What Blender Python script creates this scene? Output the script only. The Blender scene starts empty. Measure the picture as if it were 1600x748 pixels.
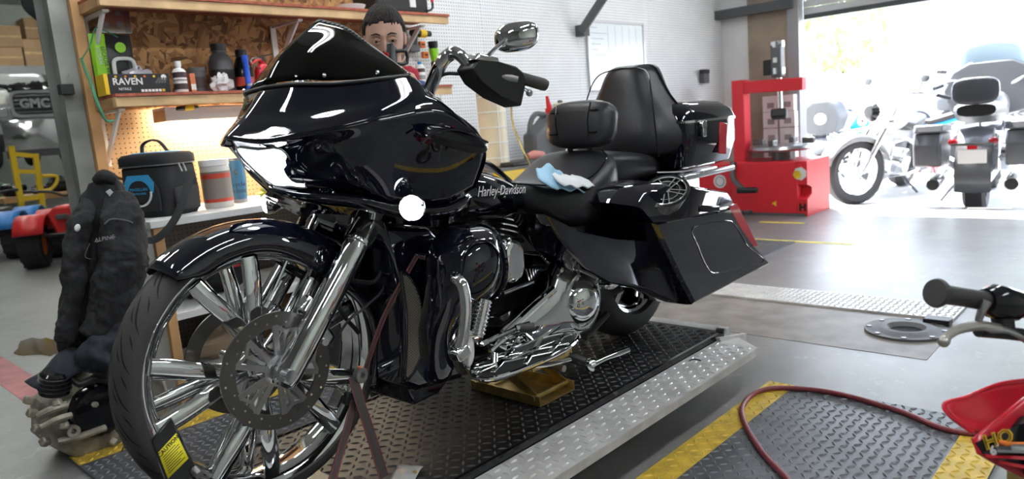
import bpy, bmesh, math, random
from mathutils import Vector, Matrix, Euler
random.seed(7)
S = bpy.context.scene
COL = S.collection
PI = math.pi
# ---------------------------------------------------------------- camera
cam = bpy.data.objects.new('camera', bpy.data.cameras.new('camera'))
COL.objects.link(cam)
cam.data.sensor_width = 36.0
cam.data.lens = 25.695
cam.data.clip_start = 0.05
cam.data.clip_end = 400
cam.data.dof.use_dof = True
cam.data.dof.focus_distance = 2.25
cam.data.dof.aperture_fstop = 3.6
cam.matrix_world = Matrix(((0.67690, 0.17173, -0.71576, 0.0),
                           (-0.73147, 0.04834, -0.68016, 0.0),
                           (-0.08221, 0.98396, 0.15834, 1.2),
                           (0, 0, 0, 1)))
S.camera = cam
# ---------------------------------------------------------------- sky, sun, exposure
W = bpy.data.worlds.new('sky'); S.world = W; W.use_nodes = True
_nt = W.node_tree
_bg = _nt.nodes['Background']
_sky = _nt.nodes.new('ShaderNodeTexSky')
_sky.sky_type = 'HOSEK_WILKIE'
_sky.turbidity = 4.0
_sky.sun_direction = Vector((0.45, 0.25, 0.85)).normalized()
_hs = _nt.nodes.new('ShaderNodeHueSaturation'); _hs.inputs['Saturation'].default_value = .45
_nt.links.new(_sky.outputs[0], _hs.inputs['Color']); _nt.links.new(_hs.outputs[0], _bg.inputs[0])
_bg.inputs[1].default_value = 46.0
_sun = bpy.data.lights.new('sun', 'SUN'); _sun.energy = 45.0; _sun.angle = 0.01; _sun.color = (1, .96, .9)
sun = bpy.data.objects.new('sun', _sun); COL.objects.link(sun)
sun.rotation_euler = Vector((-0.34, -0.30, -0.88)).to_track_quat('-Z', 'Y').to_euler()
S.view_settings.view_transform = 'Standard'
S.view_settings.look = 'None'
S.view_settings.gamma = 1.0
S.view_settings.use_curve_mapping = False
S.view_settings.exposure = 0.0
# ---------------------------------------------------------------- helpers
MW = {}
def V(*a): return Vector(a[0]) if len(a) == 1 else Vector(a)
def crom(pts, k, closed=False):
    """Catmull-Rom through pts (Vectors), k steps per span"""
    P = [Vector(p) for p in pts]; n = len(P)
    if k <= 1 or n < 3: return P
    out = []
    for i in range(n if closed else n-1):
        if closed: a, b, c, d = P[i-1], P[i], P[(i+1) % n], P[(i+2) % n]
        else:
            b, c = P[i], P[i+1]
            a = P[i-1] if i > 0 else b*2-c
            d = P[i+2] if i+2 < n else c*2-b
        for j in range(k):
            t = j/k
            out.append(.5*((2*b)+(c-a)*t+(2*a-5*b+4*c-d)*t*t+(3*b-a-3*c+d)*t**3))
    if not closed: out.append(P[-1])
    return out
def frame(ax):
    ax = Vector(ax).normalized()
    u = ax.cross(Vector((0, 0, 1)))
    if u.length < 1e-4: u = Vector((1, 0, 0))
    u.normalize(); return u, ax.cross(u).normalized(), ax
class B:
    def __init__(s): s.v = []; s.f = []
    def add(s, v, f):
        n = len(s.v); s.v += [Vector(p) for p in v]; s.f += [tuple(i+n for i in q) for q in f]; return s
    def box(s, c, d, rot=None):
        c = Vector(c); hx, hy, hz = d[0]/2, d[1]/2, d[2]/2
        R = Euler(rot).to_matrix() if rot else Matrix.Identity(3)
        vs = [c+R @ Vector((x*hx, y*hy, z*hz)) for x in (-1, 1) for y in (-1, 1) for z in (-1, 1)]
        return s.add(vs, [(0, 1, 3, 2), (4, 6, 7, 5), (0, 4, 5, 1), (2, 3, 7, 6), (0, 2, 6, 4), (1, 5, 7, 3)])
    def bar(s, p0, p1, w, h, up=(0, 0, 1)):
        p0, p1 = Vector(p0), Vector(p1); a = (p1-p0).normalized()
        x = a.cross(Vector(up)); x = x.normalized() if x.length > 1e-4 else Vector((1, 0, 0)); y = x.cross(a)
        vs = [p+x*(i*w/2)+y*(j*h/2) for p in (p0, p1) for i, j in ((-1, -1), (1, -1), (1, 1), (-1, 1))]
        return s.add(vs, [(0, 1, 2, 3), (4, 7, 6, 5), (0, 4, 5, 1), (1, 5, 6, 2), (2, 6, 7, 3), (3, 7, 4, 0)])
    def cyl(s, p0, p1, r0, r1=None, n=16, caps=True):
        return s.tube([p0, p1], [r0, r0 if r1 is None else r1], n, caps=caps)
    def tube(s, pts, r, n=10, k=1, caps=True, closed=False, flat=1.0, up=None):
        m0 = len(pts); P = crom(pts, k, closed); m = len(P)
        if isinstance(r, (int, float)): rr = [r]*m
        else:
            rr = []
            for i in range(m):
                t = i/(m-1)*(m0-1); a = min(int(t), m0-2); rr.append(r[a]+(r[a+1]-r[a])*(t-a))
        vs = []; fs = []; u = None
        for i in range(m):
            if closed: t = (P[(i+1) % m]-P[i-1])
            else: t = P[min(i+1, m-1)]-P[max(i-1, 0)]
            t = t.normalized() if t.length > 1e-9 else Vector((0, 0, 1))
            if u is None:
                u = Vector(up)-t*t.dot(Vector(up)) if up else frame(t)[0]
            else: u = u-t*t.dot(u)
            u = u.normalized() if u.length > 1e-6 else frame(t)[0]
            w = t.cross(u)
            for j in range(n):
                a = 2*PI*j/n; vs.append(P[i]+(u*math.cos(a)+w*math.sin(a)*flat)*rr[i])
        for i in range(m if closed else m-1):
            for j in range(n):
                a, b = i*n, ((i+1) % m)*n; fs.append((a+j, a+(j+1) % n, b+(j+1) % n, b+j))
        if caps and not closed: fs += [tuple(range(n-1, -1, -1)), tuple(range((m-1)*n, m*n))]
        return s.add(vs, fs)
    def lathe(s, prof, o, ax, n=32, closed=False, a0=0.0, a1=None, caps=False):
        """prof = [(radius, height along ax)]"""
        u, w, ax = frame(ax); o = Vector(o); full = a1 is None; a1 = 2*PI if full else a1
        m = len(prof); na = n if full else n+1; vs = []; fs = []
        for i in range(na):
            a = a0+(a1-a0)*i/n; d = u*math.cos(a)+w*math.sin(a)
            vs += [o+d*r+ax*h for r, h in prof]
        for i in range(n):
            for j in range(m if closed else m-1):
                a, b = i*m, ((i+1) % na)*m; k = (j+1) % m
                fs.append((a+j, b+j, b+k, a+k))
        if caps and not full: fs += [tuple(range(m)), tuple(range((na-1)*m, na*m))]
        s.add(vs, fs)
        return s
    def prism(s, poly, o, ux, uy, th):
        """polygon (2D) in the plane o,ux,uy, extruded by th along ux x uy"""
        o, ux, uy = Vector(o), Vector(ux), Vector(uy); nn = ux.cross(uy).normalized()*th; m = len(poly)
        vs = [o+ux*x+uy*y for x, y in poly]; vs += [p+nn for p in vs]
        fs = [tuple(range(m-1, -1, -1)), tuple(range(m, 2*m))]+[(i, (i+1) % m, m+(i+1) % m, m+i) for i in range(m)]
        return s.add(vs, fs)
    def side(s, poly, y0, y1, y0b=None):
        """polygon of (x,z) extruded from y0 to y1"""
        m = len(poly); vs = [(x, y0, z) for x, z in poly]+[(x, y1, z) for x, z in poly]
        return s.add(vs, [tuple(range(m)), tuple(range(2*m-1, m-1, -1))]+[(i, m+i, m+(i+1) % m, (i+1) % m) for i in range(m)])
    def loft(s, secs, caps=True, closed=True):
        m = len(secs[0]); vs = [p for q in secs for p in q]; fs = []
        for i in range(len(secs)-1):
            for j in range(m if closed else m-1):
                k = (j+1) % m; fs.append((i*m+j, i*m+k, (i+1)*m+k, (i+1)*m+j))
        if caps and closed: fs += [tuple(range(m-1, -1, -1)), tuple(range((len(secs)-1)*m, len(secs)*m))]
        return s.add(vs, fs)
    def grid(s, g, ku=4, kv=4):
        """smooth surface through a grid of control points g[row][col]"""
        rows = [crom(r, ku) for r in g]
        cols = [crom([rows[i][j] for i in range(len(rows))], kv) for j in range(len(rows[0]))]
        nu, nv = len(cols), len(cols[0]); vs = [cols[j][i] for i in range(nv) for j in range(nu)]
        return s.add(vs, [(i*nu+j, i*nu+j+1, (i+1)*nu+j+1, (i+1)*nu+j) for i in range(nv-1) for j in range(nu-1)])
    def ell(s, c, r, nu=20, nv=12, rot=None, e=1.0, e2=None):
        c = Vector(c); R = Euler(rot).to_matrix() if rot else Matrix.Identity(3); vs = []; fs = []
        e2 = e if e2 is None else e2
        def pw(x, q): return math.copysign(abs(x)**q, x)
        for i in range(nv+1):
            ph = -PI/2+PI*i/nv
            for j in range(nu):
                th = 2*PI*j/nu
                vs.append(c+R @ Vector((r[0]*pw(math.cos(ph), e2)*pw(math.cos(th), e), r[1]*pw(math.cos(ph), e2)*pw(math.sin(th), e), r[2]*pw(math.sin(ph), e2))))
        for i in range(nv):
            for j in range(nu): fs.append((i*nu+j, i*nu+(j+1) % nu, (i+1)*nu+(j+1) % nu, (i+1)*nu+j))
        return s.add(vs, fs)
    def mirror(s, yc):
        n = len(s.v); s.v += [Vector((p.x, 2*yc-p.y, p.z)) for p in s.v]
        s.f += [tuple(i+n for i in reversed(q)) for q in s.f]; return s
    def xf(s, M):
        s.v = [M @ p for p in s.v]; return s
    def build(s, name, mat, parent=None, bev=0, seg=2, sub=0, solid=0, local=False, ang=35, flat=False, weld=True, flip=False):
        vs = s.v
        if local and parent is not None: vs = [MW[parent] @ p for p in vs]
        lo = Vector([min(p[i] for p in vs) for i in range(3)]); hi = Vector([max(p[i] for p in vs) for i in range(3)])
        c = (lo+hi)/2
        if parent is None: c.z = lo.z
        me = bpy.data.meshes.new(name); me.from_pydata([p-c for p in vs], [], s.f)
        bm = bmesh.new(); bm.from_mesh(me)
        if weld: bmesh.ops.remove_doubles(bm, verts=bm.verts, dist=1e-5)
        bmesh.ops.recalc_face_normals(bm, faces=bm.faces)
        if flip: bmesh.ops.reverse_faces(bm, faces=bm.faces)
        bm.to_mesh(me); bm.free()
        if not flat:
            me.polygons.foreach_set('use_smooth', [True]*len(me.polygons)); me.set_sharp_from_angle(angle=math.radians(ang))
        me.materials.append(mat if not isinstance(mat, str) else M[mat])
        o = bpy.data.objects.new(name, me); COL.objects.link(o)
        place(o, parent, Matrix.Translation(c))
        if solid:
            d = o.modifiers.new('solid', 'SOLIDIFY'); d.thickness = solid; d.offset = 0
        if bev:
            d = o.modifiers.new('bevel', 'BEVEL'); d.width = bev; d.segments = seg; d.limit_method = 'ANGLE'; d.angle_limit = math.radians(40)
        if sub:
            d = o.modifiers.new('sub', 'SUBSURF'); d.levels = sub; d.render_levels = sub
        return o
def place(o, parent, Mw):
    if parent is not None:
        o.parent = parent; o.matrix_basis = MW[parent].inverted() @ Mw
    else: o.matrix_basis = Mw
    MW[o] = Mw
def tag(o, label, cat=None, group=None, kind=None):
    if label: o['label'] = label
    if cat: o['category'] = cat
    if group: o['group'] = group
    if kind: o['kind'] = kind
    return o
def thing(name, label, cat, loc=(0, 0, 0), rz=0.0, group=None, sc=1.0):
    o = bpy.data.objects.new(name, None); COL.objects.link(o); o.empty_display_size = .05
    Mw = Matrix.Translation(Vector(loc)) @ Matrix.Rotation(rz, 4, 'Z') @ Matrix.Scale(sc, 4)
    place(o, None, Mw); return tag(o, label, cat, group)
def dup(o, Mw=None, parent=None, label=None, group=None):
    c = o.copy(); COL.objects.link(c)
    if parent is not None: c.parent = parent; MW[c] = MW[parent] @ c.matrix_basis
    else:
        c.matrix_basis = Mw; MW[c] = Mw
    if label: c['label'] = label
    if group: c['group'] = group
    for ch in list(o.children): dup(ch, parent=c)
    return c
def struct(o): o['kind'] = 'structure'; return o
def text(body, size, c, right, up, mat, parent=None, name='lettering', shear=0.0, ext=0.0004, wid=1.0, bold=0.0):
    cu = bpy.data.curves.new('t', 'FONT'); cu.body = body; cu.size = size; cu.align_x = 'CENTER'; cu.align_y = 'CENTER'
    cu.shear = shear; cu.extrude = ext; cu.offset = bold; cu.resolution_u = 2
    t = bpy.data.objects.new('t', cu); COL.objects.link(t)
    bpy.context.view_layer.update()
    me = bpy.data.meshes.new_from_object(t.evaluated_get(bpy.context.evaluated_depsgraph_get()))
    bpy.data.objects.remove(t); bpy.data.curves.remove(cu)
    right = Vector(right).normalized(); up = Vector(up); up = (up-right*up.dot(right)).normalized(); n = right.cross(up)
    R = Matrix((right*wid, up, n)).transposed().to_4x4(); R.translation = Vector(c)
    me.name = name; me.materials.clear(); me.materials.append(M[mat])
    o = bpy.data.objects.new(name, me); COL.objects.link(o); place(o, parent, R); return o
# ---------------------------------------------------------------- materials
M = {}
def mat(name, col, rough=.5, metal=0.0, emit=0.0, ecol=None, alpha=1.0, trans=0.0, ior=1.45, coat=0.0, noise=0.0, nscale=8.0, bump=0.0, bscale=60.0, spec=None, col2=None, sheen=0.0):
    m = bpy.data.materials.new(name); m.use_nodes = True; nt = m.node_tree; b = nt.nodes['Principled BSDF']
    b.inputs['Base Color'].default_value = (*col, 1); b.inputs['Roughness'].default_value = rough; b.inputs['Metallic'].default_value = metal
    b.inputs['IOR'].default_value = ior; b.inputs['Alpha'].default_value = alpha
    b.inputs['Transmission Weight'].default_value = trans; b.inputs['Coat Weight'].default_value = coat; b.inputs['Coat Roughness'].default_value = .02
    if spec is not None: b.inputs['Specular IOR Level'].default_value = spec
    if sheen: b.inputs['Sheen Weight'].default_value = sheen
    if emit: b.inputs['Emission Color'].default_value = (*(ecol or col), 1); b.inputs['Emission Strength'].default_value = emit
    if noise or bump or col2:
        tc = nt.nodes.new('ShaderNodeTexCoord')
    if noise or col2:
        nz = nt.nodes.new('ShaderNodeTexNoise'); nz.inputs['Scale'].default_value = nscale; nz.inputs['Detail'].default_value = 6
        nt.links.new(tc.outputs['Object'], nz.inputs['Vector'])
        rp = nt.nodes.new('ShaderNodeValToRGB'); k = noise or .5
        c2 = col2 or tuple(min(1, c*(1+k)) for c in col); c1 = col if col2 else tuple(c*(1-k) for c in col)
        rp.color_ramp.elements[0].position = .35; rp.color_ramp.elements[1].position = .68
        rp.color_ramp.elements[0].color = (*c1, 1); rp.color_ramp.elements[1].color = (*c2, 1)
        nt.links.new(nz.outputs['Fac'], rp.inputs[0]); nt.links.new(rp.outputs[0], b.inputs['Base Color'])
    if bump:
        n2 = nt.nodes.new('ShaderNodeTexNoise'); n2.inputs['Scale'].default_value = bscale; n2.inputs['Detail'].default_value = 4
        nt.links.new(tc.outputs['Object'], n2.inputs['Vector'])
        bp = nt.nodes.new('ShaderNodeBump'); bp.inputs['Strength'].default_value = bump; bp.inputs['Distance'].default_value = .01
        nt.links.new(n2.outputs['Fac'], bp.inputs['Height']); nt.links.new(bp.outputs[0], b.inputs['Normal'])
    M[name] = m; return m
mat('paint', (.003, .0035, .009), .04, coat=1.0)
mat('chrome', (.86, .87, .88), .05, 1.0)
mat('chrome_soft', (.72, .73, .75), .16, 1.0)
mat('steel', (.42, .42, .43), .3, 1.0)
mat('dark_steel', (.16, .155, .15), .38, 1.0)
mat('black', (.012, .012, .013), .45)
mat('black_gloss', (.008, .008, .01), .12)
mat('rubber', (.045, .043, .042), .6, bump=.15, bscale=200)
mat('recess_dark', (.006, .006, .006), .8)  # darkness of tread grooves and flange hole put into the colour
mat('vinyl', (.02, .02, .023), .33, bump=.12, bscale=260)
mat('white_plastic', (.82, .82, .80), .4)
mat('red', (.55, .008, .012), .3, coat=.3)
mat('red_lens', (.42, .004, .012), .12, coat=.6)
mat('white', (.8, .8, .79), .5)
mat('yellow', (.8, .52, .02), .45)
mat('brass', (.62, .47, .18), .3, .9, noise=.25, nscale=20)
mat('wood', (.52, .3, .13), .6, noise=.25, nscale=5)
mat('wood_pale', (.62, .42, .22), .6, noise=.2, nscale=6)
mat('cardboard', (.36, .22, .11), .8)
mat('lamp_white', (1, 1, 1), .5, emit=50.0, ecol=(.93, .97, 1.0))
mat('hall_fill', (1, 1, 1), .5, emit=95.0, ecol=(.95, 1.0, .95))  # tubes added out of view to brighten the hall
mat('tube_warm', (1, 1, 1), .5, emit=250.0, ecol=(1, .88, .66))
mat('clear', (.9, .95, .97), .05, trans=1.0, ior=1.3)
mat('tint', (.012, .011, .013), .03, coat=1.0)
mat('orange', (.75, .18, .03), .4)
mat('green_bright', (.25, .62, .02), .4)
mat('blue', (.02, .09, .55), .35)
mat('grey', (.3, .3, .31), .5)
mat('grey_dark', (.09, .09, .095), .5)
mat('silver_paint', (.6, .61, .62), .3, .5)
def tint_mat():
    m = bpy.data.materials.new('tint'); m.use_nodes = True; nt = m.node_tree; nt.nodes.remove(nt.nodes['Principled BSDF']); out = nt.nodes['Material Output']
    tr = nt.nodes.new('ShaderNodeBsdfTransparent'); tr.inputs[0].default_value = (.56, .51, .47, 1); gl = nt.nodes.new('ShaderNodeBsdfGlossy'); gl.inputs['Roughness'].default_value = .03
    fr_ = nt.nodes.new('ShaderNodeFresnel'); fr_.inputs[0].default_value = 1.45; mx = nt.nodes.new('ShaderNodeMixShader')
    nt.links.new(fr_.outputs[0], mx.inputs[0]); nt.links.new(tr.outputs[0], mx.inputs[1]); nt.links.new(gl.outputs[0], mx.inputs[2]); nt.links.new(mx.outputs[0], out.inputs[0]); M['tint'] = m
tint_mat()
def grain_mat(name, base, dots=None, dscale=40.0, kind='peg'):
    m = bpy.data.materials.new(name); m.use_nodes = True; nt = m.node_tree; b = nt.nodes['Principled BSDF']; M[name] = m
    return m, nt, b
def nd(nt, t, **kw):
    n = nt.nodes.new(t)
    for k, v in kw.items(): setattr(n, k, v)
    return n
def peg_mat(name, base, hole, pitch=.0254, r=.0032, rough=.6, noise=.12):
    m, nt, b = grain_mat(name, base); L = nt.links
    tc = nd(nt, 'ShaderNodeTexCoord'); sx = nd(nt, 'ShaderNodeSeparateXYZ'); L.new(tc.outputs['Object'], sx.inputs[0])
    out = []
    for ax in ('X', 'Z'):
        a = nd(nt, 'ShaderNodeMath', operation='PINGPONG'); a.inputs[1].default_value = pitch/2; L.new(sx.outputs[ax], a.inputs[0])
        p = nd(nt, 'ShaderNodeMath', operation='POWER'); p.inputs[1].default_value = 2; L.new(a.outputs[0], p.inputs[0]); out.append(p)
    s = nd(nt, 'ShaderNodeMath', operation='ADD'); L.new(out[0].outputs[0], s.inputs[0]); L.new(out[1].outputs[0], s.inputs[1])
    c = nd(nt, 'ShaderNodeMath', operation='LESS_THAN'); c.inputs[1].default_value = r*r; L.new(s.outputs[0], c.inputs[0])
    nz = nd(nt, 'ShaderNodeTexNoise'); nz.inputs['Scale'].default_value = 3; L.new(tc.outputs['Object'], nz.inputs['Vector'])
    mx0 = nd(nt, 'ShaderNodeMixRGB'); mx0.inputs[1].default_value = (*[x*(1-noise) for x in base], 1); mx0.inputs[2].default_value = (*[min(1, x*(1+noise)) for x in base], 1); L.new(nz.outputs['Fac'], mx0.inputs[0])
    mx = nd(nt, 'ShaderNodeMixRGB'); L.new(c.outputs[0], mx.inputs[0]); L.new(mx0.outputs[0], mx.inputs[1]); mx.inputs[2].default_value = (*hole, 1)
    L.new(mx.outputs[0], b.inputs['Base Color']); b.inputs['Roughness'].default_value = rough
peg_mat('peg_white', (.78, .79, .80), (.06, .06, .065), r=.0040)
peg_mat('peg_brown', (.42, .25, .12), (.03, .015, .01), r=.0038)
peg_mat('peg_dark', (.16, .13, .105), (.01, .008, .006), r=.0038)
def osb():
    m, nt, b = grain_mat('osb', None); L = nt.links
    tc = nd(nt, 'ShaderNodeTexCoord'); lay = []
    for rot, sc in ((.2, 5.0), (-.75, 5.5), (1.25, 4.6)):
        mp = nd(nt, 'ShaderNodeMapping'); L.new(tc.outputs['Object'], mp.inputs[0]); mp.inputs['Scale'].default_value = (sc, 4, sc*4.2)
        mr = nd(nt, 'ShaderNodeMapping'); mr.inputs['Rotation'].default_value = (0, rot, 0); L.new(tc.outputs['Object'], mr.inputs[0]); L.new(mr.outputs[0], mp.inputs[0])
        v = nd(nt, 'ShaderNodeTexVoronoi'); L.new(mp.outputs[0], v.inputs['Vector']); v.inputs['Scale'].default_value = 2.2; bw = nd(nt, 'ShaderNodeRGBToBW'); L.new(v.outputs['Color'], bw.inputs[0]); lay.append(bw)
    msk = nd(nt, 'ShaderNodeTexVoronoi'); L.new(tc.outputs['Object'], msk.inputs['Vector']); msk.inputs['Scale'].default_value = 22; sp = nd(nt, 'ShaderNodeSeparateColor'); L.new(msk.outputs['Color'], sp.inputs[0])
    prev = lay[0].outputs[0]
    for k, ch in ((1, 0), (2, 1)):
        gt = nd(nt, 'ShaderNodeMath', operation='GREATER_THAN'); gt.inputs[1].default_value = .6; L.new(sp.outputs[ch], gt.inputs[0])
        mx = nd(nt, 'ShaderNodeMixRGB'); L.new(gt.outputs[0], mx.inputs[0]); L.new(prev, mx.inputs[1]); L.new(lay[k].outputs[0], mx.inputs[2]); prev = mx.outputs[0]
    rp = nd(nt, 'ShaderNodeValToRGB'); L.new(prev, rp.inputs[0]); e = rp.color_ramp.elements
    e[0].position = .2; e[0].color = (.15, .062, .02, 1); e[1].position = .8; e[1].color = (.52, .29, .11, 1)
    q = e.new(.5); q.color = (.36, .17, .06, 1)
    L.new(rp.outputs[0], b.inputs['Base Color']); b.inputs['Roughness'].default_value = .7
osb()
def concrete():
    m, nt, b = grain_mat('concrete', None); L = nt.links
    tc = nd(nt, 'ShaderNodeTexCoord')
    n1 = nd(nt, 'ShaderNodeTexNoise'); n1.inputs['Scale'].default_value = .9; n1.inputs['Detail'].default_value = 8; n1.inputs['Roughness'].default_value = .65; L.new(tc.outputs['Object'], n1.inputs['Vector'])
    r1 = nd(nt, 'ShaderNodeValToRGB'); L.new(n1.outputs['Fac'], r1.inputs[0]); e = r1.color_ramp.elements
    e[0].position = .3; e[0].color = (.14, .138, .135, 1); e[1].position = .7; e[1].color = (.265, .26, .255, 1)
    n2 = nd(nt, 'ShaderNodeTexNoise'); n2.inputs['Scale'].default_value = 7; n2.inputs['Detail'].default_value = 10; n2.inputs['Roughness'].default_value = .8; L.new(tc.outputs['Object'], n2.inputs['Vector'])
    r2 = nd(nt, 'ShaderNodeValToRGB'); L.new(n2.outputs['Fac'], r2.inputs[0]); e = r2.color_ramp.elements
    e[0].position = .56; e[0].color = (0, 0, 0, 1); e[1].position = .70; e[1].color = (1, 1, 1, 1)
    mx = nd(nt, 'ShaderNodeMixRGB', blend_type='ADD'); L.new(r1.outputs[0], mx.inputs[1])
    sc = nd(nt, 'ShaderNodeMixRGB', blend_type='MULTIPLY'); sc.inputs[0].default_value = 1; L.new(r2.outputs[0], sc.inputs[1]); sc.inputs[2].default_value = (.13, .13, .13, 1)
    mx.inputs[0].default_value = 1; L.new(sc.outputs[0], mx.inputs[2])
    L.new(mx.outputs[0], b.inputs['Base Color'])
    r3 = nd(nt, 'ShaderNodeMapRange'); L.new(n2.outputs['Fac'], r3.inputs[0]); r3.inputs[3].default_value = .26; r3.inputs[4].default_value = .5; b.inputs['Specular IOR Level'].default_value = .35; L.new(r3.outputs[0], b.inputs['Roughness'])
concrete()
mat('tread_black', (.014, .014, .015), .5, .0, noise=.4, nscale=9, spec=.25)
mat('tread_lug', (.05, .05, .052), .5, .0, spec=.4)
mat('tread_alu', (.66, .65, .63), .45, .25, noise=.18, nscale=7)
mat('tread_alu_lug', (.74, .73, .72), .35, .4)
mat('tread_grey', (.10, .105, .115), .38, .3, noise=.2, nscale=5)
mat('tread_grey_lug', (.2, .205, .215), .35, .4)
mat('tread_yellow', (.62, .42, .05), .5, noise=.25, nscale=14)
mat('tread_yellow_lug', (.72, .5, .08), .45)

# ---------------------------------------------------------------- the building
def quad_box(x0, x1, y0, y1, z0, z1): return B().box(((x0+x1)/2, (y0+y1)/2, (z0+z1)/2), (x1-x0, y1-y0, z1-z0))
mat('wall_paint', (.72, .73, .72), .6, noise=.06, nscale=2)
mat('wall_hall', (.62, .66, .60), .6, noise=.06, nscale=2)
mat('wall_dim', (.22, .22, .215), .7, noise=.1, nscale=1)  # dark grey chosen so unseen walls reflect dimly in the black paint
mat('ceiling_paint', (.55, .55, .54), .7)
XD = 8.3
struct(quad_box(-5, XD, -5, 27, -.3, 0).build('floor', 'concrete'))
struct(quad_box(-5, XD, -5, 27, 6.0, 6.1).build('ceiling', 'ceiling_paint'))
wb = quad_box(1.29, XD, 4.2, 4.32, 0, 6.0).build('wall_back', 'wall_paint'); struct(wb)
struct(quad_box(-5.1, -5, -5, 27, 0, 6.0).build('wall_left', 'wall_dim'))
struct(quad_box(-5, XD, -5.1, -5, 0, 6.0).build('wall_near', 'wall_hall'))
struct(quad_box(-5, XD, 26.9, 27, 0, 6.0).build('wall_hall', 'wall_hall'))
# front wall with the roller door opening
struct(quad_box(XD, XD+.18, 3.86, 27, 0, 6.0).build('wall_right', 'wall_paint'))
struct(quad_box(XD, XD+.18, -5, -.5, 0, 6.0).build('wall_right_near', 'wall_dim'))  # unseen; door narrowed here to keep the saddlebag's reflection dark
struct(quad_box(XD, XD+.18, -.5, 3.86, 2.55, 6.0).build('wall_right_header', 'wall_paint'))
mat('plywood', (.30, .235, .18), .7, noise=.2, nscale=3)
pw = struct(quad_box(XD-.02, XD+.18, 3.38, 3.858, 0, 2.55).build('trim_1', 'plywood'))
st = struct(quad_box(XD-.08, XD+.1, 3.25, 3.375, 0, 2.6).build('trim_2', 'grey'))
mat('beam_dark', (.07, .075, .08), .5)
struct(B().box((XD-.12, 3.75, 2.22), (.1, .9, .10)).build('trim_3', 'beam_dark'))
# roller door: curtain slats and bottom bar, partly rolled up
dr = B().box((XD+.06, 1.37, 2.065), (.06, 3.72, .05)).build('door_1', 'beam_dark'); struct(dr)
for i in range(6):
    b = B(); z0 = 2.09+i*.076
    b.side([(XD+.045, z0), (XD+.06, z0+.004), (XD+.072, z0+.038), (XD+.06, z0+.072), (XD+.045, z0+.074)], -.48, 3.24)
    b.build('slat', 'silver_paint', dr)
# white pegboard panels on the back wall
for i, (x0, x1) in enumerate(((3.44, 4.27), (4.272, 5.49), (5.492, 6.71), (6.712, XD-.01))):
    quad_box(x0, x1, 4.188, 4.2, .75, 3.2).build('pegboard_panel', 'peg_white', wb)
# steel column at the corner of the partition
mat('galv', (.25, .26, .24), .55, .25, noise=.25, nscale=4)
sc_ = thing('steel_column', 'grey steel column at the end of the shelf wall', 'column', (1.245, 4.22, 0))
B().box((1.245, 4.20, 3.0), (.008, .2, 6.0)).build('web', 'galv', sc_)
for y in (4.10, 4.30): B().box((1.245, y, 3.0), (.085, .012, 6.0)).build('flange', 'galv', sc_)
# ---------------------------------------------------------------- tread plates
def lugs(x0, x1, y0, y1, z, p=.034, L=.031, w=.010, h=.004, skew=PI/4):
    b = B(); i = 0; y = y0+p/2
    while y < y1-.008:
        j = 0; x = x0+p/2
        while x < x1-.01:
            a = skew if (i+j) % 2 else skew+PI/2
            c, s_ = math.cos(a), math.sin(a)
            def q(u, v, zz): return (x+c*u-s_*v, y+s_*u+c*v, z+zz)
            b.add([q(-L/2, 0, 0), q(0, -w/2, 0), q(L/2, 0, 0), q(0, w/2, 0), q(-L*.25, 0, h), q(L*.25, 0, h)],
                  [(0, 1, 4), (1, 5, 4), (1, 2, 5), (2, 3, 5), (3, 4, 5), (3, 0, 4)])
            x += p; j += 1
        y += p; i += 1
    return b
def stuff(o): o['kind'] = 'stuff'; return o
LZ = .205
lift = thing('bike_lift', 'low black tread-plate motorcycle lift under the big black motorcycle', 'lift', (1.6, 1.85, 0))
B().box((1.57, 1.88, LZ-.006), (2.64, .76, .012)).build('platform', 'tread_black', lift)
stuff(lugs(.25, 2.89, 1.515, 2.26, LZ).build('tread_lugs', 'tread_lug', lift, weld=False))
for y in (1.505, 2.255): B().box((1.57, y, LZ-.03), (2.64, .012, .07)).build('side_rail', 'black_gloss', lift)
for y in (1.62, 2.14): B().box((1.57, y, .07), (2.5, .06, .14)).build('base_beam', 'black', lift)
for y in (1.6, 2.16):
    for sgn in (-1, 1):
        B().bar((.9, y+.05*sgn, .12+.06*sgn), (2.3, y+.05*sgn, .12-.06*sgn), .03, .05).build('scissor_arm', 'black', lift)
B().box((1.53, 1.4, LZ-.022), (2.56, .19, .006)).build('side_extension', 'tread_alu', lift)
stuff(lugs(.27, 2.80, 1.31, 1.495, LZ-.019, p=.036, skew=0).build('extension_lugs', 'tread_alu_lug', lift, weld=False))
b = B(); b.box((1.53, 1.307, LZ-.036), (2.56, .006, .03)); b.build('extension_lip', 'tread_alu', lift)
b = B(); b.prism([(2.80, LZ), (3.06, LZ-.05), (3.06, LZ-.09), (2.84, LZ-.06)], (0, 1.495, 0), (1, 0, 0), (0, 0, 1), .02); b.build('end_bracket', 'tread_alu', lift)
b = B(); b.add([(2.81, 1.305, LZ-.022), (2.81, 1.495, LZ-.022), (3.0, 1.495, LZ-.05), (2.81, 1.305, LZ-.03), (2.81, 1.495, LZ-.03), (3.0, 1.495, LZ-.058)], [(0, 2, 1), (3, 4, 5), (0, 1, 4, 3), (1, 2, 5, 4), (2, 0, 3, 5)]); b.build('end_flap', 'tread_alu', lift)
B().box((2.93, 1.88, .18), (.07, .74, .05)).build('end_bar', 'tread_alu', lift)
B().cyl((2.885, 1.49, LZ+.005), (2.885, 1.53, LZ+.005), .012).build('hinge', 'steel', lift)
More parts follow.
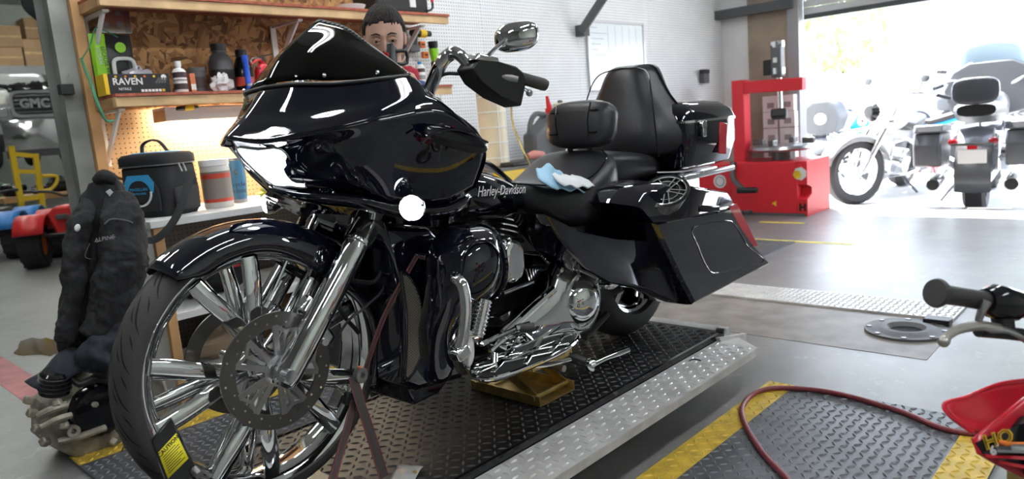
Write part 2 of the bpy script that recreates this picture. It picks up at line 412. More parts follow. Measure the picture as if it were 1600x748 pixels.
def plate(name, label, x0, x1, y0, y1, stripe, near=True, rz=0):
    t = thing(name, label, 'floor plate', ((x0+x1)/2, (y0+y1)/2, 0), rz)
    quad_box(x0, x1, y0, y1, 0.001, .012).build('plate', 'tread_grey', t)
    for k, (a, c) in enumerate(stripe): 
        quad_box(x0+.002, x1-.002, a, c, .0121, .0128).build('yellow_stripe', 'tread_yellow', t)
    segs = []; prev = y0
    ys = sorted(stripe)
    for a, c in ys:
        if a > prev+.02: stuff(lugs(x0, x1, prev, a, .012).build('tread_lugs', 'tread_grey_lug', t, weld=False))
        stuff(lugs(x0, x1, a, c, .0128).build('stripe_lugs', 'tread_yellow_lug', t, weld=False)); prev = c
    if y1 > prev+.02: stuff(lugs(x0, x1, prev, y1, .012).build('tread_lugs', 'tread_grey_lug', t, weld=False))
    return t
plate('floor_plate', 'grey tread floor plate with yellow edges under the red air hose', 1.0, 2.90, .42, 1.30, [(1.19, 1.30), (.42, .55)])
plate('floor_plate', 'dark tread floor plate with a yellow far edge, seen through the front wheel', .75, 2.9, 2.42, 3.28, [(3.15, 3.28)])
t = thing('floor_strip', 'pale galvanised tread strip set across the floor behind the lift', 'floor plate', (4.3, 1.6, 0))
quad_box(4.16, 4.48, .88, 2.9, .001, .012).build('plate', 'tread_alu', t)
stuff(lugs(4.16, 4.48, .88, 2.9, .012).build('tread_lugs', 'tread_alu_lug', t, weld=False))
mat('stain_brown', (.21, .185, .165), .5, noise=.3, nscale=6)
struct(quad_box(3.5, 4.15, .84, 3.2, -.01, .002).build('floor_patch', 'stain_brown'))
mat('red_line', (.50, .16, .17), .6, noise=.25, nscale=6)
struct(quad_box(.84, 1.0, 3.9, 9, -.01, .002).build('floor_line', 'red_line'))
mat('yellow_line', (.72, .6, .08), .6, noise=.25, nscale=12)
struct(quad_box(6.05, 6.11, 2.0, 3.2, -.01, .002).build('floor_line', 'yellow_line'))
struct(quad_box(6.98, 7.04, 2.75, 3.2, -.01, .002).build('floor_line', 'yellow_line'))
t = thing('floor_mat', 'grey tread mat on the floor by the red tyre machine', 'mat', (5.6, 2.7, 0))
quad_box(5.15, 6.03, 2.45, 3.2, .001, .01).build('plate', 'tread_grey', t)
stuff(lugs(5.15, 6.03, 2.45, 3.2, .01).build('tread_lugs', 'tread_grey_lug', t, weld=False))
# yellow paint spots and puddle on the floor by the engine
for (x, y, rx, ry) in ((.93, 3.02, .03, .07), (.98, 2.95, .03, .05), (.89, 2.9, .02, .06), (.94, 2.85, .025, .04), (1.02, 3.05, .02, .05)):
    b = B(); n = 16
    b.add([(x+rx*(1+random.uniform(-.4, .4))*math.cos(2*PI*i/n), y+ry*(1+random.uniform(-.4, .4))*math.sin(2*PI*i/n), .003) for i in range(n)], [tuple(range(n))])
    struct(b.build('floor_paint_spot', 'yellow_line'))
mat('wet', (.045, .042, .03), .08)
b = B(); n = 24
b.add([(1.22+.13*(1+random.uniform(-.2, .2))*math.cos(2*PI*i/n), 5.5+.3*(1+random.uniform(-.2, .2))*math.sin(2*PI*i/n), .003) for i in range(n)], [tuple(range(n))])
tag(b.build('oil_puddle', 'wet'), 'dark oily puddle on the floor behind the jacket', 'puddle')
# ceiling lamps of the shop; those over the hall are added to brighten it
def fixture(x, y, z, along, label):
    t = thing('ceiling_lamp', label, 'lamp', (x, y, z), 0 if along == 'x' else PI/2, 'fluorescent ceiling lamps')
    B().box((0, 0, .05), (1.25, .22, .06)).build('housing', 'white', t, local=True)
    for dy in (-.06, .06): B().cyl((-.6, dy, 0), (.6, dy, 0), .018, n=10).build('tube', 'lamp_white' if z < 4 else 'hall_fill', t, local=True)
    for dx in (-.55, .55): B().cyl((dx, 0, .08), (dx, 0, 6.0-z), .006, n=6).build('hanger', 'steel', t, local=True)
    return t
k = 0
for (x, y, a) in ((-1.0, .3, 'x'), (1.0, .3, 'x'), (3.0, .3, 'x'), (5.2, .3, 'x'), (-.6, 2.9, 'x'), (1.6, 2.9, 'x'), (3.8, 2.9, 'x'), (6.0, 2.6, 'x'), (-.3, -2.2, 'x'), (2.4, -2.2, 'x'), (0, 7, 'x'), (2.6, 8, 'x'), (.5, 10.5, 'x'), (3.2, 11.5, 'x'), (1.2, 14, 'x'), (4.0, 15, 'x'), (2.0, 17.5, 'x'), (4.5, 18, 'x'), (6.5, 18, 'x'), (3, 22, 'x'), (6.5, 22, 'x')):
    fixture(x, y, 3.1 if y < 5 else 5.2, a, 'unseen white twin-tube fluorescent lamp above the shop or added over the hall')

# ---------------------------------------------------------------- the big black motorcycle
YC = 1.87
bike = thing('motorcycle', 'big black bagger motorcycle with chrome front wheel, standing on the lift', 'motorcycle', (1.75, YC, LZ))
WX, WZ = .912, .60
def ring(prof, n=64, c=(WX, YC, WZ)): return B().lathe(prof, c, (0, 1, 0), n, closed=True)
TR = .375
fw = ring([(0.314, -0.052), (0.332, -0.058), (0.336, -0.05), (0.326, -0.046), (0.314, -0.04), (0.306, -0.02), (0.302, 0), (0.306, 0.02), (0.314, 0.04), (0.326, 0.046), (0.336, 0.05), (0.332, 0.058), (0.314, 0.052), (0.292, 0.03), (0.288, 0), (0.292, -0.03)], 72).build('front_wheel', 'chrome', bike)
tp = []
for i in range(15):
    a = PI*i/14; tp.append((.331+.045*math.sin(a)**.75, -.066*math.cos(a) if abs(math.cos(a)) < .95 else -.062*math.copysign(1, math.cos(a))))
tp += [(.322, .05), (.322, -.05)]
ring(tp, 80).build('tire', 'rubber', fw)
# raised dark strips for the shade in the front tyre's grooves: curved sweeps and short nicks
def tread_pt(ang, s, off=.0006):
    """s in -1..1 across the tread"""
    a = PI/2+s*1.15; r = .331+.045*math.sin(a)**.75+off; y = -.066*math.cos(a)
    return Vector((WX+r*math.cos(ang), YC+y, WZ+r*math.sin(ang)))
b = B()
def groove(pts, w):
    P_ = crom([Vector((x, y, 0)) for x, y in pts], 5); vs = []; fs = []
    for i, p in enumerate(P_):
        d = (P_[min(i+1, len(P_)-1)]-P_[max(i-1, 0)]); nrm = Vector((-d.y*.35, d.x/.35, 0)).normalized()
        ww = w*math.sin(PI*min(.93, max(.07, i/(len(P_)-1))))
        vs += [tread_pt(p.x+nrm.x*ww*1.0, p.y+nrm.y*ww*3.2), tread_pt(p.x-nrm.x*ww, p.y-nrm.y*ww*3.2)]
    for i in range(len(P_)-1): fs.append((2*i, 2*i+1, 2*i+3, 2*i+2))
    b.add(vs, fs)
for k in range(24):
    a = 2*PI*k/24
    for sg in (-1, 1):
        o_ = a+(PI/24 if sg > 0 else 0)
        groove([(o_, sg*.05), (o_+.09, sg*.28), (o_+.20, sg*.60), (o_+.27, sg*.95)], .013)
        groove([(o_+.11, sg*.10), (o_+.17, sg*.26), (o_+.21, sg*.45)], .012)
        groove([(o_+.02, sg*.55), (o_+.07, sg*.75), (o_+.12, sg*.9)], .010)
stuff(b.build('groove_shade_strips', 'recess_dark', fw, weld=False))
# five swept spokes, each a fan of curved blades
def blade(ang, dth, y0, y1, w0, w1, th=.012):
    secs = []; n = 9
    for i in range(n+1):
        t = i/n; r = .045+t*.262
        a = ang+dth*(math.sin(t*PI*.5)); y = y0+(y1-y0)*t**1.4-.012*math.sin(PI*t)
        w = w0+(w1-w0)*t+.010*math.sin(PI*t)
        d = Vector((math.cos(a), 0, math.sin(a))); tn = Vector((-d.z, 0, d.x))
        c = Vector((WX, YC, WZ))+d*r+Vector((0, y, 0)); yy = Vector((0, 1, 0))
        q = [(-1, -.4), (-.6, -1), (.6, -1), (1, -.4), (1, .4), (.6, 1), (-.6, 1), (-1, .4)]
        secs.append([c+tn*(px*w/2)+yy*(py*th) for px, py in q])
    return secs
for k in range(5):
    a = math.radians(178+72*k)
    sp = B()
    for dth, y1 in ((.20, -.044), (-.20, -.044)): sp.loft(blade(a+dth*.3, dth, -.035, y1, .026, .044))
    for dth, y1 in ((.12, .046), (-.12, .046)): sp.loft(blade(a+dth*.3, dth, .030, y1, .022, .036))
    sp.build('spoke', 'chrome', fw, ang=50)
B().lathe([(.0, -.075), (.03, -.075), (.042, -.065), (.045, -.03), (.052, 0), (.045, .03), (.042, .065), (.03, .075), (0, .075)], (WX, YC, WZ), (0, 1, 0), 32).build('hub', 'chrome', fw)
RY = YC-.105
def rotor(y, name='brake_rotor'):
    r_ = B().lathe([(.118, -.003), (.158, -.003), (.158, .003), (.118, .003)], (WX, y, WZ), (0, 1, 0), 64, closed=True).build(name, 'dark_steel', fw)
    return r_
r1 = rotor(RY); rotor(2*YC-RY)
b = B()
for i in range(30):
    a = 2*PI*i/30; rr = .147 if i % 2 else .130
    b.cyl((WX+rr*math.cos(a), RY-.0036, WZ+rr*math.sin(a)), (WX+rr*math.cos(a), RY+.0036, WZ+rr*math.sin(a)), .0032, n=8)
stuff(b.build('rotor_holes', 'chrome_soft', fw))
b = B()
for i in range(5):
    for s_ in (-.30, .30):
        ac = math.radians(178+36+72*i); a = ac+s_*.95; a0 = ac+s_*.9
        p0 = Vector((WX+.03*math.cos(a0), RY-.004, WZ+.03*math.sin(a0))); p1 = Vector((WX+.122*math.cos(a), RY-.002, WZ+.122*math.sin(a)))
        b.bar(p0, p1, .007, .015, up=(p1-p0).cross(Vector((0, 1, 0))))
    p0 = Vector((WX+.045*math.cos(ac), RY-.004, WZ+.045*math.sin(ac))); p1 = Vector((WX+.105*math.cos(ac), RY-.004, WZ+.105*math.sin(ac)))
    b.bar(p0, p1, .005, .009, up=(p1-p0).cross(Vector((0, 1, 0))))
    for s_ in (-.12, .12):
        p2 = Vector((WX+.12*math.cos(ac+s_*2.2), RY-.003, WZ+.12*math.sin(ac+s_*2.2))); b.bar(p1, p2, .005, .009, up=(p2-p1).cross(Vector((0, 1, 0))))
b.lathe([(.02, -.012), (.042, -.009), (.042, .004), (.02, .004)], (WX, RY, WZ), (0, 1, 0), 24, closed=True)
b.build('rotor_carrier', 'steel', fw)
b = B()
for i in range(5):
    a = math.radians(178+36+72*i); b.cyl((WX+.034*math.cos(a), RY-.018, WZ+.034*math.sin(a)), (WX+.034*math.cos(a), RY-.008, WZ+.034*math.sin(a)), .006, n=8)
b.build('rotor_bolts', 'chrome', fw)
# fork legs
FD = Vector((.272, 0, .315)).normalized()
for sg in (-1, 1):
    y = YC+sg*.142
    f0 = Vector((.905, y, .575)); f1 = f0+FD*.425; f2 = f1+FD*.16
    lg = B().lathe([(0, -.012), (.018, -.012), (.031, -.002), (.036, .02), (.036, .40), (.034, .425), (0, .425)], f0, FD, 28).build('fork_leg', 'chrome', bike)
    B().lathe([(.034, 0), (.043, .002), (.043, .012), (.041, .016), (.041, .20), (.044, .205), (.044, .25), (0, .25)], f1, FD, 28).build('fork_cover', 'chrome', lg)
    B().cyl((.905, y-.02*sg, .60), (.905, y+.045*sg, .60), .017, n=16).build('axle_cap', 'chrome', lg)
B().cyl((.905, YC-.14, .60), (.905, YC+.14, .60), .012).build('axle', 'steel', bike)
for z_, d_ in ((.66, .03), (.62, .026)):
    pass
b = B(); b.box((1.345, YC, 1.03), (.09, .36, .05), (0, .55, 0)); b.box((1.36, YC, 1.0), (.08, .12, .2), (0, .5, 0)); b.build('triple_clamp', 'black_gloss', bike, bev=.01)
# calipers
for sg in (-1, 1):
    b = B(); cx, cz = WX+.135, WZ+.075; y = YC+sg*.105
    b.box((cx, y, cz), (.05, .05, .10), (0, -.5, 0)); cp = b.build('brake_caliper', 'chrome_soft', bike, bev=.012)
    b = B()
    for dz in (-.03, .0, .03): b.cyl((cx, y-.032, cz+dz), (cx, y+.032, cz+dz), .011, n=12)
    b.build('piston_caps', 'chrome', cp)
b = B(); b.tube([(1.173, 1.760, 0.633), (1.107, 1.740, 0.728), (1.125, 1.720, 0.800), (1.221, 1.720, 0.779), (1.279, 1.740, 0.841), (1.337, 1.760, 0.947)], .0065, 8, 5); b.build('brake_hose', 'black', bike)
b = B(); b.tube([(1.064, 1.735, 0.629), (1.126, 1.730, 0.687), (1.185, 1.730, 0.710), (1.268, 1.730, 0.767), (1.292, 1.740, 0.935)], .004, 8, 5); b.build('sensor_cable', 'black', bike)
# front fender: wraps the tyre, deeper skirt beside the fork
def fender():
    rows = []
    for i in range(41):
        t = i/40; a = math.radians(127-155*t)
        deg = 127-155*t
        sk = .050+.055*math.exp(-((deg-48)/30)**2)+.012*(1-math.exp(-((deg-48)/60)**2))
        if t < .06: sk *= .35+.65*t/.06
        hw = .088; c = []
        for j in range(17):
            s_ = -1+2*j/16
            if abs(s_) < .6:
                y = s_/.6*hw*.80; r = .398-.016*(s_/.6)**2
            else:
                q = (abs(s_)-.6)/.4; y = math.copysign(hw*(.80+.20*math.sin(min(1, q*2.2)*PI/2)), s_); r = .382-sk*q
            c.append(Vector((WX+.004+r*math.cos(a), YC+y, WZ+r*math.sin(a))))
        rows.append(c)
    return B().loft(rows, closed=False)
fd = fender().build('front_fender', 'paint', bike, solid=.006, ang=70)
b = B(); b.tube([(0.988, 1.780, 0.881), (0.922, 1.780, 0.786)], .006, 8); b.build('fender_strut', 'chrome', fd)
b = B(); b.box((1.023, 1.770, 0.754), (.05, .03, .03), (0, -.7, 0)); b.build('fender_mount', 'chrome', fd, bev=.006)
# ---- fairing: control points for the near half, mirrored about the centre plane
def Yn(d): return YC-d
top = [(1.038, 1.870, 1.345), (1.057, 1.750, 1.346), (1.103, 1.660, 1.335), (1.138, 1.580, 1.331), (1.186, 1.530, 1.334), (1.246, 1.500, 1.338), (1.320, 1.470, 1.261)]
r1_ = [(0.985, 1.870, 1.284), (1.023, 1.740, 1.278), (1.083, 1.630, 1.274), (1.129, 1.550, 1.279), (1.185, 1.500, 1.289), (1.269, 1.470, 1.291), (1.366, 1.460, 1.221)]
r2_ = [(0.943, 1.870, 1.247), (0.984, 1.745, 1.239), (1.035, 1.640, 1.242), (1.094, 1.555, 1.251), (1.167, 1.492, 1.262), (1.290, 1.455, 1.269), (1.405, 1.450, 1.185)]
crest = [(0.910, 1.870, 1.221), (0.950, 1.760, 1.202), (1.000, 1.650, 1.211), (1.063, 1.560, 1.221), (1.155, 1.488, 1.237), (1.299, 1.448, 1.245), (1.435, 1.448, 1.160)]
under = [(0.946, 1.870, 1.200), (0.989, 1.770, 1.184), (1.040, 1.660, 1.186), (1.092, 1.565, 1.191), (1.161, 1.495, 1.195), (1.307, 1.455, 1.190), (1.454, 1.455, 1.138)]
low1 = [(0.992, 1.870, 1.134), (1.032, 1.770, 1.128), (1.083, 1.675, 1.121), (1.108, 1.580, 1.116), (1.173, 1.520, 1.112), (1.313, 1.480, 1.101), (1.471, 1.480, 1.092)]
low2 = [(1.047, 1.870, 1.074), (1.088, 1.790, 1.064), (1.132, 1.700, 1.052), (1.161, 1.620, 1.036), (1.208, 1.560, 1.013), (1.344, 1.530, 0.992), (1.463, 1.520, 1.024)]
b = B(); b.grid([top, r1_, r2_, crest], 6, 5)
fr = b.mirror(YC).build('fairing', 'paint', bike, solid=.006, ang=40)
b = B(); b.grid([crest, under, low1, low2], 6, 5); b.mirror(YC).build('fairing_side', 'paint', fr, solid=.006, ang=40)
low3 = [(1.014, 1.870, 1.077), (1.053, 1.780, 1.056), (1.104, 1.690, 1.045), (1.142, 1.610, 1.030), (1.217, 1.560, 1.004), (1.346, 1.540, 0.980), (1.461, 1.540, 1.000)]
low4 = [(1.121, 1.870, 1.010), (1.147, 1.800, 1.000), (1.175, 1.740, 0.986), (1.217, 1.680, 0.967), (1.277, 1.630, 0.945), (1.410, 1.620, 0.920), (1.536, 1.640, 0.940)]
b = B(); b.grid([low3, low4], 6, 3); b.mirror(YC).build('fairing_chin', 'paint', fr, solid=.012, ang=60)
# inner fairing (dash) closing the rear of the shell
b = B(); b.grid([[(1.320, 1.470, 1.261), (1.42, 1.62, 1.29), (1.42, 1.87, 1.30)], [(1.435, 1.448, 1.160), (1.46, 1.62, 1.17), (1.45, 1.87, 1.17)], [(1.463, 1.520, 1.024), (1.46, 1.67, 1.02), (1.46, 1.87, 1.0)]], 4, 4); b.mirror(YC).build('dash', 'black', fr, solid=.006)
b = B(); b.grid([[(1.246, 1.500, 1.338), (1.22, 1.65, 1.335), (1.2, 1.87, 1.335)], [(1.320, 1.470, 1.261), (1.42, 1.65, 1.29), (1.42, 1.87, 1.30)]], 4, 4); b.mirror(YC).build('dash_top', 'black', fr, solid=.006)
# vent scoop on the fairing side
b = B(); b.ell((1.33, 1.432, 1.165), (.115, .012, .026), 24, 10, (0, .28, 0), e=.8); b.build('side_vent', 'black_gloss', fr)
b = B(); b.tube([(1.20, 1.424, 1.165), (1.24, 1.420, 1.188), (1.33, 1.420, 1.190), (1.44, 1.430, 1.150)], .0035, 8, 5); b.build('vent_trim', 'paint', fr)
# headlights
for sg in (-1, 1):
    def Y_(y): return YC+sg*(YC-y)
    g = [[(0.936, 1.855, 1.192), (0.967, 1.800, 1.184), (1.005, 1.750, 1.180)],
         [(0.968, 1.860, 1.144), (1.010, 1.810, 1.136), (1.047, 1.760, 1.126)],
         [(1.032, 1.865, 1.083), (1.064, 1.830, 1.076), (1.086, 1.785, 1.071)]]
    g = [[(x-.006, Y_(y), z) for x, y, z in r] for r in g]
    b = B(); b.grid(g, 6, 5); hl = b.build('headlight', 'headlamp', bike, solid=.004) if 'headlamp' in M else None
    if hl is None:
        mat('headlamp', (.75, .77, .8), .12, .6, emit=1.7, ecol=(.9, .96, 1.0)); mat('bulb', (1, 1, 1), .3, emit=40, ecol=(.95, .98, 1))
        hl = b.build('headlight', 'headlamp', bike, solid=.004)
    b = B(); b.ell(Vector(g[1][1])+Vector((-.004, 0, .008)), (.014, .045, .024), 16, 8, (0, -.6, -.4*sg)); b.build('bulb', 'bulb', hl)
    b = B(); b.tube([g[0][0], g[0][1], g[0][2], g[1][2], g[2][2], g[2][1], g[2][0], g[1][0]], .004, 8, 3, closed=True); b.build('bezel', 'chrome_soft', hl)
# windshield
base = [(1.042, 1.870, 1.357), (1.063, 1.750, 1.355), (1.110, 1.665, 1.346), (1.145, 1.588, 1.341), (1.191, 1.535, 1.342), (1.249, 1.502, 1.343)]
mid_ = [(1.127, 1.870, 1.457), (1.153, 1.765, 1.444), (1.184, 1.680, 1.421), (1.199, 1.605, 1.390), (1.218, 1.545, 1.362), (1.253, 1.505, 1.343)]
tip_ = [(1.241, 1.870, 1.537), (1.265, 1.780, 1.503), (1.266, 1.700, 1.455), (1.259, 1.620, 1.411), (1.253, 1.555, 1.375), (1.258, 1.508, 1.343)]
b = B(); b.grid([base, mid_, tip_], 6, 6); ws = b.mirror(YC).build('windshield', 'tint', bike, solid=.004, ang=60)
b = B()
for p in ((1.094, 1.655, 1.357), (1.176, 1.540, 1.352)):
    for yy in (p[1], 2*YC-p[1]): B().ell((p[0], yy, p[2]), (.006, .006, .006), 10, 6).build('screw', 'chrome', ws)
b = B(); b.tube([(1.037, 1.870, 1.347), (1.051, 1.745, 1.345), (1.098, 1.655, 1.336), (1.134, 1.577, 1.333), (1.184, 1.527, 1.336), (1.242, 1.495, 1.339)], .005, 8, 5); b.mirror(YC).build('seal', 'black', ws)
# running light + bracket below the fairing
for sg in (-1, 1):
    y = YC+sg*.375
    b = B(); b.lathe([(0, -.045), (.022, -.04), (.033, -.02), (.036, .0), (.034, .004)], (1.205, y, 1.0), (-.85, sg*.5, 0), 20); pl = b.build('running_light', 'chrome', bike)
    b = B(); b.ell((1.20, y-.0, 1.0), (.014, .030, .030), 16, 10, (0, 0, -.53*sg)); b.build('lens', 'bulb', pl)
    b = B(); b.cyl((1.22, y, 1.0), (1.30, YC+sg*.2, .99), .009); b.build('stalk', 'chrome', pl)
# ---- tank
def sec_y(x, zc, hz, hy, n=20, e=.75, yc=YC):
    return [Vector((x, yc+hy*math.copysign(abs(math.cos(2*PI*i/n))**e, math.cos(2*PI*i/n)), zc+hz*math.copysign(abs(math.sin(2*PI*i/n))**e, math.sin(2*PI*i/n)))) for i in range(n)]
b = B(); b.loft([sec_y(1.36, .98, .05, .06), sec_y(1.40, .985, .085, .13), sec_y(1.50, .985, .105, .185), sec_y(1.62, .98, .105, .20), sec_y(1.74, .962, .095, .19), sec_y(1.86, .935, .075, .155), sec_y(1.95, .915, .05, .11), sec_y(1.985, .905, .025, .05)])
tk = b.build('fuel_tank', 'paint', bike, sub=1, ang=80)
b = B(); b.tube([(1.42, 1.80, 1.085), (1.6, 1.79, 1.095), (1.78, 1.80, 1.07), (1.93, 1.82, .99)], [.02, .026, .024, .012], 10, 5, flat=.5); b.build('tank_console', 'chrome_soft', tk)
text('Harley-Davidson', .047, (1.73, YC-.2, .98), (1, .075, -.08), (0, 0, 1), 'white_plastic', tk, shear=.35, wid=.78)
# ---- seats
def seat_sec(x, zc, hz, hy, e=.6): return sec_y(x, zc, hz, hy, 24, e)
b = B(); b.loft([seat_sec(1.88, .965, .02, .05), seat_sec(1.93, .945, .055, .12), seat_sec(2.02, .89, .08, .185), seat_sec(2.12, .868, .092, .215), seat_sec(2.22, .877, .108, .232), seat_sec(2.31, .912, .128, .235), seat_sec(2.37, .95, .12, .22), seat_sec(2.42, .975, .09, .19)])
se = b.build('rider_seat', 'vinyl', bike, sub=1, ang=80)
b = B(); b.loft([seat_sec(2.36, .965, .06, .16), seat_sec(2.40, .985, .08, .185), seat_sec(2.55, .975, .07, .195), seat_sec(2.72, .965, .06, .19), seat_sec(2.80, .96, .04, .15)])
b.build('passenger_seat', 'vinyl', bike, sub=1, ang=80)
b = B(); b.tube([(1.90, 1.79, .985), (2.0, 1.725, .965), (2.12, 1.69, .95), (2.24, 1.675, .975), (2.33, 1.675, 1.03), (2.37, 1.72, 1.06)], .003, 6, 6); b.build('seat_piping', 'black_gloss', se)
# rider backrest
b = B(); b.ell((2.375, YC-.05, 1.165), (.055, .165, .095), 24, 14, (0, .22, 0), e=.6, e2=.6); rb = b.build('rider_backrest', 'vinyl', bike)
for dy in (-.08, .02): B().cyl((2.38, YC+dy, 1.13), (2.38, YC+dy, 1.0), .012).build('bracket', 'black', rb)
for dy in (-.085, .085): B().tube([(2.332, YC-.05+dy, 1.25), (2.312, YC-.05+dy*.95, 1.185), (2.318, YC-.05+dy*.9, 1.105)], .003, 6, 4).build('stitching', 'black_gloss', rb)
for dz, dy in ((.045, -.1), (.045, .1), (-.04, -.1), (-.04, .1)): B().cyl((2.322+.2*dz, YC-.05+dy-.018, 1.175+dz), (2.322+.2*dz, YC-.05+dy+.018, 1.175+dz), .004, n=6).build('pleat', 'black_gloss', rb)
# ---- passenger backrest pad and tour box
def pad_sec(z, xf, xb, hy, n=24):
    out = []
    for i in range(n):
        a = 2*PI*i/n; c, s_ = math.cos(a), math.sin(a)
        x = (xf+xb)/2-(xb-xf)/2*math.copysign(abs(c)**.7, c); y = YC+hy*math.copysign(abs(s_)**.7, s_)
        out.append(Vector((x+.10*abs(s_)**3*(1 if c > 0 else .3), y, z)))
    return out
b = B(); b.loft([pad_sec(.985, 2.66, 2.82, .26), pad_sec(1.05, 2.65, 2.84, .31), pad_sec(1.14, 2.67, 2.85, .31), pad_sec(1.20, 2.69, 2.85, .26), pad_sec(1.26, 2.71, 2.84, .20), pad_sec(1.33, 2.73, 2.83, .165), pad_sec(1.385, 2.75, 2.82, .14), pad_sec(1.405, 2.77, 2.80, .10)])
pb = b.build('passenger_backrest', 'vinyl', bike, sub=1, ang=80)
b = B(); b.tube([(2.70, YC-.20, 1.0), (2.685, YC-.20, 1.12), (2.715, YC-.17, 1.27), (2.75, YC-.125, 1.37), (2.755, YC, 1.392)], .003, 6, 6); b.mirror(YC).build('pad_piping', 'black_gloss', pb)
def box_sec(z, x0, x1, hy, r=.06, n=6):
    pts = []
    for cx, cy, a0 in ((x1-r, YC+hy-r, 0), (x0+r, YC+hy-r, PI/2), (x0+r, YC-hy+r, PI), (x1-r, YC-hy+r, 1.5*PI)):
        for i in range(n+1):
            a = a0+PI/2*i/n; pts.append(Vector((cx+r*math.cos(a), cy+r*math.sin(a), z)))
    return pts
b = B(); b.loft([box_sec(.93, 2.80, 3.16, .24), box_sec(.95, 2.77, 3.20, .29), box_sec(1.04, 2.76, 3.22, .315), box_sec(1.135, 2.76, 3.22, .315)])
tb = b.build('tour_box', 'paint', bike, ang=50)
b = B(); b.loft([box_sec(1.142, 2.76, 3.22, .318), box_sec(1.18, 2.765, 3.20, .308), box_sec(1.215, 2.79, 3.15, .27), box_sec(1.228, 2.84, 3.08, .2)]); b.build('lid', 'paint', tb, ang=50)
b = B(); b.loft([box_sec(1.134, 2.757, 3.224, .320), box_sec(1.144, 2.757, 3.224, .320)]); b.build('lid_trim', 'chrome', tb)
b = B(); b.cyl((2.86, 1.553, 1.12), (2.86, 1.535, 1.12), .022); b.box((2.86, 1.542, 1.095), (.03, .014, .05)); b.build('latch', 'chrome', tb, bev=.003)
b = B(); b.box((3.05, 1.553, 1.05), (.07, .006, .14), (0, .15, 0)); b.build('side_lamp', 'red_lens', tb, bev=.003)
b = B(); b.box((2.98, YC, .91), (.40, .44, .015)); b.box((2.98, 1.585, .905), (.46, .02, .025)); b.build('luggage_rack', 'chrome_soft', bike, bev=.008)
# ---- bags with stretched tails
def poly_loft(secs): return B().loft(secs)
bag_o = [(2.241, 0.800), (2.778, 0.769), (2.859, 0.774), (2.960, 0.675), (3.066, 0.571), (3.241, 0.449), (2.822, 0.438), (2.505, 0.428), (2.417, 0.543), (2.318, 0.687)]
def inset(poly, k, dx=0, dz=0):
    cx = sum(p[0] for p in poly)/len(poly); cz = sum(p[1] for p in poly)/len(poly)
    return [(cx+(x-cx)*k+dx, cz+(z-cz)*k+dz) for x, z in poly]
for sg in (-1, 1):
    def L(poly, y): return [Vector((x, YC+sg*(YC-y), z)) for x, z in poly]
    b = B(); b.loft([L(inset(bag_o, .93), 1.425), L(inset(bag_o, .985), 1.435), L(bag_o, 1.455), L(bag_o, 1.56), L(inset(bag_o, .97), 1.70), L(inset(bag_o, .90), 1.71)])
    bg = b.build('saddlebag', 'paint', bike, ang=30)
    # recessed outer face outline
    inn = [(2.529, 0.737), (2.795, 0.721), (2.879, 0.689), (2.994, 0.576), (3.151, 0.479), (2.866, 0.502), (2.684, 0.521), (2.617, 0.566), (2.557, 0.656)]
    b = B(); b.tube(L(inn, 1.4245), .0028, 8, 4, closed=True); b.build('face_moulding', 'chrome_soft' if 0 else 'paint', bg)
    lid = [(2.163, 0.871), (2.208, 0.915), (2.339, 0.935), (2.571, 0.895), (2.863, 0.833), (2.901, 0.795), (2.818, 0.768), (2.463, 0.784), (2.239, 0.806)]
    b = B(); b.loft([L(inset(lid, .94, 0, -.01), 1.43), L(inset(lid, 1.0), 1.45), L(inset(lid, 1.0, 0, .012), 1.58), L(inset(lid, .97, 0, .01), 1.69)]); b.build('bag_lid', 'paint', bg, ang=50)
    # speaker on the lid
    if sg < 0:
        ax = Vector((-.30, -.62, .72)).normalized(); c0 = Vector((2.364, 1.440, 0.898))+ax*.0
        u_, w_, _ = frame(ax); ex = Vector((1, 0, 0)); ex = (ex-ax*ex.dot(ax)).normalized(); ey = ax.cross(ex)
        def E_(r, a, h=0): return c0+ex*(r*1.35*math.cos(a))+ey*(r*.82*math.sin(a))+ax*h
        b = B(); b.loft([[E_(.084, 2*PI*i/40, -.05) for i in range(40)], [E_(.086, 2*PI*i/40, .004) for i in range(40)], [E_(.072, 2*PI*i/40, .006) for i in range(40)], [E_(.07, 2*PI*i/40, -.004) for i in range(40)]]); spk = b.build('speaker', 'black_gloss', bg)
        b = B(); b.tube([E_(.071, 2*PI*i/40, .006) for i in range(40)], .003, 6, closed=True)
        b.tube([E_(.048, 2*PI*i/32, .006) for i in range(32)], .0016, 6, closed=True)
        for k in range(5):
            a = 2*PI*k/5+.35
            for da in (-.16, .16): b.bar(E_(.012, a+da*3, .007), E_(.071, a+da, .007), .004, .005, up=ax)
        b.cyl(c0+ax*.004, c0+ax*.011, .013); b.build('grille', 'chrome', spk)
    b = B(); b.box((Vector((2.673, 1.440, 0.789))*1.0).lerp(Vector((2.673, 1.440, 0.789)), 0) if sg < 0 else (2.66, 2*YC-1.44, .80), (.17, .03, .028), (0, .16, 0)); b.build('latch', 'black_gloss', bg, bev=.006)
    tl = [(2.838, 0.768), (2.903, 0.778), (2.982, 0.691), (3.100, 0.556), (3.049, 0.568), (2.931, 0.668)]
    b = B(); b.loft([L(tl, 1.424), L(tl, 1.60)]); b.build('tail_red_panel', 'red_lens', bg)  # flat red panel over the rear edge of the bag
    ch = [(2.619, 0.864), (2.868, 0.824), (2.919, 0.793), (2.776, 0.809), (2.607, 0.837)]
    b = B(); b.loft([L(ch, 1.45), L(inset(ch, 1.0, 0, .014), 1.56)]); b.build('lid_chrome', 'chrome', bg)
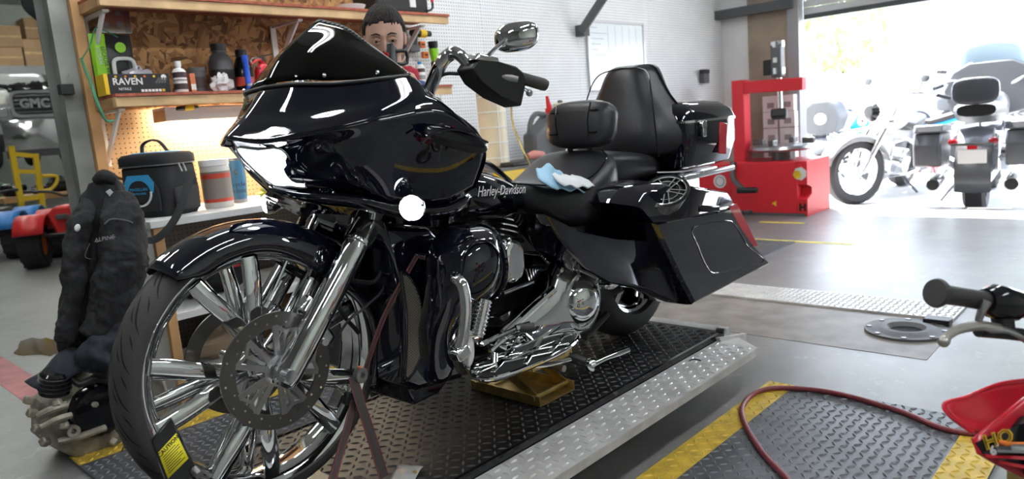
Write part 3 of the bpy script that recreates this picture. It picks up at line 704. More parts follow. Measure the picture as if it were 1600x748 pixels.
# stretched side covers in front of the bags
sc_o = [(1.734, 0.904), (1.890, 0.827), (2.105, 0.763), (2.353, 0.711), (2.422, 0.709), (2.608, 0.403), (2.498, 0.430), (2.291, 0.534), (2.050, 0.612), (1.910, 0.692), (1.789, 0.823)]
for sg in (-1, 1):
    def L(poly, y): return [Vector((x, YC+sg*(YC-y), z)) for x, z in poly]
    b = B(); b.loft([L(inset(sc_o, .95), 1.492), L(sc_o, 1.50), L(sc_o, 1.58), L(inset(sc_o, .96), 1.66)]); b.build('side_cover', 'paint', bike, ang=40)
# rear fender
b = B(); RX, RZ = 2.66, .53
rows = []
for i in range(25):
    a = math.radians(178-190*i/24); rows.append([Vector((RX+r*math.cos(a), YC+y, RZ+r*math.sin(a))) for r, y in ((.30, -.125), (.345, -.125), (.37, -.10), (.378, -.05), (.38, 0), (.378, .05), (.37, .10), (.345, .125), (.30, .125))])
b.loft(rows, closed=False).build('rear_fender', 'paint', bike, solid=.006, ang=60)
# body under the seat between the covers
b = B(); b.loft([[Vector((2.08, YC+y, z)) for y, z in ((-.15, .68), (.15, .68), (.15, .88), (-.15, .88))], [Vector((2.30, YC+y, z)) for y, z in ((-.2, .66), (.2, .66), (.2, .87), (-.2, .87))], [Vector((2.75, YC+y, z)) for y, z in ((-.24, .75), (.24, .75), (.24, .93), (-.24, .93))], [Vector((3.05, YC+y, z)) for y, z in ((-.2, .75), (.2, .75), (.2, .90), (-.2, .90))]]); b.build('tail_body', 'paint', bike, bev=.02)
# ---- rear wheel
rw = B().lathe([(.195, -.06), (.215, -.07), (.222, -.062), (.205, -.045), (.2, 0), (.205, .045), (.222, .062), (.215, .07), (.195, .06), (.188, 0)], (RX, YC, RZ), (0, 1, 0), 48, closed=True).build('rear_wheel', 'chrome', bike)
tp2 = [(.215+.104*math.sin(PI*i/14)**.6, -.09*math.cos(PI*i/14)) for i in range(15)]+[(.205, .06), (.205, -.06)]
B().lathe(tp2, (RX, YC, RZ), (0, 1, 0), 56, closed=True).build('tire', 'rubber', rw)
for k in range(5):
    a = 2*PI*k/5+.3; d = Vector((math.cos(a), 0, math.sin(a))); b = B(); b.bar(Vector((RX, YC-.03, RZ))+d*.03, Vector((RX, YC-.03, RZ))+d*.2, .035, .03, up=(0, 1, 0)); b.build('spoke', 'chrome_soft', rw, bev=.006)
B().cyl((RX, YC-.09, RZ), (RX, YC+.09, RZ), .05, n=24).build('hub', 'dark_steel', rw)
b = B(); b.bar((2.1, YC-.15, .50), (2.70, YC-.15, .53), .04, .09); b.bar((2.1, YC+.15, .50), (2.70, YC+.15, .53), .04, .09); b.box((2.12, YC, .5), (.08, .3, .09)); b.build('swingarm', 'black', bike, bev=.012)
b = B(); b.cyl((2.66, YC-.20, .53), (2.66, YC-.15, .53), .03, n=20); b.build('axle_nut', 'steel', bike)
b = B(); b.cyl((2.05, YC+.2, .42), (3.1, YC+.33, .44), .05, .055, n=20); b.build('muffler', 'chrome', bike)

# ---- engine, lower fairings, bars
EX, EZ = 1.82, .56
b = B(); b.box((EX, YC, EZ-.02), (.46, .22, .22)); b.cyl((EX-.02, YC-.13, EZ), (EX-.02, YC+.13, EZ), .15, n=28); ec = b.build('crankcase', 'black_gloss', bike, bev=.015)
for sg, nm in ((-1, 'cylinder'), (1, 'cylinder')):
    d = Vector((sg*math.sin(math.radians(22)), 0, math.cos(math.radians(22)))); o_ = Vector((EX, YC, EZ))+d*.12
    cyl_ = B().cyl(o_, o_+d*.20, .062, n=28).build(nm, 'black', bike)
    for i in range(9):
        B().lathe([(.06, 0), (.088, 0), (.088, .005), (.06, .005)], o_+d*(.018+i*.02), d, 28, closed=True).build('fin', 'chrome_soft' if i % 1 == 0 else 'black', cyl_)
    hd = o_+d*.20
    b = B(); b.box(hd+d*.02, (.16, .18, .05), (0, sg*math.radians(22), 0)); b.build('cylinder_head', 'black', bike, bev=.01)
    b = B(); b.box(hd+d*.07, (.15, .16, .055), (0, sg*math.radians(22), 0)); b.build('rocker_cover', 'chrome', bike, bev=.014)
# horn cover between the cylinders
b = B(); hc = (1.705, 1.630, 0.760)
b.loft([[Vector(hc)+Vector((x*k, y, z*k)) for x, z in ((-.045, -.07), (-.015, -.085), (.03, -.075), (.05, -.04), (.05, .03), (.025, .065), (-.01, .072), (-.04, .04))] for y, k in ((.06, .9), (.01, 1.0), (-.012, .97), (-.022, .8))])
b.build('horn_cover', 'chrome', bike, bev=.006)
b = B(); b.ell((1.666, 1.660, 0.832), (.022, .022, .024), 16, 10); b.cyl((1.663, 1.660, 0.807), (1.685, 1.680, 0.768), .015); b.build('choke_cap', 'chrome', bike)
b = B(); b.cyl((1.642, 1.620, 0.657), (1.788, 1.620, 0.664), .007); b.build('shift_shaft', 'chrome_soft', bike)
# primary cover
pc = [(1.573, 0.508), (1.620, 0.550), (1.743, 0.592), (1.847, 0.625), (1.881, 0.679), (1.949, 0.690), (2.047, 0.673), (2.112, 0.631), (2.144, 0.551), (2.135, 0.467), (2.073, 0.414), (1.992, 0.412), (1.867, 0.438), (1.732, 0.440), (1.614, 0.457)]
def Lp(poly, y): return [Vector((x, y, z)) for x, z in poly]
b = B(); b.loft([Lp(inset(pc, .35), 1.574), Lp(inset(pc, .62), 1.578), Lp(inset(pc, .84), 1.586), Lp(inset(pc, .95), 1.596), Lp(pc, 1.616), Lp(pc, 1.70), Lp(inset(pc, .98), 1.74)]); pcv = b.build('primary_cover', 'chrome', bike, ang=80)
dc = Vector((1.999, 1.585, 0.552))
b = B(); b.lathe([(.118, .03), (.116, .008), (.110, -.004), (.103, -.010), (.094, -.010)], dc, (0, 1, 0), 48); b.lathe([(0, -.05), (.025, -.0485), (.05, -.042), (.07, -.030), (.082, -.016), (.086, -.006), (.086, 0)], dc, (0, 1, 0), 48)
b.lathe([(.086, -.006), (.095, -.008), (.095, .0), (.086, 0)], dc, (0, 1, 0), 48, closed=True)
b.build('derby_cover', 'chrome', pcv)
for i in range(5):
    a = 2*PI*i/5+.6; b = B(); b.cyl(dc+Vector((.09*math.cos(a), -.012, .09*math.sin(a))), dc+Vector((.09*math.cos(a), 0, .09*math.sin(a))), .006, n=8); b.build('bolt', 'chrome', pcv)
for (u0, p0) in ((0, (1.637, 1.588, 0.547)), (1, (1.798, 1.588, 0.616)), (2, (1.895, 1.588, 0.686)), (3, (2.060, 1.588, 0.654)), (4, (1.902, 1.588, 0.443)), (5, (1.628, 1.588, 0.472))):
    b = B(); b.cyl(p0, Vector(p0)+Vector((0, -.012, 0)), .009, n=10); b.build('bolt', 'chrome', pcv)
b = B(); b.tube([(1.600, 1.583, 0.537), (1.736, 1.583, 0.587), (1.854, 1.583, 0.626)], [.010, .014, .012], 8, 4); b.tube([(1.609, 1.583, 0.485), (1.749, 1.583, 0.478), (1.860, 1.583, 0.497)], [.010, .012, .010], 8, 4); b.build('cover_ribs', 'chrome', pcv)
b = B()
for i in range(7):
    p0 = Vector((1.877, 1.592, 0.674))+Vector((.010*i-.02, .002, -.012*i)); b.bar(p0+Vector((.0, 0, .0)), p0+Vector((.03, 0, .03)), .003, .006)
b.build('cooling_slots', 'black', pcv)
b = B(); b.lathe([(0, -.016), (.035, -.014), (.045, -.006), (.048, .0), (.048, .02)], (1.683, 1.585, 0.492), (0, 1, 0), 28); b.build('inspection_cap', 'chrome', pcv)
# foot board: curved rim with chrome inlay bars
FZ = .475
o = [(1.36, 1.47), (1.385, 1.425), (1.50, 1.405), (1.68, 1.41), (1.80, 1.45), (1.835, 1.50), (1.76, 1.545), (1.60, 1.56), (1.42, 1.55)]
b = B(); b.prism([(x, y) for x, y in o], (0, 0, FZ), (1, 0, 0), (0, 1, 0), .016); fb = b.build('footboard', 'black', bike, bev=.004)
b = B(); b.tube([(x, y, FZ+.016) for x, y in crom([Vector((x, y, 0)) for x, y in o], 3, True) for _ in [0]] if 0 else [(p.x, p.y, FZ+.014) for p in crom([Vector((x, y, 0)) for x, y in o], 3, True)], .007, 8, closed=True); b.build('rim', 'chrome', fb)
for i, (x0, y0, x1, y1) in enumerate(((1.40, 1.53, 1.62, 1.42), (1.48, 1.55, 1.72, 1.425), (1.40, 1.45, 1.60, 1.55), (1.50, 1.415, 1.72, 1.54), (1.62, 1.42, 1.80, 1.50), (1.39, 1.49, 1.80, 1.48))):
    b = B(); b.bar((x0, y0, FZ+.021), (x1, y1, FZ+.021), .016, .008); b.build('inlay_bar', 'chrome', fb, bev=.003)
for x in (1.45, 1.72):
    b = B(); b.bar((x, 1.55, FZ-.005), (x+.02, 1.75, FZ-.01), .03, .02); b.build('bracket', 'chrome', fb, bev=.004)
# heel/toe shifter
b = B(); b.tube([(1.459, 1.550, 0.548), (1.515, 1.550, 0.552), (1.615, 1.550, 0.556)], .008, 8, 3); b.tube([(1.459, 1.550, 0.548), (1.389, 1.520, 0.584)], .008, 8); b.cyl((1.615, 1.550, 0.556), (1.660, 1.530, 0.559), .012, n=14)
sh = b.build('shift_lever', 'chrome', bike)
b = B(); b.cyl((1.627, 1.545, 0.555), (1.666, 1.520, 0.551), .015, n=14); b.build('shift_peg', 'rubber', sh)
b = B(); b.tube([(1.519, 1.570, 0.507), (1.575, 1.560, 0.530), (1.650, 1.560, 0.530), (1.707, 1.560, 0.482)], .006, 8, 4); b.build('shift_rod', 'chrome', bike)
# kickstand
b = B(); b.tube([(1.381, 1.500, 0.493), (1.436, 1.500, 0.487), (1.521, 1.490, 0.468), (1.656, 1.480, 0.435), (1.784, 1.480, 0.415)], [.010, .012, .012, .013, .010], 10, 4, flat=.6); b.cyl((1.455, 1.500, 0.483), (1.480, 1.520, 0.516), .012); ks = b.build('kickstand', 'chrome', bike)
b = B(); b.box((1.391, 1.500, 0.489), (.04, .03, .012), (0, .5, 0)); b.build('foot', 'chrome', ks, bev=.004)
# frame rails
for sg in (-1, 1):
    y = YC+sg*.13
    b = B(); b.tube([(1.40, y*.3+YC*.7, 1.0), (1.42, y, .85), (1.45, y, .5), (1.52, y, .44), (2.05, y, .44), (2.12, y, .52)], .018, 10, 5); b.build('frame_rail', 'black_gloss', bike)
b = B(); b.tube([(1.951, 1.720, 0.843), (2.056, 1.700, 0.695), (2.190, 1.680, 0.540)], .016, 10, 4); b.build('frame_tube', 'black_gloss', bike)
b = B(); b.box((1.88, YC, .43), (.62, .24, .05)); b.build('sump', 'black', bike, bev=.01)
# passenger peg
b = B(); b.tube([(2.107, 1.600, 0.579), (2.125, 1.570, 0.577)], .010, 8); pp = b.build('passenger_peg', 'chrome', bike)
b = B(); b.ell((2.131, 1.530, 0.597), (.055, .02, .016), 18, 10, (0, -.16, .1), e=.6); b.build('peg_pad', 'chrome', pp)
b = B(); b.tube([(2.022, 1.600, 0.406), (2.091, 1.600, 0.429), (2.167, 1.600, 0.459)], .014, 10, 3); b.build('peg_mount', 'black', bike)
# ---- lower fairings with round pods
for sg in (-1, 1):
    def mk(lv):
        secs = []
        for (px, y, z, rx, ry) in lv:
            secs.append([Vector((px+rx*math.copysign(abs(math.cos(a))**.8, math.cos(a)), YC+sg*(YC-y)+ry*math.copysign(abs(math.sin(a))**.8, math.sin(a)), z)) for a in [2*PI*i/24 for i in range(24)]])
        return secs
    b = B(); b.loft(mk([(1.43, 1.56, .915, .03, .04), (1.43, 1.545, .905, .065, .075), (1.42, 1.54, .875, .09, .10), (1.412, 1.54, .82, .105, .11), (1.402, 1.545, .76, .107, .105), (1.395, 1.56, .70, .10, .09), (1.36, 1.60, .63, .075, .07), (1.345, 1.62, .55, .055, .06), (1.34, 1.63, .47, .045, .05), (1.34, 1.63, .45, .02, .03)]))
    lf = b.build('lower_fairing', 'paint', bike, sub=1, ang=80)
    b = B(); b.tube([Vector((1.50, YC+sg*(YC-1.54)+.082*math.cos(a), .795+.11*math.sin(a))) for a in [2*PI*i/32 for i in range(32)]], .008, 8, closed=True); b.build('pod_rim', 'paint', lf)
    b = B(); b.tube([Vector((1.38+.08*math.sin(a), YC+sg*(YC-1.435)+.006*abs(math.cos(a)), .80+.085*math.cos(a))) for a in [2*PI*i/32 for i in range(32)]], .003, 6, closed=True); b.build('pod_seam', 'black_gloss', lf)
# chin fairing with mesh grille
chn = [(1.218, 0.971), (1.372, 0.935), (1.463, 0.851), (1.450, 0.653), (1.466, 0.416), (1.281, 0.436), (1.228, 0.477), (1.253, 0.625), (1.257, 0.757), (1.236, 0.873)]
b = B(); b.loft([Lp(inset(chn, .90), 1.645), Lp(inset(chn, .97), 1.655), Lp(chn, 1.675), Lp(chn, 2*YC-1.675), Lp(inset(chn, .97), 2*YC-1.655), Lp(inset(chn, .9), 2*YC-1.645)]); cf = b.build('chin_fairing', 'paint', bike, ang=40)
mat('mesh_metal', (.55, .50, .42), .35, .9, bump=.9, bscale=420)
gm = [(1.257, 0.806), (1.296, 0.769), (1.317, 0.707), (1.319, 0.629), (1.292, 0.539), (1.248, 0.498), (1.229, 0.500), (1.246, 0.591), (1.259, 0.702)]
b = B(); b.loft([Lp(gm, 1.640), Lp(inset(gm, .98), 1.648)]); mg = b.build('grille', 'mesh_dark', cf) if 'mesh_dark' in M else None
if mg is None:
    mat('mesh_dark', (.22, .19, .15), .35, .8); mg = b.build('grille', 'mesh_dark', cf)
# woven wires of the grille
b = B(); xs = [p[0] for p in gm]; zs = [p[1] for p in gm]
def inside(x, z):
    c = False; n = len(gm)
    for i in range(n):
        x1, z1 = gm[i]; x2, z2 = gm[i-1]
        if (z1 > z) != (z2 > z) and x < (x2-x1)*(z-z1)/(z2-z1)+x1: c = not c
    return c
i = 0
z = min(zs)
while z < max(zs):
    x = min(xs)+(.004 if i % 2 else 0)
    while x < max(xs):
        if inside(x, z): b.add([(x-.003, 1.6385, z), (x, 1.636, z+.0024), (x+.003, 1.6385, z), (x, 1.636, z-.0024)], [(0, 1, 2, 3)])
        x += .008
    z += .0045; i += 1
stuff(b.build('grille_mesh', 'mesh_metal', cf, weld=False))
b = B(); b.tube([Vector((x, 1.638, z)) for x, z in gm], .005, 8, 3, closed=True); b.build('grille_frame', 'paint', cf)
b = B(); b.loft([Lp([(1.267, 0.457), (1.444, 0.430), (1.386, 0.393), (1.282, 0.387)], y) for y in (1.68, 2.06)]); b.build('chin_lip', 'paint', cf, bev=.008)
# horizontal chrome brace behind the fork
b = B(); b.cyl((1.298, 1.800, 0.854), (1.344, 1.620, 0.833), .012, n=14); b.build('brace', 'chrome', bike)
# highway bar and peg
b = B(); b.tube([(1.496, 1.620, 0.666), (1.347, 1.500, 0.778), (1.302, 1.460, 0.795), (1.296, 1.430, 0.779), (1.293, 1.420, 0.719), (1.274, 1.420, 0.644), (1.268, 1.440, 0.586), (1.373, 1.550, 0.500), (1.524, 1.680, 0.430)], .017, 12, 6); hb = b.build('engine_guard', 'chrome', bike)
b = B(); b.box((1.259, 1.425, 0.603), (.05, .045, .035), (0, -.3, 0)); b.build('clamp', 'chrome', hb, bev=.008)
b = B(); b.ell((1.287, 1.420, 0.599), (.012, .02, .045), 14, 10, (0, .15, 0)); b.build('guard_plate', 'white_plastic', hb)
b = B(); b.cyl((1.270, 1.420, 0.650), (1.312, 1.400, 0.645), .011); b.cyl((1.304, 1.400, 0.637), (1.348, 1.400, 0.729), .017, n=16); hp = b.build('highway_peg', 'chrome', bike)
for i in range(9):
    q = Vector((1.308, 1.400, 0.646)).lerp(Vector((1.344, 1.400, 0.723)), i/8); b = B(); b.lathe([(.016, -.002), (.021, -.002), (.021, .002), (.016, .002)], q, (.2, 0, 1), 16, closed=True); b.build('peg_ring', 'chrome', hp)
# ---- handlebars, controls, mirror
hb0 = [(1.375, 1.660, 1.178), (1.364, 1.600, 1.257), (1.369, 1.520, 1.362), (1.383, 1.490, 1.391), (1.388, 1.460, 1.391), (1.400, 1.430, 1.351), (1.470, 1.370, 1.324), (1.585, 1.335, 1.293)]
for sg in (-1, 1):
    def mr(p): return Vector((p[0], YC+sg*(YC-p[1]), p[2]))
    b = B(); b.tube([mr(p) for p in hb0[:6]], [.019, .019, .019, .019, .018, .014], 14, 6); hbar = b.build('handlebar', 'chrome', bike)
    b = B(); b.cyl(mr((1.399, 1.430, 1.347)), mr((1.504, 1.360, 1.312)), .0125); b.build('bar_end', 'steel', hbar)
    gr = B().tube([mr((1.510, 1.365, 1.319)), mr((1.580, 1.335, 1.295)), mr((1.590, 1.332, 1.291))], [.0165, .0175, .015], 16).build('grip', 'rubber', hbar)
    cpoly = [(1.368, 1.420, 1.346), (1.402, 1.430, 1.372), (1.454, 1.410, 1.364), (1.496, 1.380, 1.347), (1.516, 1.370, 1.327), (1.513, 1.365, 1.299), (1.515, 1.390, 1.238), (1.460, 1.420, 1.270), (1.402, 1.430, 1.310)]
    b = B(); b.loft([[mr(p)+Vector((0, sg*.03, 0)) for p in cpoly], [mr(p)+Vector((0, sg*.02, 0))*0 for p in cpoly], [mr(p)-Vector((0, sg*.035, 0)) for p in cpoly]]) if sg < 0 else b.loft([[mr(p)*1.0 for p in cpoly[:6]], [mr(p)+Vector((0, .03, -.01)) for p in cpoly[:6]]])
    b.build('control_cover', 'black', hbar, bev=.006)
    b = B(); b.loft([[mr(p)+Vector((0, dy, 0)) for p in ((1.383, 1.420, 1.368), (1.402, 1.420, 1.386), (1.473, 1.420, 1.373), (1.476, 1.420, 1.360))] for dy in (-.03, .04)]); b.build('master_cylinder', 'chrome', hbar, bev=.005)
    b = B(); b.tube([mr((1.514, 1.400, 1.316)), mr((1.518, 1.370, 1.297)), mr((1.531, 1.350, 1.280))], [.008, .008, .007], 8, 3, flat=.6); b.ell(mr((1.538, 1.350, 1.274)), (.010, .010, .010), 10, 8); b.build('lever', 'steel', hbar)
    if sg < 0:
        b = B(); b.tube([(1.425, 1.400, 1.366), (1.449, 1.390, 1.390), (1.503, 1.390, 1.421)], .006, 10, 4); ms = b.build('mirror_stem', 'chrome', hbar)
        c0 = Vector((1.543, 1.385, 1.430)); ax = Vector((-.75, -.62, .05)).normalized(); ex = Vector((.62, -.75, 0)); ex = (ex-ax*ex.dot(ax)).normalized(); ey = ax.cross(ex)
        if ey.z < 0: ey = -ey
        n = 32
        def mo(a, k): return ex*(.062*k*math.copysign(abs(math.cos(a))**.75, math.cos(a)))+ey*(.040*k*math.copysign(abs(math.sin(a))**.75, math.sin(a)))+ey*(.006*k*math.cos(a))
        b = B(); b.loft([[c0+mo(2*PI*i/n, k)+ax*h for i in range(n)] for k, h in ((.90, -.012), (1.0, -.010), (1.0, .0), (.93, .012), (.75, .022), (.45, .028), (.1, .030))]); b.build('mirror_shell', 'chrome', hbar, ang=50)
b = B(); b.tube([(1.42, 1.87, 1.29), (1.48, 1.92, 1.36), (1.550, 1.950, 1.423)], .008, 8, 4); pm = b.build('phone_mount', 'black', bike)
B().box((1.553, 1.950, 1.440), (.05, .025, .085), (0, .35, .6)).build('clamp', 'black', pm, bev=.006)
B().tube([(1.571, 1.950, 1.460), (1.615, 1.950, 1.461), (1.615, 1.950, 1.423), (1.577, 1.950, 1.419)], .006, 8, 2).build('clamp_arm', 'black', pm)
B().cyl((1.520, 1.940, 1.446), (1.538, 1.950, 1.448), .009, n=12).build('red_knob', 'red', pm)
b = B(); b.tube([(1.380, 1.600, 1.291), (1.375, 1.520, 1.340), (1.386, 1.460, 1.339), (1.408, 1.440, 1.342)], .005, 8, 5); b.build('clutch_cable', 'black', bike)

# ---------------------------------------------------------------- shelf wall
quad_box(1.345, 3.438, 4.17, 4.2, 1.43, 3.2).build('osb_panel', 'osb', wb)
quad_box(1.345, 3.438, 4.178, 4.2, .88, 1.43).build('pegboard_panel', 'peg_brown', wb)
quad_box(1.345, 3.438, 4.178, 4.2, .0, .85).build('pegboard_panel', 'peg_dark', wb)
tag(quad_box(1.29, 1.343, 4.06, 4.198, 0, 3.2).build('wall_stud', 'wood', bev=.003), 'bare wooden upright at the left end of the shelves', 'wall stud')
mat('ply_edge', (.36, .10, .06), .8, noise=.3, nscale=30)
def shelf(label, z, x0, x1, brk):
    t = thing('wall_shelf', label, 'shelf', ((x0+x1)/2, 4.0, z))
    quad_box(x0, x1, 3.765, 4.168, z, z+.014).build('board', 'ply_edge', t)
    quad_box(x0, x1, 3.775, 3.81, z-.048, z-.0005).build('front_rail', 'wood_pale', t, bev=.003)
    quad_box(x0, x0+.035, 3.811, 4.16, z-.048, z-.0005).build('end_rail', 'wood', t, bev=.003)
    for x in brk:
        b = B(); b.box((x, 4.158, z-.19), (.035, .012, .28)); b.box((x, 3.99, z-.058), (.03, .30, .012)); b.bar((x, 4.155, z-.30), (x, 3.88, z-.06), .03, .012, up=(1, 0, 0)); b.build('bracket', 'white_plastic', t)
    return t
shelf('middle plywood shelf with a pine front rail, holding bottles and a glove box', 1.472, 1.325, 3.5, (1.37, 2.42))
shelf('top plywood shelf with a pine front rail above the man', 1.94, 1.325, 3.53, (1.37, 2.42, 3.35))
# workbench under the shelves
wbn = thing('workbench', 'white-topped workbench with a pegboard back under the lit shelf', 'workbench', (2.3, 3.8, 0))
quad_box(1.27, 3.4, 3.45, 4.16, .855, .89).build('top', 'white', wbn, bev=.004)
quad_box(1.29, 1.325, 3.50, 4.15, 0, .854).build('end_panel', 'white', wbn)
quad_box(1.285, 1.33, 3.465, 3.499, 0, .854).build('post', 'wood', wbn, bev=.003)
quad_box(2.3, 2.345, 3.465, 3.499, 0, .854).build('post', 'wood', wbn, bev=.003)
quad_box(3.36, 3.395, 3.465, 4.15, 0, .854).build('end_panel', 'white', wbn)
quad_box(1.326, 3.355, 3.48, 4.15, .405, .44).build('lower_shelf', 'white', wbn, bev=.003)
quad_box(1.326, 3.355, 3.52, 4.15, .06, .09).build('bottom_shelf', 'white', wbn, bev=.003)
# shop light under the middle shelf
lt = thing('shelf_light', 'white wooden shop light housing glowing under the middle shelf', 'lamp', (2.2, 4.0, 1.38))
quad_box(1.62, 2.9, 3.95, 3.965, 1.352, 1.423).build('front_board', 'white', lt)
quad_box(1.62, 2.9, 3.966, 4.12, 1.412, 1.423).build('top_board', 'white', lt)
for x in (1.62, 2.885): quad_box(x, x+.015, 3.966, 4.12, 1.352, 1.411).build('end_board', 'wood_pale', lt)
B().cyl((1.70, 4.05, 1.385), (2.85, 4.05, 1.385), .013, n=10).build('tube', 'tube_warm', lt)
# screwdriver in the pegs under the shelf
t = thing('screwdriver', 'long screwdriver with yellow and black handle under the middle shelf', 'screwdriver', (1.724, 3.860, 1.418))
B().tube([(1.642, 3.860, 1.408), (1.662, 3.860, 1.410), (1.723, 3.860, 1.411), (1.754, 3.860, 1.413)], [.010, .013, .013, .009], 12).build('handle', 'black', t)
B().tube([(1.682, 3.860, 1.409), (1.730, 3.860, 1.412)], [.0138, .0138], 12).build('grip', 'yellow', t)
B().cyl((1.754, 3.860, 1.413), (2.000, 3.860, 1.410), .004, n=8).build('shaft', 'steel', t)
# electrical box
t = thing('junction_box', 'open galvanised metal junction box on the chipboard wall', 'electrical box', (1.48, 4.1, 1.80))
bx0, bz0 = 1.425, 1.83
b = B(); b.box((1.505, 4.165, 1.90), (.16, .006, .16))
b.box((1.428, 4.145, 1.90), (.004, .045, .16)); b.box((1.583, 4.145, 1.90), (.004, .045, .16)); b.box((1.505, 4.145, 1.822), (.16, .045, .004)); b.box((1.505, 4.145, 1.978), (.16, .045, .004))
b.build('box', 'chrome_soft', t)
for (dx, dz, r) in ((-.04, .035, .014), (.0, .045, .011), (.035, .03, .014), (-.03, -.035, .018), (.035, -.03, .016)):
    B().lathe([(0, -.002), (r, -.002), (r, 0)], (1.505+dx, 4.161, 1.90+dz), (0, 1, 0), 16).build('knockout', 'steel', t)
# green cord hanging from the stud
mat('green_cord', (.05, .22, .12), .7)
b = B(); b.tube([(1.289, 4.030, 1.678), (1.282, 3.980, 1.623), (1.271, 3.900, 1.548), (1.232, 3.740, 1.446), (1.246, 3.730, 1.380), (1.263, 3.740, 1.359), (1.292, 3.760, 1.359)], .007, 8, 5)
tag(b.build('braided_rope', 'green_cord'), 'green braided cord hanging from the wooden upright over the middle shelf', 'cord')
b = B(); b.tube([(1.282, 4.000, 1.674), (1.313, 3.960, 1.730), (1.355, 3.960, 1.816), (1.405, 3.960, 1.799), (1.453, 3.970, 1.777)], .003, 6, 5)
tag(b.build('thin_green_wire', 'green_cord'), 'thin green wire looping in front of the junction box', 'wire')
ZS = 1.487
def V3(x, y, z): return Vector((x, y, z))
# wipes pack
wp = thing('wipes_pack', 'lime green and black pack of wipes standing on the middle shelf', 'wipes pack', (1.42, 4.02, ZS))
mat('wipes_black', (.02, .022, .024), .35); mat('wipes_lime', (.28, .62, .02), .4)
def pillow(x0, x1, z0, z1, yf, d, n=8):
    rows = []
    for i in range(n+1):
        r = []
        for j in range(n+1):
            s_, t_ = j/n, i/n; k = (math.sin(PI*s_)*math.sin(PI*t_))**.35 if 0 < s_ < 1 and 0 < t_ < 1 else 0
            r.append(V3(x0+(x1-x0)*s_, yf-d*k+random.uniform(-.003, .003), z0+(z1-z0)*t_))
        rows.append(r)
    b = B(); b.loft(rows, closed=False)
    b2 = [[V3(p.x, yf*2-p.y, p.z) for p in r] for r in rows]
    b.loft(b2, closed=False); return b
b = pillow(1.345, 1.545, ZS, ZS+.315, 4.06, .045); b.build('pouch', 'wipes_black', wp)
b = pillow(1.34, 1.415, ZS, ZS+.315, 4.04, .035); b.build('green_panel', 'wipes_lime', wp)
b = B(); 
for q in ((1.47, ZS+.22, .03), (1.47, ZS+.22, .02)): pass
b.tube([V3(1.475+.05*math.copysign(abs(math.cos(a))**.5, math.cos(a)), 4.005, ZS+.135+.055*math.copysign(abs(math.sin(a))**.5, math.sin(a))) for a in [2*PI*i/24 for i in range(24)]], .010, 8, closed=True); b.build('flap', 'white_plastic', wp)
B().lathe([(0, 0), (.026, 0), (.026, .004), (.0, .004)], (1.47, 4.008, ZS+.245), (0, -1, 0), 20).build('emblem', 'wipes_lime', wp)
text('BECAUSE WIPES', .028, (1.392, 4.002, ZS+.165), (.12, 0, -1), (1, 0, .12), 'black', wp, wid=.85)
text('NATURAL', .022, (1.362, 4.0, ZS+.2), (.12, 0, -1), (1, 0, .12), 'white', wp, wid=.85)
# glove box
gb = thing('glove_box', 'black and yellow box of nitrile gloves at the shelf edge', 'box', (1.46, 3.88, ZS))
mat('box_black', (.018, .018, .02), .4)
quad_box(1.33, 1.62, 3.84, 3.95, ZS, ZS+.098).build('carton', 'box_black', gb, bev=.002)
quad_box(1.31, 1.329, 3.838, 3.952, ZS, ZS+.099).build('yellow_end', 'yellow', gb, bev=.002)
text('RAVEN', .045, (1.418, 3.8385, ZS+.06), (1, 0, 0), (0, 0, 1), 'white', gb, bold=.001)
text('NITRILE', .017, (1.40, 3.8385, ZS+.025), (1, 0, 0), (0, 0, 1), 'white', gb)
for i in range(7): quad_box(1.475+i*.017, 1.488+i*.017, 3.8382, 3.8395, ZS+.010, ZS+.022).build('pictogram', 'white' if i < 6 else 'yellow', gb)
for i in range(5): B().lathe([(0, 0), (.006, 0), (.006, .001)], (1.365+i*.045, 3.8385, ZS+.085), (0, -1, 0), 10).build('dot', 'orange' if i % 2 else 'yellow', gb)
B().lathe([(0, 0), (.014, 0), (.014, .001)], (1.592, 3.8385, ZS+.08), (0, -1, 0), 14).build('badge', 'white', gb)
for i in range(4): B().bar((1.55+i*.014, 3.8383, ZS+.05), (1.57+i*.012, 3.8383, ZS+.078), .009, .001, up=(0, 1, 0)).build('glove_print', 'grey_dark', gb)
# crumpled grey wrap behind the glove box
def crumple(c, r, seed, n=14, m=10, amp=.35):
    rnd = random.Random(seed); b = B(); b.ell(c, r, n, m)
    b.v = [Vector(c)+(p-Vector(c))*(1+rnd.uniform(-amp, amp)) for p in b.v]; 
    zmin = c[2]-r[2]
    for p in b.v: p.z = max(p.z, zmin)
    return b
mat('film', (.30, .28, .31), .25, coat=.3)
tag(crumple((1.53, 3.978, ZS+.07), (.085, .018, .07), 3).build('plastic_wrap', 'film', ang=15), 'crumpled grey plastic wrap behind the glove box', 'plastic wrap')
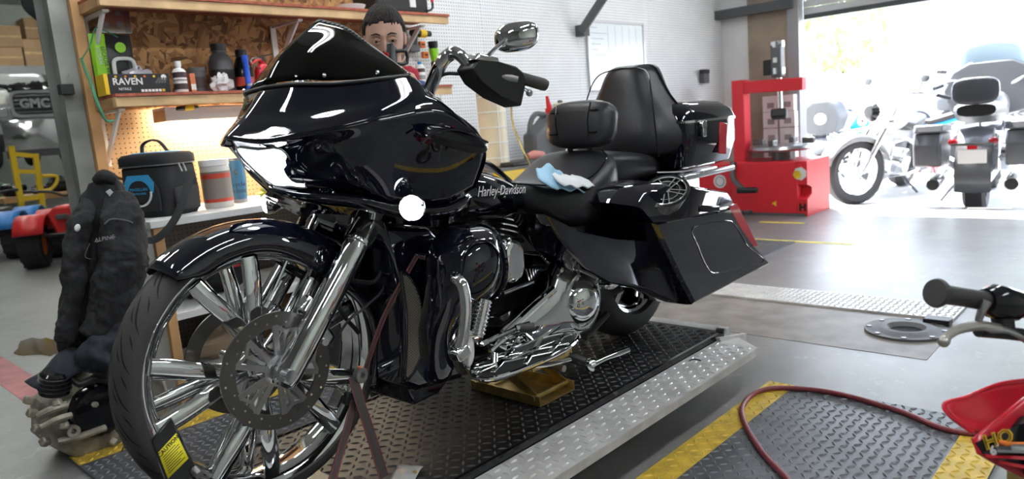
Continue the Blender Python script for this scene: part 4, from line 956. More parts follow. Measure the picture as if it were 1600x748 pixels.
# bottles
def bottle(name, label, x, y, prof, matn, cat='bottle', n=24, label_band=None, cap=None, z=ZS):
    t = thing(name, label, cat, (x, y, z))
    B().lathe(prof, (x, y, z), (0, 0, 1), n).build('body', matn, t)
    if label_band:
        for (r, z0, z1, mm) in label_band: B().lathe([(r, z0), (r+.0006, z0), (r+.0006, z1), (r, z1)], (x, y, z), (0, 0, 1), n).build('label', mm, t)
    if cap: B().lathe([(0, cap[0]), (cap[2], cap[0]), (cap[2], cap[1]), (0, cap[1])], (x, y, z), (0, 0, 1), n).build('cap', cap[3], t)
    return t
mat('label_dark', (.05, .03, .03), .4); mat('label_red', (.45, .05, .03), .4)
bottle('oil_bottle', 'small white bottle with a dark label right of the glove box', 1.70, 3.90, [(0, 0), (.032, 0), (.034, .004), (.034, .11), (.026, .125), (.013, .13), (.013, .14), (0, .14)], 'white_plastic', label_band=[(.034, .02, .05, 'label_dark'), (.034, .062, .072, 'grey'), (.034, .08, .108, 'label_dark')], cap=(.138, .165, .016, 'white_plastic'))
mat('card_orange', (.55, .17, .07), .6)
t = thing('orange_carton', 'narrow orange carton beside the small white bottle', 'box', (1.775, 3.95, ZS)); quad_box(1.762, 1.79, 3.92, 3.98, ZS, ZS+.105).build('carton', 'card_orange', t, bev=.002); quad_box(1.763, 1.789, 3.919, 3.9201, ZS+.02, ZS+.05).build('label', 'white', t)
bottle('spray_can', 'short black can with a ribbed lid on the middle shelf', 1.835, 3.99, [(0, 0), (.04, 0), (.042, .005), (.042, .12), (.045, .122), (.045, .14), (0, .142)], 'grey_dark', 'can', label_band=[(.042, .03, .09, 'label_dark')])
bottle('oil_jug', 'large charcoal oil bottle with a black cap on the middle shelf', 1.99, 4.02, [(0, 0), (.062, 0), (.066, .01), (.066, .17), (.05, .21), (.036, .222), (.036, .235), (0, .236)], 'grey_dark', 'bottle', n=14, label_band=[(.0665, .04, .13, 'box_black')], cap=(.235, .272, .041, 'black'))
tag(crumple((1.925, 3.91, ZS+.045), (.055, .03, .05), 5).build('parts_bag', 'parts_bag_film' if 'parts_bag_film' in M else mat('parts_bag_film', (.62, .6, .6), .3, coat=.4), ang=15), 'clear crumpled bag of small parts in front of the charcoal bottle', 'plastic bag')
t = thing('torch', 'bright blue cylindrical torch standing on the shelf', 'torch', (2.07, 3.88, ZS))
B().lathe([(0, 0), (.017, 0), (.017, .04), (.0155, .045), (.0155, .15), (.019, .16), (.019, .195), (0, .195)], (2.07, 3.88, ZS), (-.03, 0, 1), 16).build('body', 'blue', t)
B().lathe([(.0172, .03), (.0178, .03), (.0178, .042), (.0172, .042)], (2.07, 3.88, ZS), (-.03, 0, 1), 16, closed=True).build('band', 'steel', t)
bottle('oil_jug', 'slim black bottle with a red mark behind the blue torch', 2.125, 4.03, [(0, 0), (.05, 0), (.053, .01), (.053, .14), (.035, .195), (.028, .2), (.028, .21), (0, .21)], 'black_gloss', 'bottle', n=14, label_band=[(.0535, .04, .09, 'label_red')], cap=(.205, .245, .032, 'black'))
# fire extinguisher
t = thing('fire_extinguisher', 'small red fire extinguisher standing at the windshield on the shelf', 'extinguisher', (2.175, 3.90, ZS))
fx = (2.175, 3.90, ZS)
B().lathe([(0, 0), (.043, 0), (.047, .008), (.047, .115), (.035, .142), (.018, .152), (.018, .165), (0, .166)], fx, (0, 0, 1), 24).build('cylinder', 'red', t)
B().box((2.175, 3.90, ZS+.175), (.03, .028, .03)).build('valve', 'black', t, bev=.003)
B().bar((2.165, 3.90, ZS+.19), (2.235, 3.88, ZS+.205), .018, .006).build('handle', 'black', t)
B().tube([(2.165, 3.89, ZS+.175), (2.12, 3.87, ZS+.165), (2.085, 3.86, ZS+.145)], [.008, .007, .006], 8, 3).build('hose', 'red', t)
B().tube([(2.16, 3.885, ZS+.18), (2.105, 3.865, ZS+.18), (2.09, 3.86, ZS+.155), (2.14, 3.855, ZS+.12)], .004, 6, 4).build('pin_chain', 'steel', t)
# things on the top shelf
t = thing('radio_case', 'black plastic case with a red cord on the top shelf', 'case', (3.3, 3.9, 1.955))
quad_box(2.95, 3.38, 3.80, 4.05, 1.955, 2.12).build('case', 'black', t, bev=.015)
quad_box(3.22, 3.27, 3.797, 3.7995, 1.99, 2.04).build('sticker', 'white', t)
B().tube([(3.36, 3.79, 1.97), (3.40, 3.785, 1.99), (3.41, 3.79, 2.05)], .008, 8, 4).build('cord', 'black', t)
B().tube([(3.405, 3.79, 2.03), (3.412, 3.79, 2.06)], .010, 8).build('plug', 'red', t)
t = B().lathe([(.0, .0), (.07, 0), (.085, .02), (.09, .03), (.0, .035)], (2.8, 3.86, 1.955), (0, 0, 1), 24).build('white_dish', 'white_plastic'); tag(t, 'shallow white dish on the top shelf above the man', 'dish')
# ---- cooler bag on the bench
BZ = .891
mat('nylon', (.012, .012, .014), .75, bump=.2, bscale=300); mat('mesh_fabric', (.035, .035, .038), .8, bump=.5, bscale=500); mat('bag_blue', (.04, .32, .62), .6); mat('zip', (.35, .35, .35), .3, .9)
cb = thing('cooler_bag', 'black soft cooler bag with a blue patch and carry handle on the bench', 'bag', (1.45, 3.72, BZ), math.radians(-62))
def rbox(hx, hy, z, r=.05, n=4, yo=0):
    pts = []
    for sx, sy, a0 in ((1, 1, 0), (-1, 1, PI/2), (-1, -1, PI), (1, -1, 1.5*PI)):
        for i in range(n+1):
            a = a0+PI/2*i/n; pts.append(Vector((sx*(hx-r)+r*math.cos(a), sy*(hy-r)+r*math.sin(a)+yo, z)))
    return pts
b = B(); b.loft([rbox(.125, .11, 0), rbox(.135, .12, .02), rbox(.14, .125, .12), rbox(.135, .12, .235), rbox(.13, .115, .24)]); b.build('body', 'nylon', cb, local=True, ang=50)
b = B(); b.loft([rbox(.138, .123, .241), rbox(.142, .127, .25), rbox(.142, .127, .285), rbox(.13, .115, .30), rbox(.09, .08, .305)]); b.build('lid', 'nylon', cb, local=True, ang=50)
b = B(); b.loft([rbox(.10, .085, .302, .03), rbox(.09, .075, .309, .03)]); b.build('lid_panel', 'bag_blue', cb, local=True)
b = B(); b.tube([(-.08, 0, .30), (-.07, 0, .345), (-.02, 0, .365), (.03, 0, .355), (.07, 0, .305)], .014, 8, 5, flat=.35, up=(0, 1, 0)); b.build('handle', 'nylon', cb, local=True)
b = B(); b.tube([(q.x, q.y, q.z) for q in rbox(.141, .126, .245)], .004, 6, closed=True); b.build('zipper', 'grey_dark', cb, local=True)
for dx in (.02, .05):
    b = B(); b.tube([(.143, -.05+dx, .245), (.15, -.05+dx, .225), (.152, -.045+dx, .205)], .005, 6); b.build('zip_pull', 'zip', cb, local=True)
# front pocket faces -x side of the bag, with patch and text
b = B(); b.loft([[Vector((x, y, z)) for x, z in ((-.10, .03), (.10, .03), (.10, .13), (.07, .19), (-.07, .19), (-.10, .13))] for y in (-.126, -.142)]); b.build('front_pocket', 'nylon', cb, local=True, bev=.006)
b = B(); b.loft([[Vector((x, y, z)) for x, z in ((-.075, .12), (.075, .12), (.085, .165), (.06, .205), (-.06, .205), (-.085, .165))] for y in (-.1425, -.145)]); b.build('blue_patch', 'bag_blue', cb, local=True)
b = B(); b.loft([[Vector((.06*math.cos(a), y, .125+.055*math.sin(a))) for a in [2*PI*i/24 for i in range(24)]] for y in (-.1455, -.150)]); b.build('black_patch', 'nylon', cb, local=True)
b = B(); b.tube([(.066*math.cos(a), -.148, .125+.066*math.sin(a)) for a in [PI*1.0+PI*i/12 for i in range(13)]], .005, 6); b.build('reflective_loop', 'white', cb, local=True)
Mc = MW[cb]; rgt = Mc.to_3x3() @ Vector((1, 0, 0))
text('MAGELLAN', .020, Mc @ Vector((0, -.1508, .138)), rgt, (0, 0, 1), 'bag_blue', cb)
text('OUTDOORS', .014, Mc @ Vector((0, -.1508, .118)), rgt, (0, 0, 1), 'bag_blue', cb)
b = B(); b.loft([[Vector((x, y, z)) for y, z in ((-.08, .02), (.08, .02), (.085, .13), (0, .145), (-.085, .13))] for x in (.136, .150)]); b.build('mesh_pocket', 'mesh_fabric', cb, local=True, bev=.005)
b = B(); b.tube([(1.534, 3.540, 1.091), (1.459, 3.470, 1.001), (1.399, 3.430, 0.920), (1.332, 3.420, 0.847), (1.263, 3.420, 0.809), (1.217, 3.420, 0.831), (1.199, 3.420, 0.892), (1.200, 3.440, 0.954), (1.249, 3.560, 0.992)], .017, 8, 5, flat=.15, up=(1, 0, 0)); b.build('strap', 'nylon', cb)
# protein tub, tumbler
mat('tub_clear', (.68, .66, .62), .25); mat('tub_label', (.20, .18, .16), .5); mat('tumbler_blue', (.05, .17, .30), .35)
bottle('supplement_tub', 'round tub with a brown and red label right of the cooler bag', 1.71, 3.68, [(0, 0), (.068, 0), (.072, .006), (.072, .21), (.068, .215), (.068, .22), (0, .22)], 'tub_clear', 'tub', label_band=[(.0722, .045, .185, 'tub_label'), (.0726, .03, .048, 'label_red'), (.0726, .15, .175, 'label_red')], cap=(.215, .245, .074, 'white_plastic'), z=BZ)
t = bottle('tumbler', 'blue steel tumbler with dark lettering behind the tub', 1.885, 3.80, [(0, 0), (.036, 0), (.038, .004), (.038, .02), (.046, .11), (.047, .235), (.042, .24), (0, .24)], 'tumbler_blue', 'cup', label_band=[(.0385, .0, .018, 'steel'), (.0472, .228, .238, 'steel')], z=BZ)
text('cycle', .034, (1.865, 3.751, BZ+.10), (1, -.3, 0), (0, 0, 1), 'box_black', t)
text('clinic', .034, (1.865, 3.752, BZ+.065), (1, -.3, 0), (0, 0, 1), 'box_black', t)
B().lathe([(.007, 0), (.014, 0), (.014, .002), (.007, .002)], (1.862, 3.756, BZ+.165), (.3, -1, 0), 16, closed=True).build('gear_mark', 'box_black', t)
b = B(); b.tube([(1.95, 3.62, BZ+.006), (2.0, 3.60, BZ+.03), (2.05, 3.64, BZ+.012), (2.0, 3.68, BZ+.006), (2.1, 3.65, BZ+.03), (2.2, 3.6, BZ+.008), (2.1, 3.56, BZ+.007)], .006, 8, 5)
tag(b.build('white_cable', 'white_plastic'), 'loose white charger cable lying on the bench', 'cable')
tag(crumple((2.08, 3.78, BZ+.035), (.10, .05, .035), 8).build('yellow_rag', mat('rag_yellow', (.62, .6, .12), .8), ang=15), 'yellow rag on the bench behind the headlight', 'rag')
# cardboard box behind the jacket
t = thing('cardboard_box', 'small open cardboard box with a barcode label by the wooden upright', 'box', (1.42, 3.95, BZ))
quad_box(1.35, 1.45, 4.0, 4.15, BZ, BZ+.16).build('carton', 'cardboard', t, bev=.002)
b = B(); b.bar((1.35, 4.05, BZ+.20), (1.45, 4.05, BZ+.165), .14, .004, up=(0, 0, 1)); b.build('flap', 'cardboard', t)
quad_box(1.40, 1.435, 3.996, 3.9995, BZ+.05, BZ+.12).build('barcode_label', 'white', t)
# under-bench clothes and boxes
mat('cloth_black', (.012, .012, .015), .9); mat('cloth_navy', (.02, .024, .035), .9, bump=.3, bscale=40)
tag(crumple((1.62, 3.74, .563), (.22, .12, .12), 11, 18, 12, .18).build('black_clothes', 'cloth_black', ang=60), 'heap of black clothes on the shelf under the bench', 'clothes')
tag(crumple((1.70, 3.55, .62), (.05, .03, .03), 12, 10, 8, .2).build('red_glove', 'red', ang=60), 'red glove on the black clothes under the bench', 'glove')
tag(crumple((1.66, 3.76, .173), (.16, .1, .08), 13, 16, 12, .15).build('brown_sack', mat('sack', (.30, .22, .15), .8), ang=60), 'brown sack on the bottom shelf under the bench', 'sack')
t = thing('parts_box', 'pale cardboard parts box on the bottom shelf under the bench', 'box', (2.1, 3.75, .09)); quad_box(1.95, 2.25, 3.6, 3.95, .091, .30).build('carton', 'cardboard', t, bev=.003); quad_box(2.02, 2.14, 3.5985, 3.5998, .14, .22).build('label', 'white', t)
t = thing('tool_tray', 'white plastic tray on the shelf under the bench', 'tray', (2.7, 3.75, .44)); b = B(); b.loft([rbox(.2, .14, 0, .02), rbox(.22, .16, .12, .02)]); b.xf(Matrix.Translation((2.7, 3.75, .441))); b.build('tray', 'white_plastic', t)
# ---- hanging tools right of the man
t = thing('cordless_tool', 'black and yellow cordless drill hung on the white pegboard', 'drill', (3.580, 4.120, 1.866))
B().cyl((3.482, 4.120, 1.885), (3.655, 4.120, 1.877), .028, .02, n=14).build('motor', 'black', t); B().cyl((3.552, 4.120, 1.878), (3.606, 4.120, 1.876), .029, n=14).build('ring', 'yellow', t); B().bar((3.509, 4.120, 1.864), (3.481, 4.120, 1.788), .035, .045).build('grip', 'black', t, bev=.006); B().box((3.478, 4.120, 1.770), (.09, .06, .05)).build('battery', 'grey_dark', t, bev=.006)
t = thing('work_light', 'lime green and black work light hung beside the cordless drill', 'work light', (3.649, 4.100, 1.729))
B().lathe([(0, 0), (.03, 0), (.036, .02), (.036, .05), (.0, .05)], Vector((3.654, 4.100, 1.770)), (0, 0, 1), 16).build('head', 'black', t)
B().lathe([(0, -.09), (.022, -.09), (.034, -.02), (.034, .0), (0, 0)], Vector((3.654, 4.100, 1.770)), (0, 0, 1), 16).build('body', 'green_bright', t)
B().lathe([(0, -.13), (.028, -.13), (.03, -.1), (.024, -.09), (0, -.09)], Vector((3.654, 4.100, 1.770)), (0, 0, 1), 16).build('base', 'black', t)
for i, (u, c) in enumerate((((3.574, 4.130, 1.800), 'orange'), ((3.595, 4.130, 1.728), 'orange'))):
    t = thing('drill_bit_case', ('upper' if i == 0 else 'lower')+' orange drill bit case hung on the pegboard beside the work light', 'case', u); b = B(); b.box(u, (.05, .03, .045)); b.build('case', c, t, bev=.004); b = B(); b.box(Vector(u)+Vector((0, -.016, .0)), (.03, .003, .01)); b.build('latch', 'black', t)
bottle('spray_can', 'white spray can with a dark label on the pegboard ledge', (3.381, 3.950, 1.492)[0], 3.95, [(0, 0), (.032, 0), (.033, .004), (.033, .135), (.024, .15), (.012, .155), (0, .155)], 'white_plastic', 'can', label_band=[(.0332, .05, .08, 'grey'), (.0332, .10, .125, 'label_dark')], cap=(.152, .172, .014, 'bag_blue'), z=ZS)
tag(crumple((3.26, 3.93, ZS+.07), (.08, .05, .07), 21, 14, 10, .15).build('red_cloth', mat('cloth_red', (.30, .02, .035), .9), ang=60), 'dark red cloth on the shelf right of the man', 'cloth')
tag(B().tube([(3.736, 4.150, 1.480), (3.721, 4.150, 1.315), (3.715, 4.150, 1.173), (3.751, 4.150, 1.050)], .006, 8, 4).build('grey_conduit', 'white_plastic'), 'pale cable running down the white pegboard behind the handlebar', 'cable')

# ---------------------------------------------------------------- left: jacket, engine, hall
mat('jacket', (.016, .016, .018), .85, bump=.5, bscale=40)
def disp(o, s_, size, sub=0):
    tx = bpy.data.textures.new('folds', 'CLOUDS'); tx.noise_scale = size; tx.noise_depth = 3
    if sub: d = o.modifiers.new('sub2', 'SUBSURF'); d.levels = d.render_levels = sub
    d = o.modifiers.new('folds', 'DISPLACE'); d.texture = tx; d.strength = s_; d.mid_level = .5; d.texture_coords = 'GLOBAL'; return o
jk = thing('jacket', 'black textile motorcycle jacket hanging beside the workbench', 'jacket', (1.08, 3.38, .25))
wv = Vector((.94, -.34, 0)); dv = Vector((.34, .94, 0))
def ringz(c, hw, hd, n=28, amp=.0, ph=0, fr=7):
    out = []
    for i in range(n):
        a = 2*PI*i/n; k = 1+amp*math.sin(fr*a+ph)
        out.append(Vector(c)+wv*(hw*k*math.cos(a))+dv*(hd*k*math.sin(a)))
    return out
lv = [((1.091, 3.380, 1.105), .035, .03), ((1.094, 3.380, 1.075), .06, .045), ((1.079, 3.380, 1.017), .085, .065), ((1.055, 3.380, 0.930), .115, .085), ((1.034, 3.380, 0.823), .14, .10), ((1.014, 3.380, 0.702), .15, .105), ((0.990, 3.380, 0.568), .155, .105), ((0.966, 3.380, 0.447), .155, .10), ((0.947, 3.380, 0.376), .14, .095)]
b = B(); b.loft([ringz(c, w, d, amp=.02+.012*i, ph=i*.5) for i, (c, w, d) in enumerate(lv)]); disp(b.build('shell', 'jacket', jk, sub=2, ang=80), .06, .09)
b = B(); b.tube([(1.108, 3.300, 1.033), (1.091, 3.240, 0.929), (1.060, 3.210, 0.815), (1.026, 3.200, 0.715), (0.976, 3.210, 0.591), (0.910, 3.230, 0.471)], [.045, .085, .095, .09, .085, .075], 18, 5); disp(b.build('sleeve', 'jacket', jk, ang=80), .05, .08, 2)
b = B(); b.tube([(1.004, 3.330, 1.019), (0.930, 3.280, 0.913), (0.889, 3.270, 0.764), (0.847, 3.270, 0.589), (0.818, 3.280, 0.476)], [.03, .045, .045, .042, .04], 14, 5); disp(b.build('sleeve', 'jacket', jk, ang=80), .05, .08, 2)
b = B(); b.tube([(1.051, 3.360, 1.099), (1.076, 3.330, 1.117), (1.111, 3.330, 1.097)], [.02, .03, .024], 10, 5); b.build('collar', 'jacket', jk, ang=80)
b = B(); b.tube([(0.987, 3.145, 0.935), (1.017, 3.143, 0.951), (1.076, 3.145, 0.934), (1.111, 3.170, 0.909)], .003, 6, 5); b.tube([(0.929, 3.165, 0.867), (0.907, 3.170, 0.820), (0.922, 3.160, 0.805)], .002, 6, 4); b.build('seam', 'grey_dark', jk)
b = B(); b.bar((1.062, 3.275, 1.060), (1.080, 3.265, 1.026), .022, .006, up=(0, -1, 0)); b.build('reflector_patch', 'grey', jk, bev=.002)
b = B(); b.ell((0.916, 3.235, 0.928), (.012, .006, .016), 14, 8, (0, .5, .3)); b.build('white_logo', 'white', jk)
text('ALPINE', .022, (0.965, 3.105, 0.882), (.96, -.25, .06), (0, 0, 1), 'grey', jk, shear=.2)
b = B(); b.tube([(0.937, 3.115, 0.873), (0.951, 3.112, 0.876)], .0015, 6); b.tube([(0.986, 3.110, 0.883), (1.008, 3.112, 0.882)], .0015, 6); b.build('sleeve_print', 'grey', jk)
sw = thing('sweatshirt', 'crumpled navy sweatshirt draped over the loose engine', 'sweatshirt', (1.0, 3.35, .25))
b = B(); b.tube([(1.109, 3.300, 0.548), (1.039, 3.240, 0.489), (0.969, 3.200, 0.445), (0.906, 3.180, 0.399), (0.881, 3.200, 0.350)], [.05, .09, .10, .09, .06], 18, 5); b.v = [p+Vector((.010*math.sin(40*p.z), .012*math.sin(55*p.x+30*p.z), .010*math.sin(60*p.x))) for p in b.v]; disp(b.build('body', 'cloth_navy', sw, ang=80), .06, .07, 2)
b = B(); b.grid([[(0.838, 3.300, 0.454), (0.861, 3.240, 0.443), (0.891, 3.200, 0.414)], [(0.745, 3.300, 0.401), (0.767, 3.220, 0.395), (0.807, 3.180, 0.363)], [(0.663, 3.320, 0.344), (0.675, 3.240, 0.335), (0.716, 3.200, 0.319)]], 5, 5); b.v = [p+Vector((0, 0, .008*math.sin(50*p.x))) for p in b.v]; b.build('hanging_sleeve', 'cloth_navy', sw, solid=.012, ang=80)
# loose engine on the floor
mat('engine_cast', (.34, .31, .25), .5, .6, noise=.35, nscale=18, bump=.2, bscale=60)
eg = thing('loose_engine', 'dirty cast motorcycle engine with a black clutch cover on the floor', 'engine', (.9, 3.35, 0))
b = B(); b.loft([Lp(q, y) for q, y in (([(.70, .08), (.78, .005), (1.08, .005), (1.16, .10), (1.15, .22), (1.05, .30), (.85, .30), (.72, .20)], 3.24), ([(.68, .10), (.77, .0), (1.10, .0), (1.18, .10), (1.17, .24), (1.06, .33), (.84, .33), (.70, .24)], 3.30), ([(.68, .10), (.77, .0), (1.10, .0), (1.18, .10), (1.17, .24), (1.06, .33), (.84, .33), (.70, .24)], 3.48))]); b.build('crankcase', 'engine_cast', eg, bev=.012)
b = B(); b.lathe([(0, -.035), (.07, -.035), (.10, -.025), (.112, .0), (.112, .05)], (0.876, 3.230, 0.182), (-.1, 1, 0), 32); cv = b.build('clutch_cover', 'black_gloss', eg)
for i in range(8):
    a = 2*PI*i/8; q = Vector((0.876, 3.230, 0.182))+Vector((.104*math.cos(a), -.006, .104*math.sin(a))); B().cyl(q, q+Vector((0, -.012, 0)), .006, n=8).build('bolt', 'steel', cv)
b = B(); b.ell((0.843, 3.195, 0.223), (.03, .004, .018), 10, 6, (0, .4, 0)); b.build('worn_patch', 'engine_cast', cv)
b = B(); b.lathe([(0, .09), (.045, .09), (.055, .08), (.055, 0), (0, 0)], (0.738, 3.250, 0.301), (.15, -.25, 1), 24); b.build('oil_filter', 'black_gloss', eg)
for i in range(4): B().lathe([(.054, 0), (.06, .003), (.054, .006)], Vector((0.738, 3.250, 0.301))+Vector((.15, -.25, 1)).normalized()*(.015+i*.018), (.15, -.25, 1), 24).build('filter_rib', 'black', eg)
for k, (pts, r, mm) in enumerate((([(0.796, 3.220, 0.360), (0.812, 3.180, 0.322), (0.868, 3.170, 0.327), (0.938, 3.200, 0.282)], .013, 'black'), ([(0.664, 3.220, 0.234), (0.705, 3.200, 0.249), (0.759, 3.190, 0.254)], .016, 'engine_cast'), ([(0.663, 3.200, 0.192), (0.715, 3.180, 0.211), (0.765, 3.180, 0.211)], .013, 'engine_cast'), ([(0.704, 3.190, 0.121), (0.791, 3.180, 0.116), (0.876, 3.190, 0.114)], .014, 'engine_cast'))):
    B().tube(pts, r, 10, 5).build('pipe' if k == 0 else 'casting_rib', mm, eg)
for k, p0 in enumerate(((0.648, 3.240, 0.300), (0.648, 3.230, 0.250), (0.652, 3.220, 0.186), (0.667, 3.210, 0.130), (0.730, 3.200, 0.267), (0.735, 3.190, 0.175), (0.851, 3.250, 0.364), (0.826, 3.250, 0.380), (0.899, 3.220, 0.036))):
    B().box(p0, (.035, .03, .03), (.3*k, .5, .2*k)).build('boss', 'engine_cast', eg, bev=.006)
B().lathe([(.010, 0), (.024, 0), (.024, .03), (.010, .03)], (0.760, 3.200, 0.144), (0, -1, .1), 16, closed=True).build('port', 'engine_cast', eg)
b = B(); b.loft([ringz((0.865, 3.330, 0.373), .05, .05), ringz((0.855, 3.330, 0.307), .06, .06)]); b.build('cylinder_stub', 'engine_cast', eg)
for i in range(3): B().tube([(0.899, 3.150, 0.109), (0.910, 3.100, 0.062), (0.879, 3.050, 0.047)], .003, 6, 4).xf(Matrix.Translation((i*.02, .02*i, 0))).build('cable', 'black', eg)
# magnetic tray on the column
t = thing('magnet_hook', 'small black magnetic hook block stuck on the grey column', 'hook', (1.207, 4.060, 1.534))
B().box((1.207, 4.060, 1.534), (.062, .05, .05)).build('block', 'black', t, bev=.004); B().tube([(1.220, 4.060, 1.561), (1.221, 4.060, 1.589), (1.236, 4.070, 1.608)], .004, 6, 3).build('hook', 'steel', t)
# ---- the hall: quad bikes
mat('red_plastic', (.70, .03, .03), .35); mat('blue_plastic', (.03, .22, .62), .35); mat('tire_hall', (.022, .022, .024), .75)
def quad_bike(label, loc, rz, body):
    t = thing('quad_bike', label, 'quad bike', loc, rz, 'children\'s quad bikes in the hall')
    for x in (-.42, .42):
        for y in (-.36, .36):
            tp_ = [(.13, -.10), (.20, -.125), (.245, -.11), (.255, -.05), (.258, 0), (.255, .05), (.245, .11), (.20, .125), (.13, .10)]
            tr = B().lathe(tp_, (x, y, .258), (0, 1, 0), 24, closed=True).build('tire', 'tire_hall', t, local=True)
            b = B()
            for k in range(14):
                a = 2*PI*k/14
                for s_ in (-.06, .06):
                    b.box((x+.258*math.cos(a+s_*2), y+s_, .258+.258*math.sin(a+s_*2)), (.02, .10, .03), (0, -a, 0))
            stuff(b.xf(MW[t]).build('tread_knobs', 'tire_hall', tr))
            B().lathe([(0, -.03), (.09, -.05), (.132, -.09), (.135, .09), (.09, .0), (0, .0)], (x, y, .258), (0, 1 if y > 0 else -1, 0), 20).build('rim', 'orange' if body == 'red_plastic' else 'grey', t, local=True)
    for x in (-.42, .42):
        for y in (-.33, .33):
            rows = []
            for i in range(9):
                a = math.radians(20+140*i/8); rows.append([Vector((x+.33*math.cos(a), y+dy, .30+.30*math.sin(a))) for dy in (-.15, 0, .15)])
            b = B(); b.loft(rows, closed=False); b.build('fender', body, t, local=True, solid=.02)
    b = B(); b.loft([[Vector((x, y, z)) for y, z in ((-.10, .35), (.10, .35), (.16, .60), (.08, .68), (-.08, .68), (-.16, .60))] for x in (.15, .55)]); b.build('nose', body, t, local=True, bev=.03)
    b = B(); b.loft([[Vector((x, y, z)) for y, z in ((-.12, .45), (.12, .45), (.13, .62), (-.13, .62))] for x in (-.62, .10)]); b.build('seat', 'black', t, local=True, bev=.04)
    b = B(); b.box((0, 0, .33), (1.0, .2, .16)); b.build('chassis', 'black', t, local=True, bev=.02)
    b = B(); b.tube([(.22, -.36, .86), (.26, -.15, .84), (.27, 0, .78), (.26, .15, .84), (.22, .36, .86)], .016, 8, 4); b.build('handlebar', 'black', t, local=True)
    b = B(); b.tube([(.6, -.2, .40), (.72, -.15, .38), (.72, .15, .38), (.6, .2, .40)], .018, 8, 3); b.build('bumper', 'black', t, local=True)
    for y in (-.42, .42): b = B(); b.cyl((.22, y*.85, .86), (.21, y, .86), .02); b.build('grip', 'rubber', t, local=True)
    b = B(); b.box((.58, 0, .56), (.03, .13, .06)); b.build('headlamp', 'grey_dark', t, local=True, bev=.01)
    return t
quad_bike('red quad bike with knobbly tyres parked in the hall', (2.80, 9.9, 0), math.radians(-118), 'red_plastic')
quad_bike('blue quad bike half hidden behind the red one in the hall', (2.30, 11.6, 0), math.radians(-118), 'blue_plastic')
t = thing('grey_bin', 'grey plastic bin behind the jacket in the hall', 'bin', (2.75, 8.6, 0)); b = B(); b.loft([rbox(.14, .12, 0, .03), rbox(.17, .14, .62, .03)]); b.xf(Matrix.Translation((2.62, 8.6, 0))); b.build('tub', 'grey', t); quad_box(2.44, 2.80, 8.44, 8.76, .621, .65).build('lid', 'grey_dark', t, bev=.01)
# yellow ladder stand
ld = thing('yellow_ladder', 'yellow steel ladder stand behind the quad bikes', 'ladder', (2.7, 12.3, 0))
for p0, p1 in (((2.833, 12.300, 1.447), (2.824, 12.300, 0.374)), ((3.113, 12.300, 1.314), (3.061, 12.300, 0.338))): B().bar((p0[0], 12.3, p0[2]), (p1[0], 12.3, 0.0), .07, .07).build('rail', 'yellow', ld)
for v0, v1 in (((2.813, 12.300, 1.086), (3.103, 12.300, 1.055)), ((2.798, 12.300, 0.703), (3.076, 12.300, 0.684)), ((2.831, 12.300, 1.338), (3.115, 12.300, 1.277))): B().bar(v0, v1, .05, .06).build('rung', 'yellow', ld)
B().tube([(3.175, 12.400, 0.983), (3.356, 12.400, 0.963), (3.341, 12.400, 0.869), (3.259, 12.400, 0.784), (3.156, 12.400, 0.768)], .025, 8, 3).build('hand_loop', 'yellow', ld)
t = thing('parts_cart', 'low wooden cart piled with black parts behind the yellow ladder', 'cart', (3.3, 13.2, 0))
quad_box(2.75, 4.2, 12.9, 13.7, .62, .70).build('deck', 'wood', t)
for x in (2.85, 4.1):
    for y in (13.0, 13.6): quad_box(x-.04, x+.04, y-.04, y+.04, 0, .62).build('leg', 'grey_dark', t)
for k, (x, y, r) in enumerate(((2.98, 13.25, .17), (3.62, 13.3, .2), (3.3, 13.15, .12))): tag(crumple((x, y, .70+r*.6), (r, r*.8, r*.6), 30+k, 14, 10, .22).build('black_parts', 'black_gloss', ang=20), ['left', 'right', 'front'][k]+' heap of black scrap parts on the wooden cart in the hall', 'scrap')
# dark green car
mat('green_car', (.05, .11, .05), .3, coat=.5)
gc = thing('green_car', 'dark green car with a chrome wheel at the left edge of the hall', 'car', (2.2, 15.0, 0))
def carsec(x, y0, y1, z0, z1): return [Vector((x, y0, z0)), Vector((x, y1, z0)), Vector((x, y1, z1)), Vector((x, y0, z1))]
b = B(); b.loft([carsec(-.6, 14.3, 16, .35, .85), carsec(-.4, 14.2, 16.1, .3, 1.0), carsec(1.5, 14.2, 16.1, .3, 1.05), carsec(2.9, 14.25, 16.05, .3, 1.0), carsec(3.3, 14.4, 15.9, .4, .8)]); b.build('body', 'green_car', gc, bev=.06)
b = B(); b.loft([carsec(.2, 14.35, 15.95, 1.0, 1.05), carsec(.6, 14.45, 15.85, 1.04, 1.45), carsec(1.6, 14.45, 15.85, 1.04, 1.48), carsec(2.3, 14.35, 15.95, 1.0, 1.05)]); b.build('cabin', 'black_gloss', gc, bev=.05)
for x in (.2, 2.45):
    for y in (14.22, 16.08): 
        tr = B().lathe([(.2, -.1), (.32, -.1), (.36, -.06), (.36, .06), (.32, .1), (.2, .1)], (x, y, .36), (0, 1, 0), 32, closed=True).build('tire', 'tire_hall', gc)
        B().lathe([(0, -.06), (.04, -.09), (.06, -.05), (.16, -.05), (.21, -.10), (.22, -.09)], (x, y, .36), (0, 1, 0), 32).build('rim', 'chrome_soft', tr)
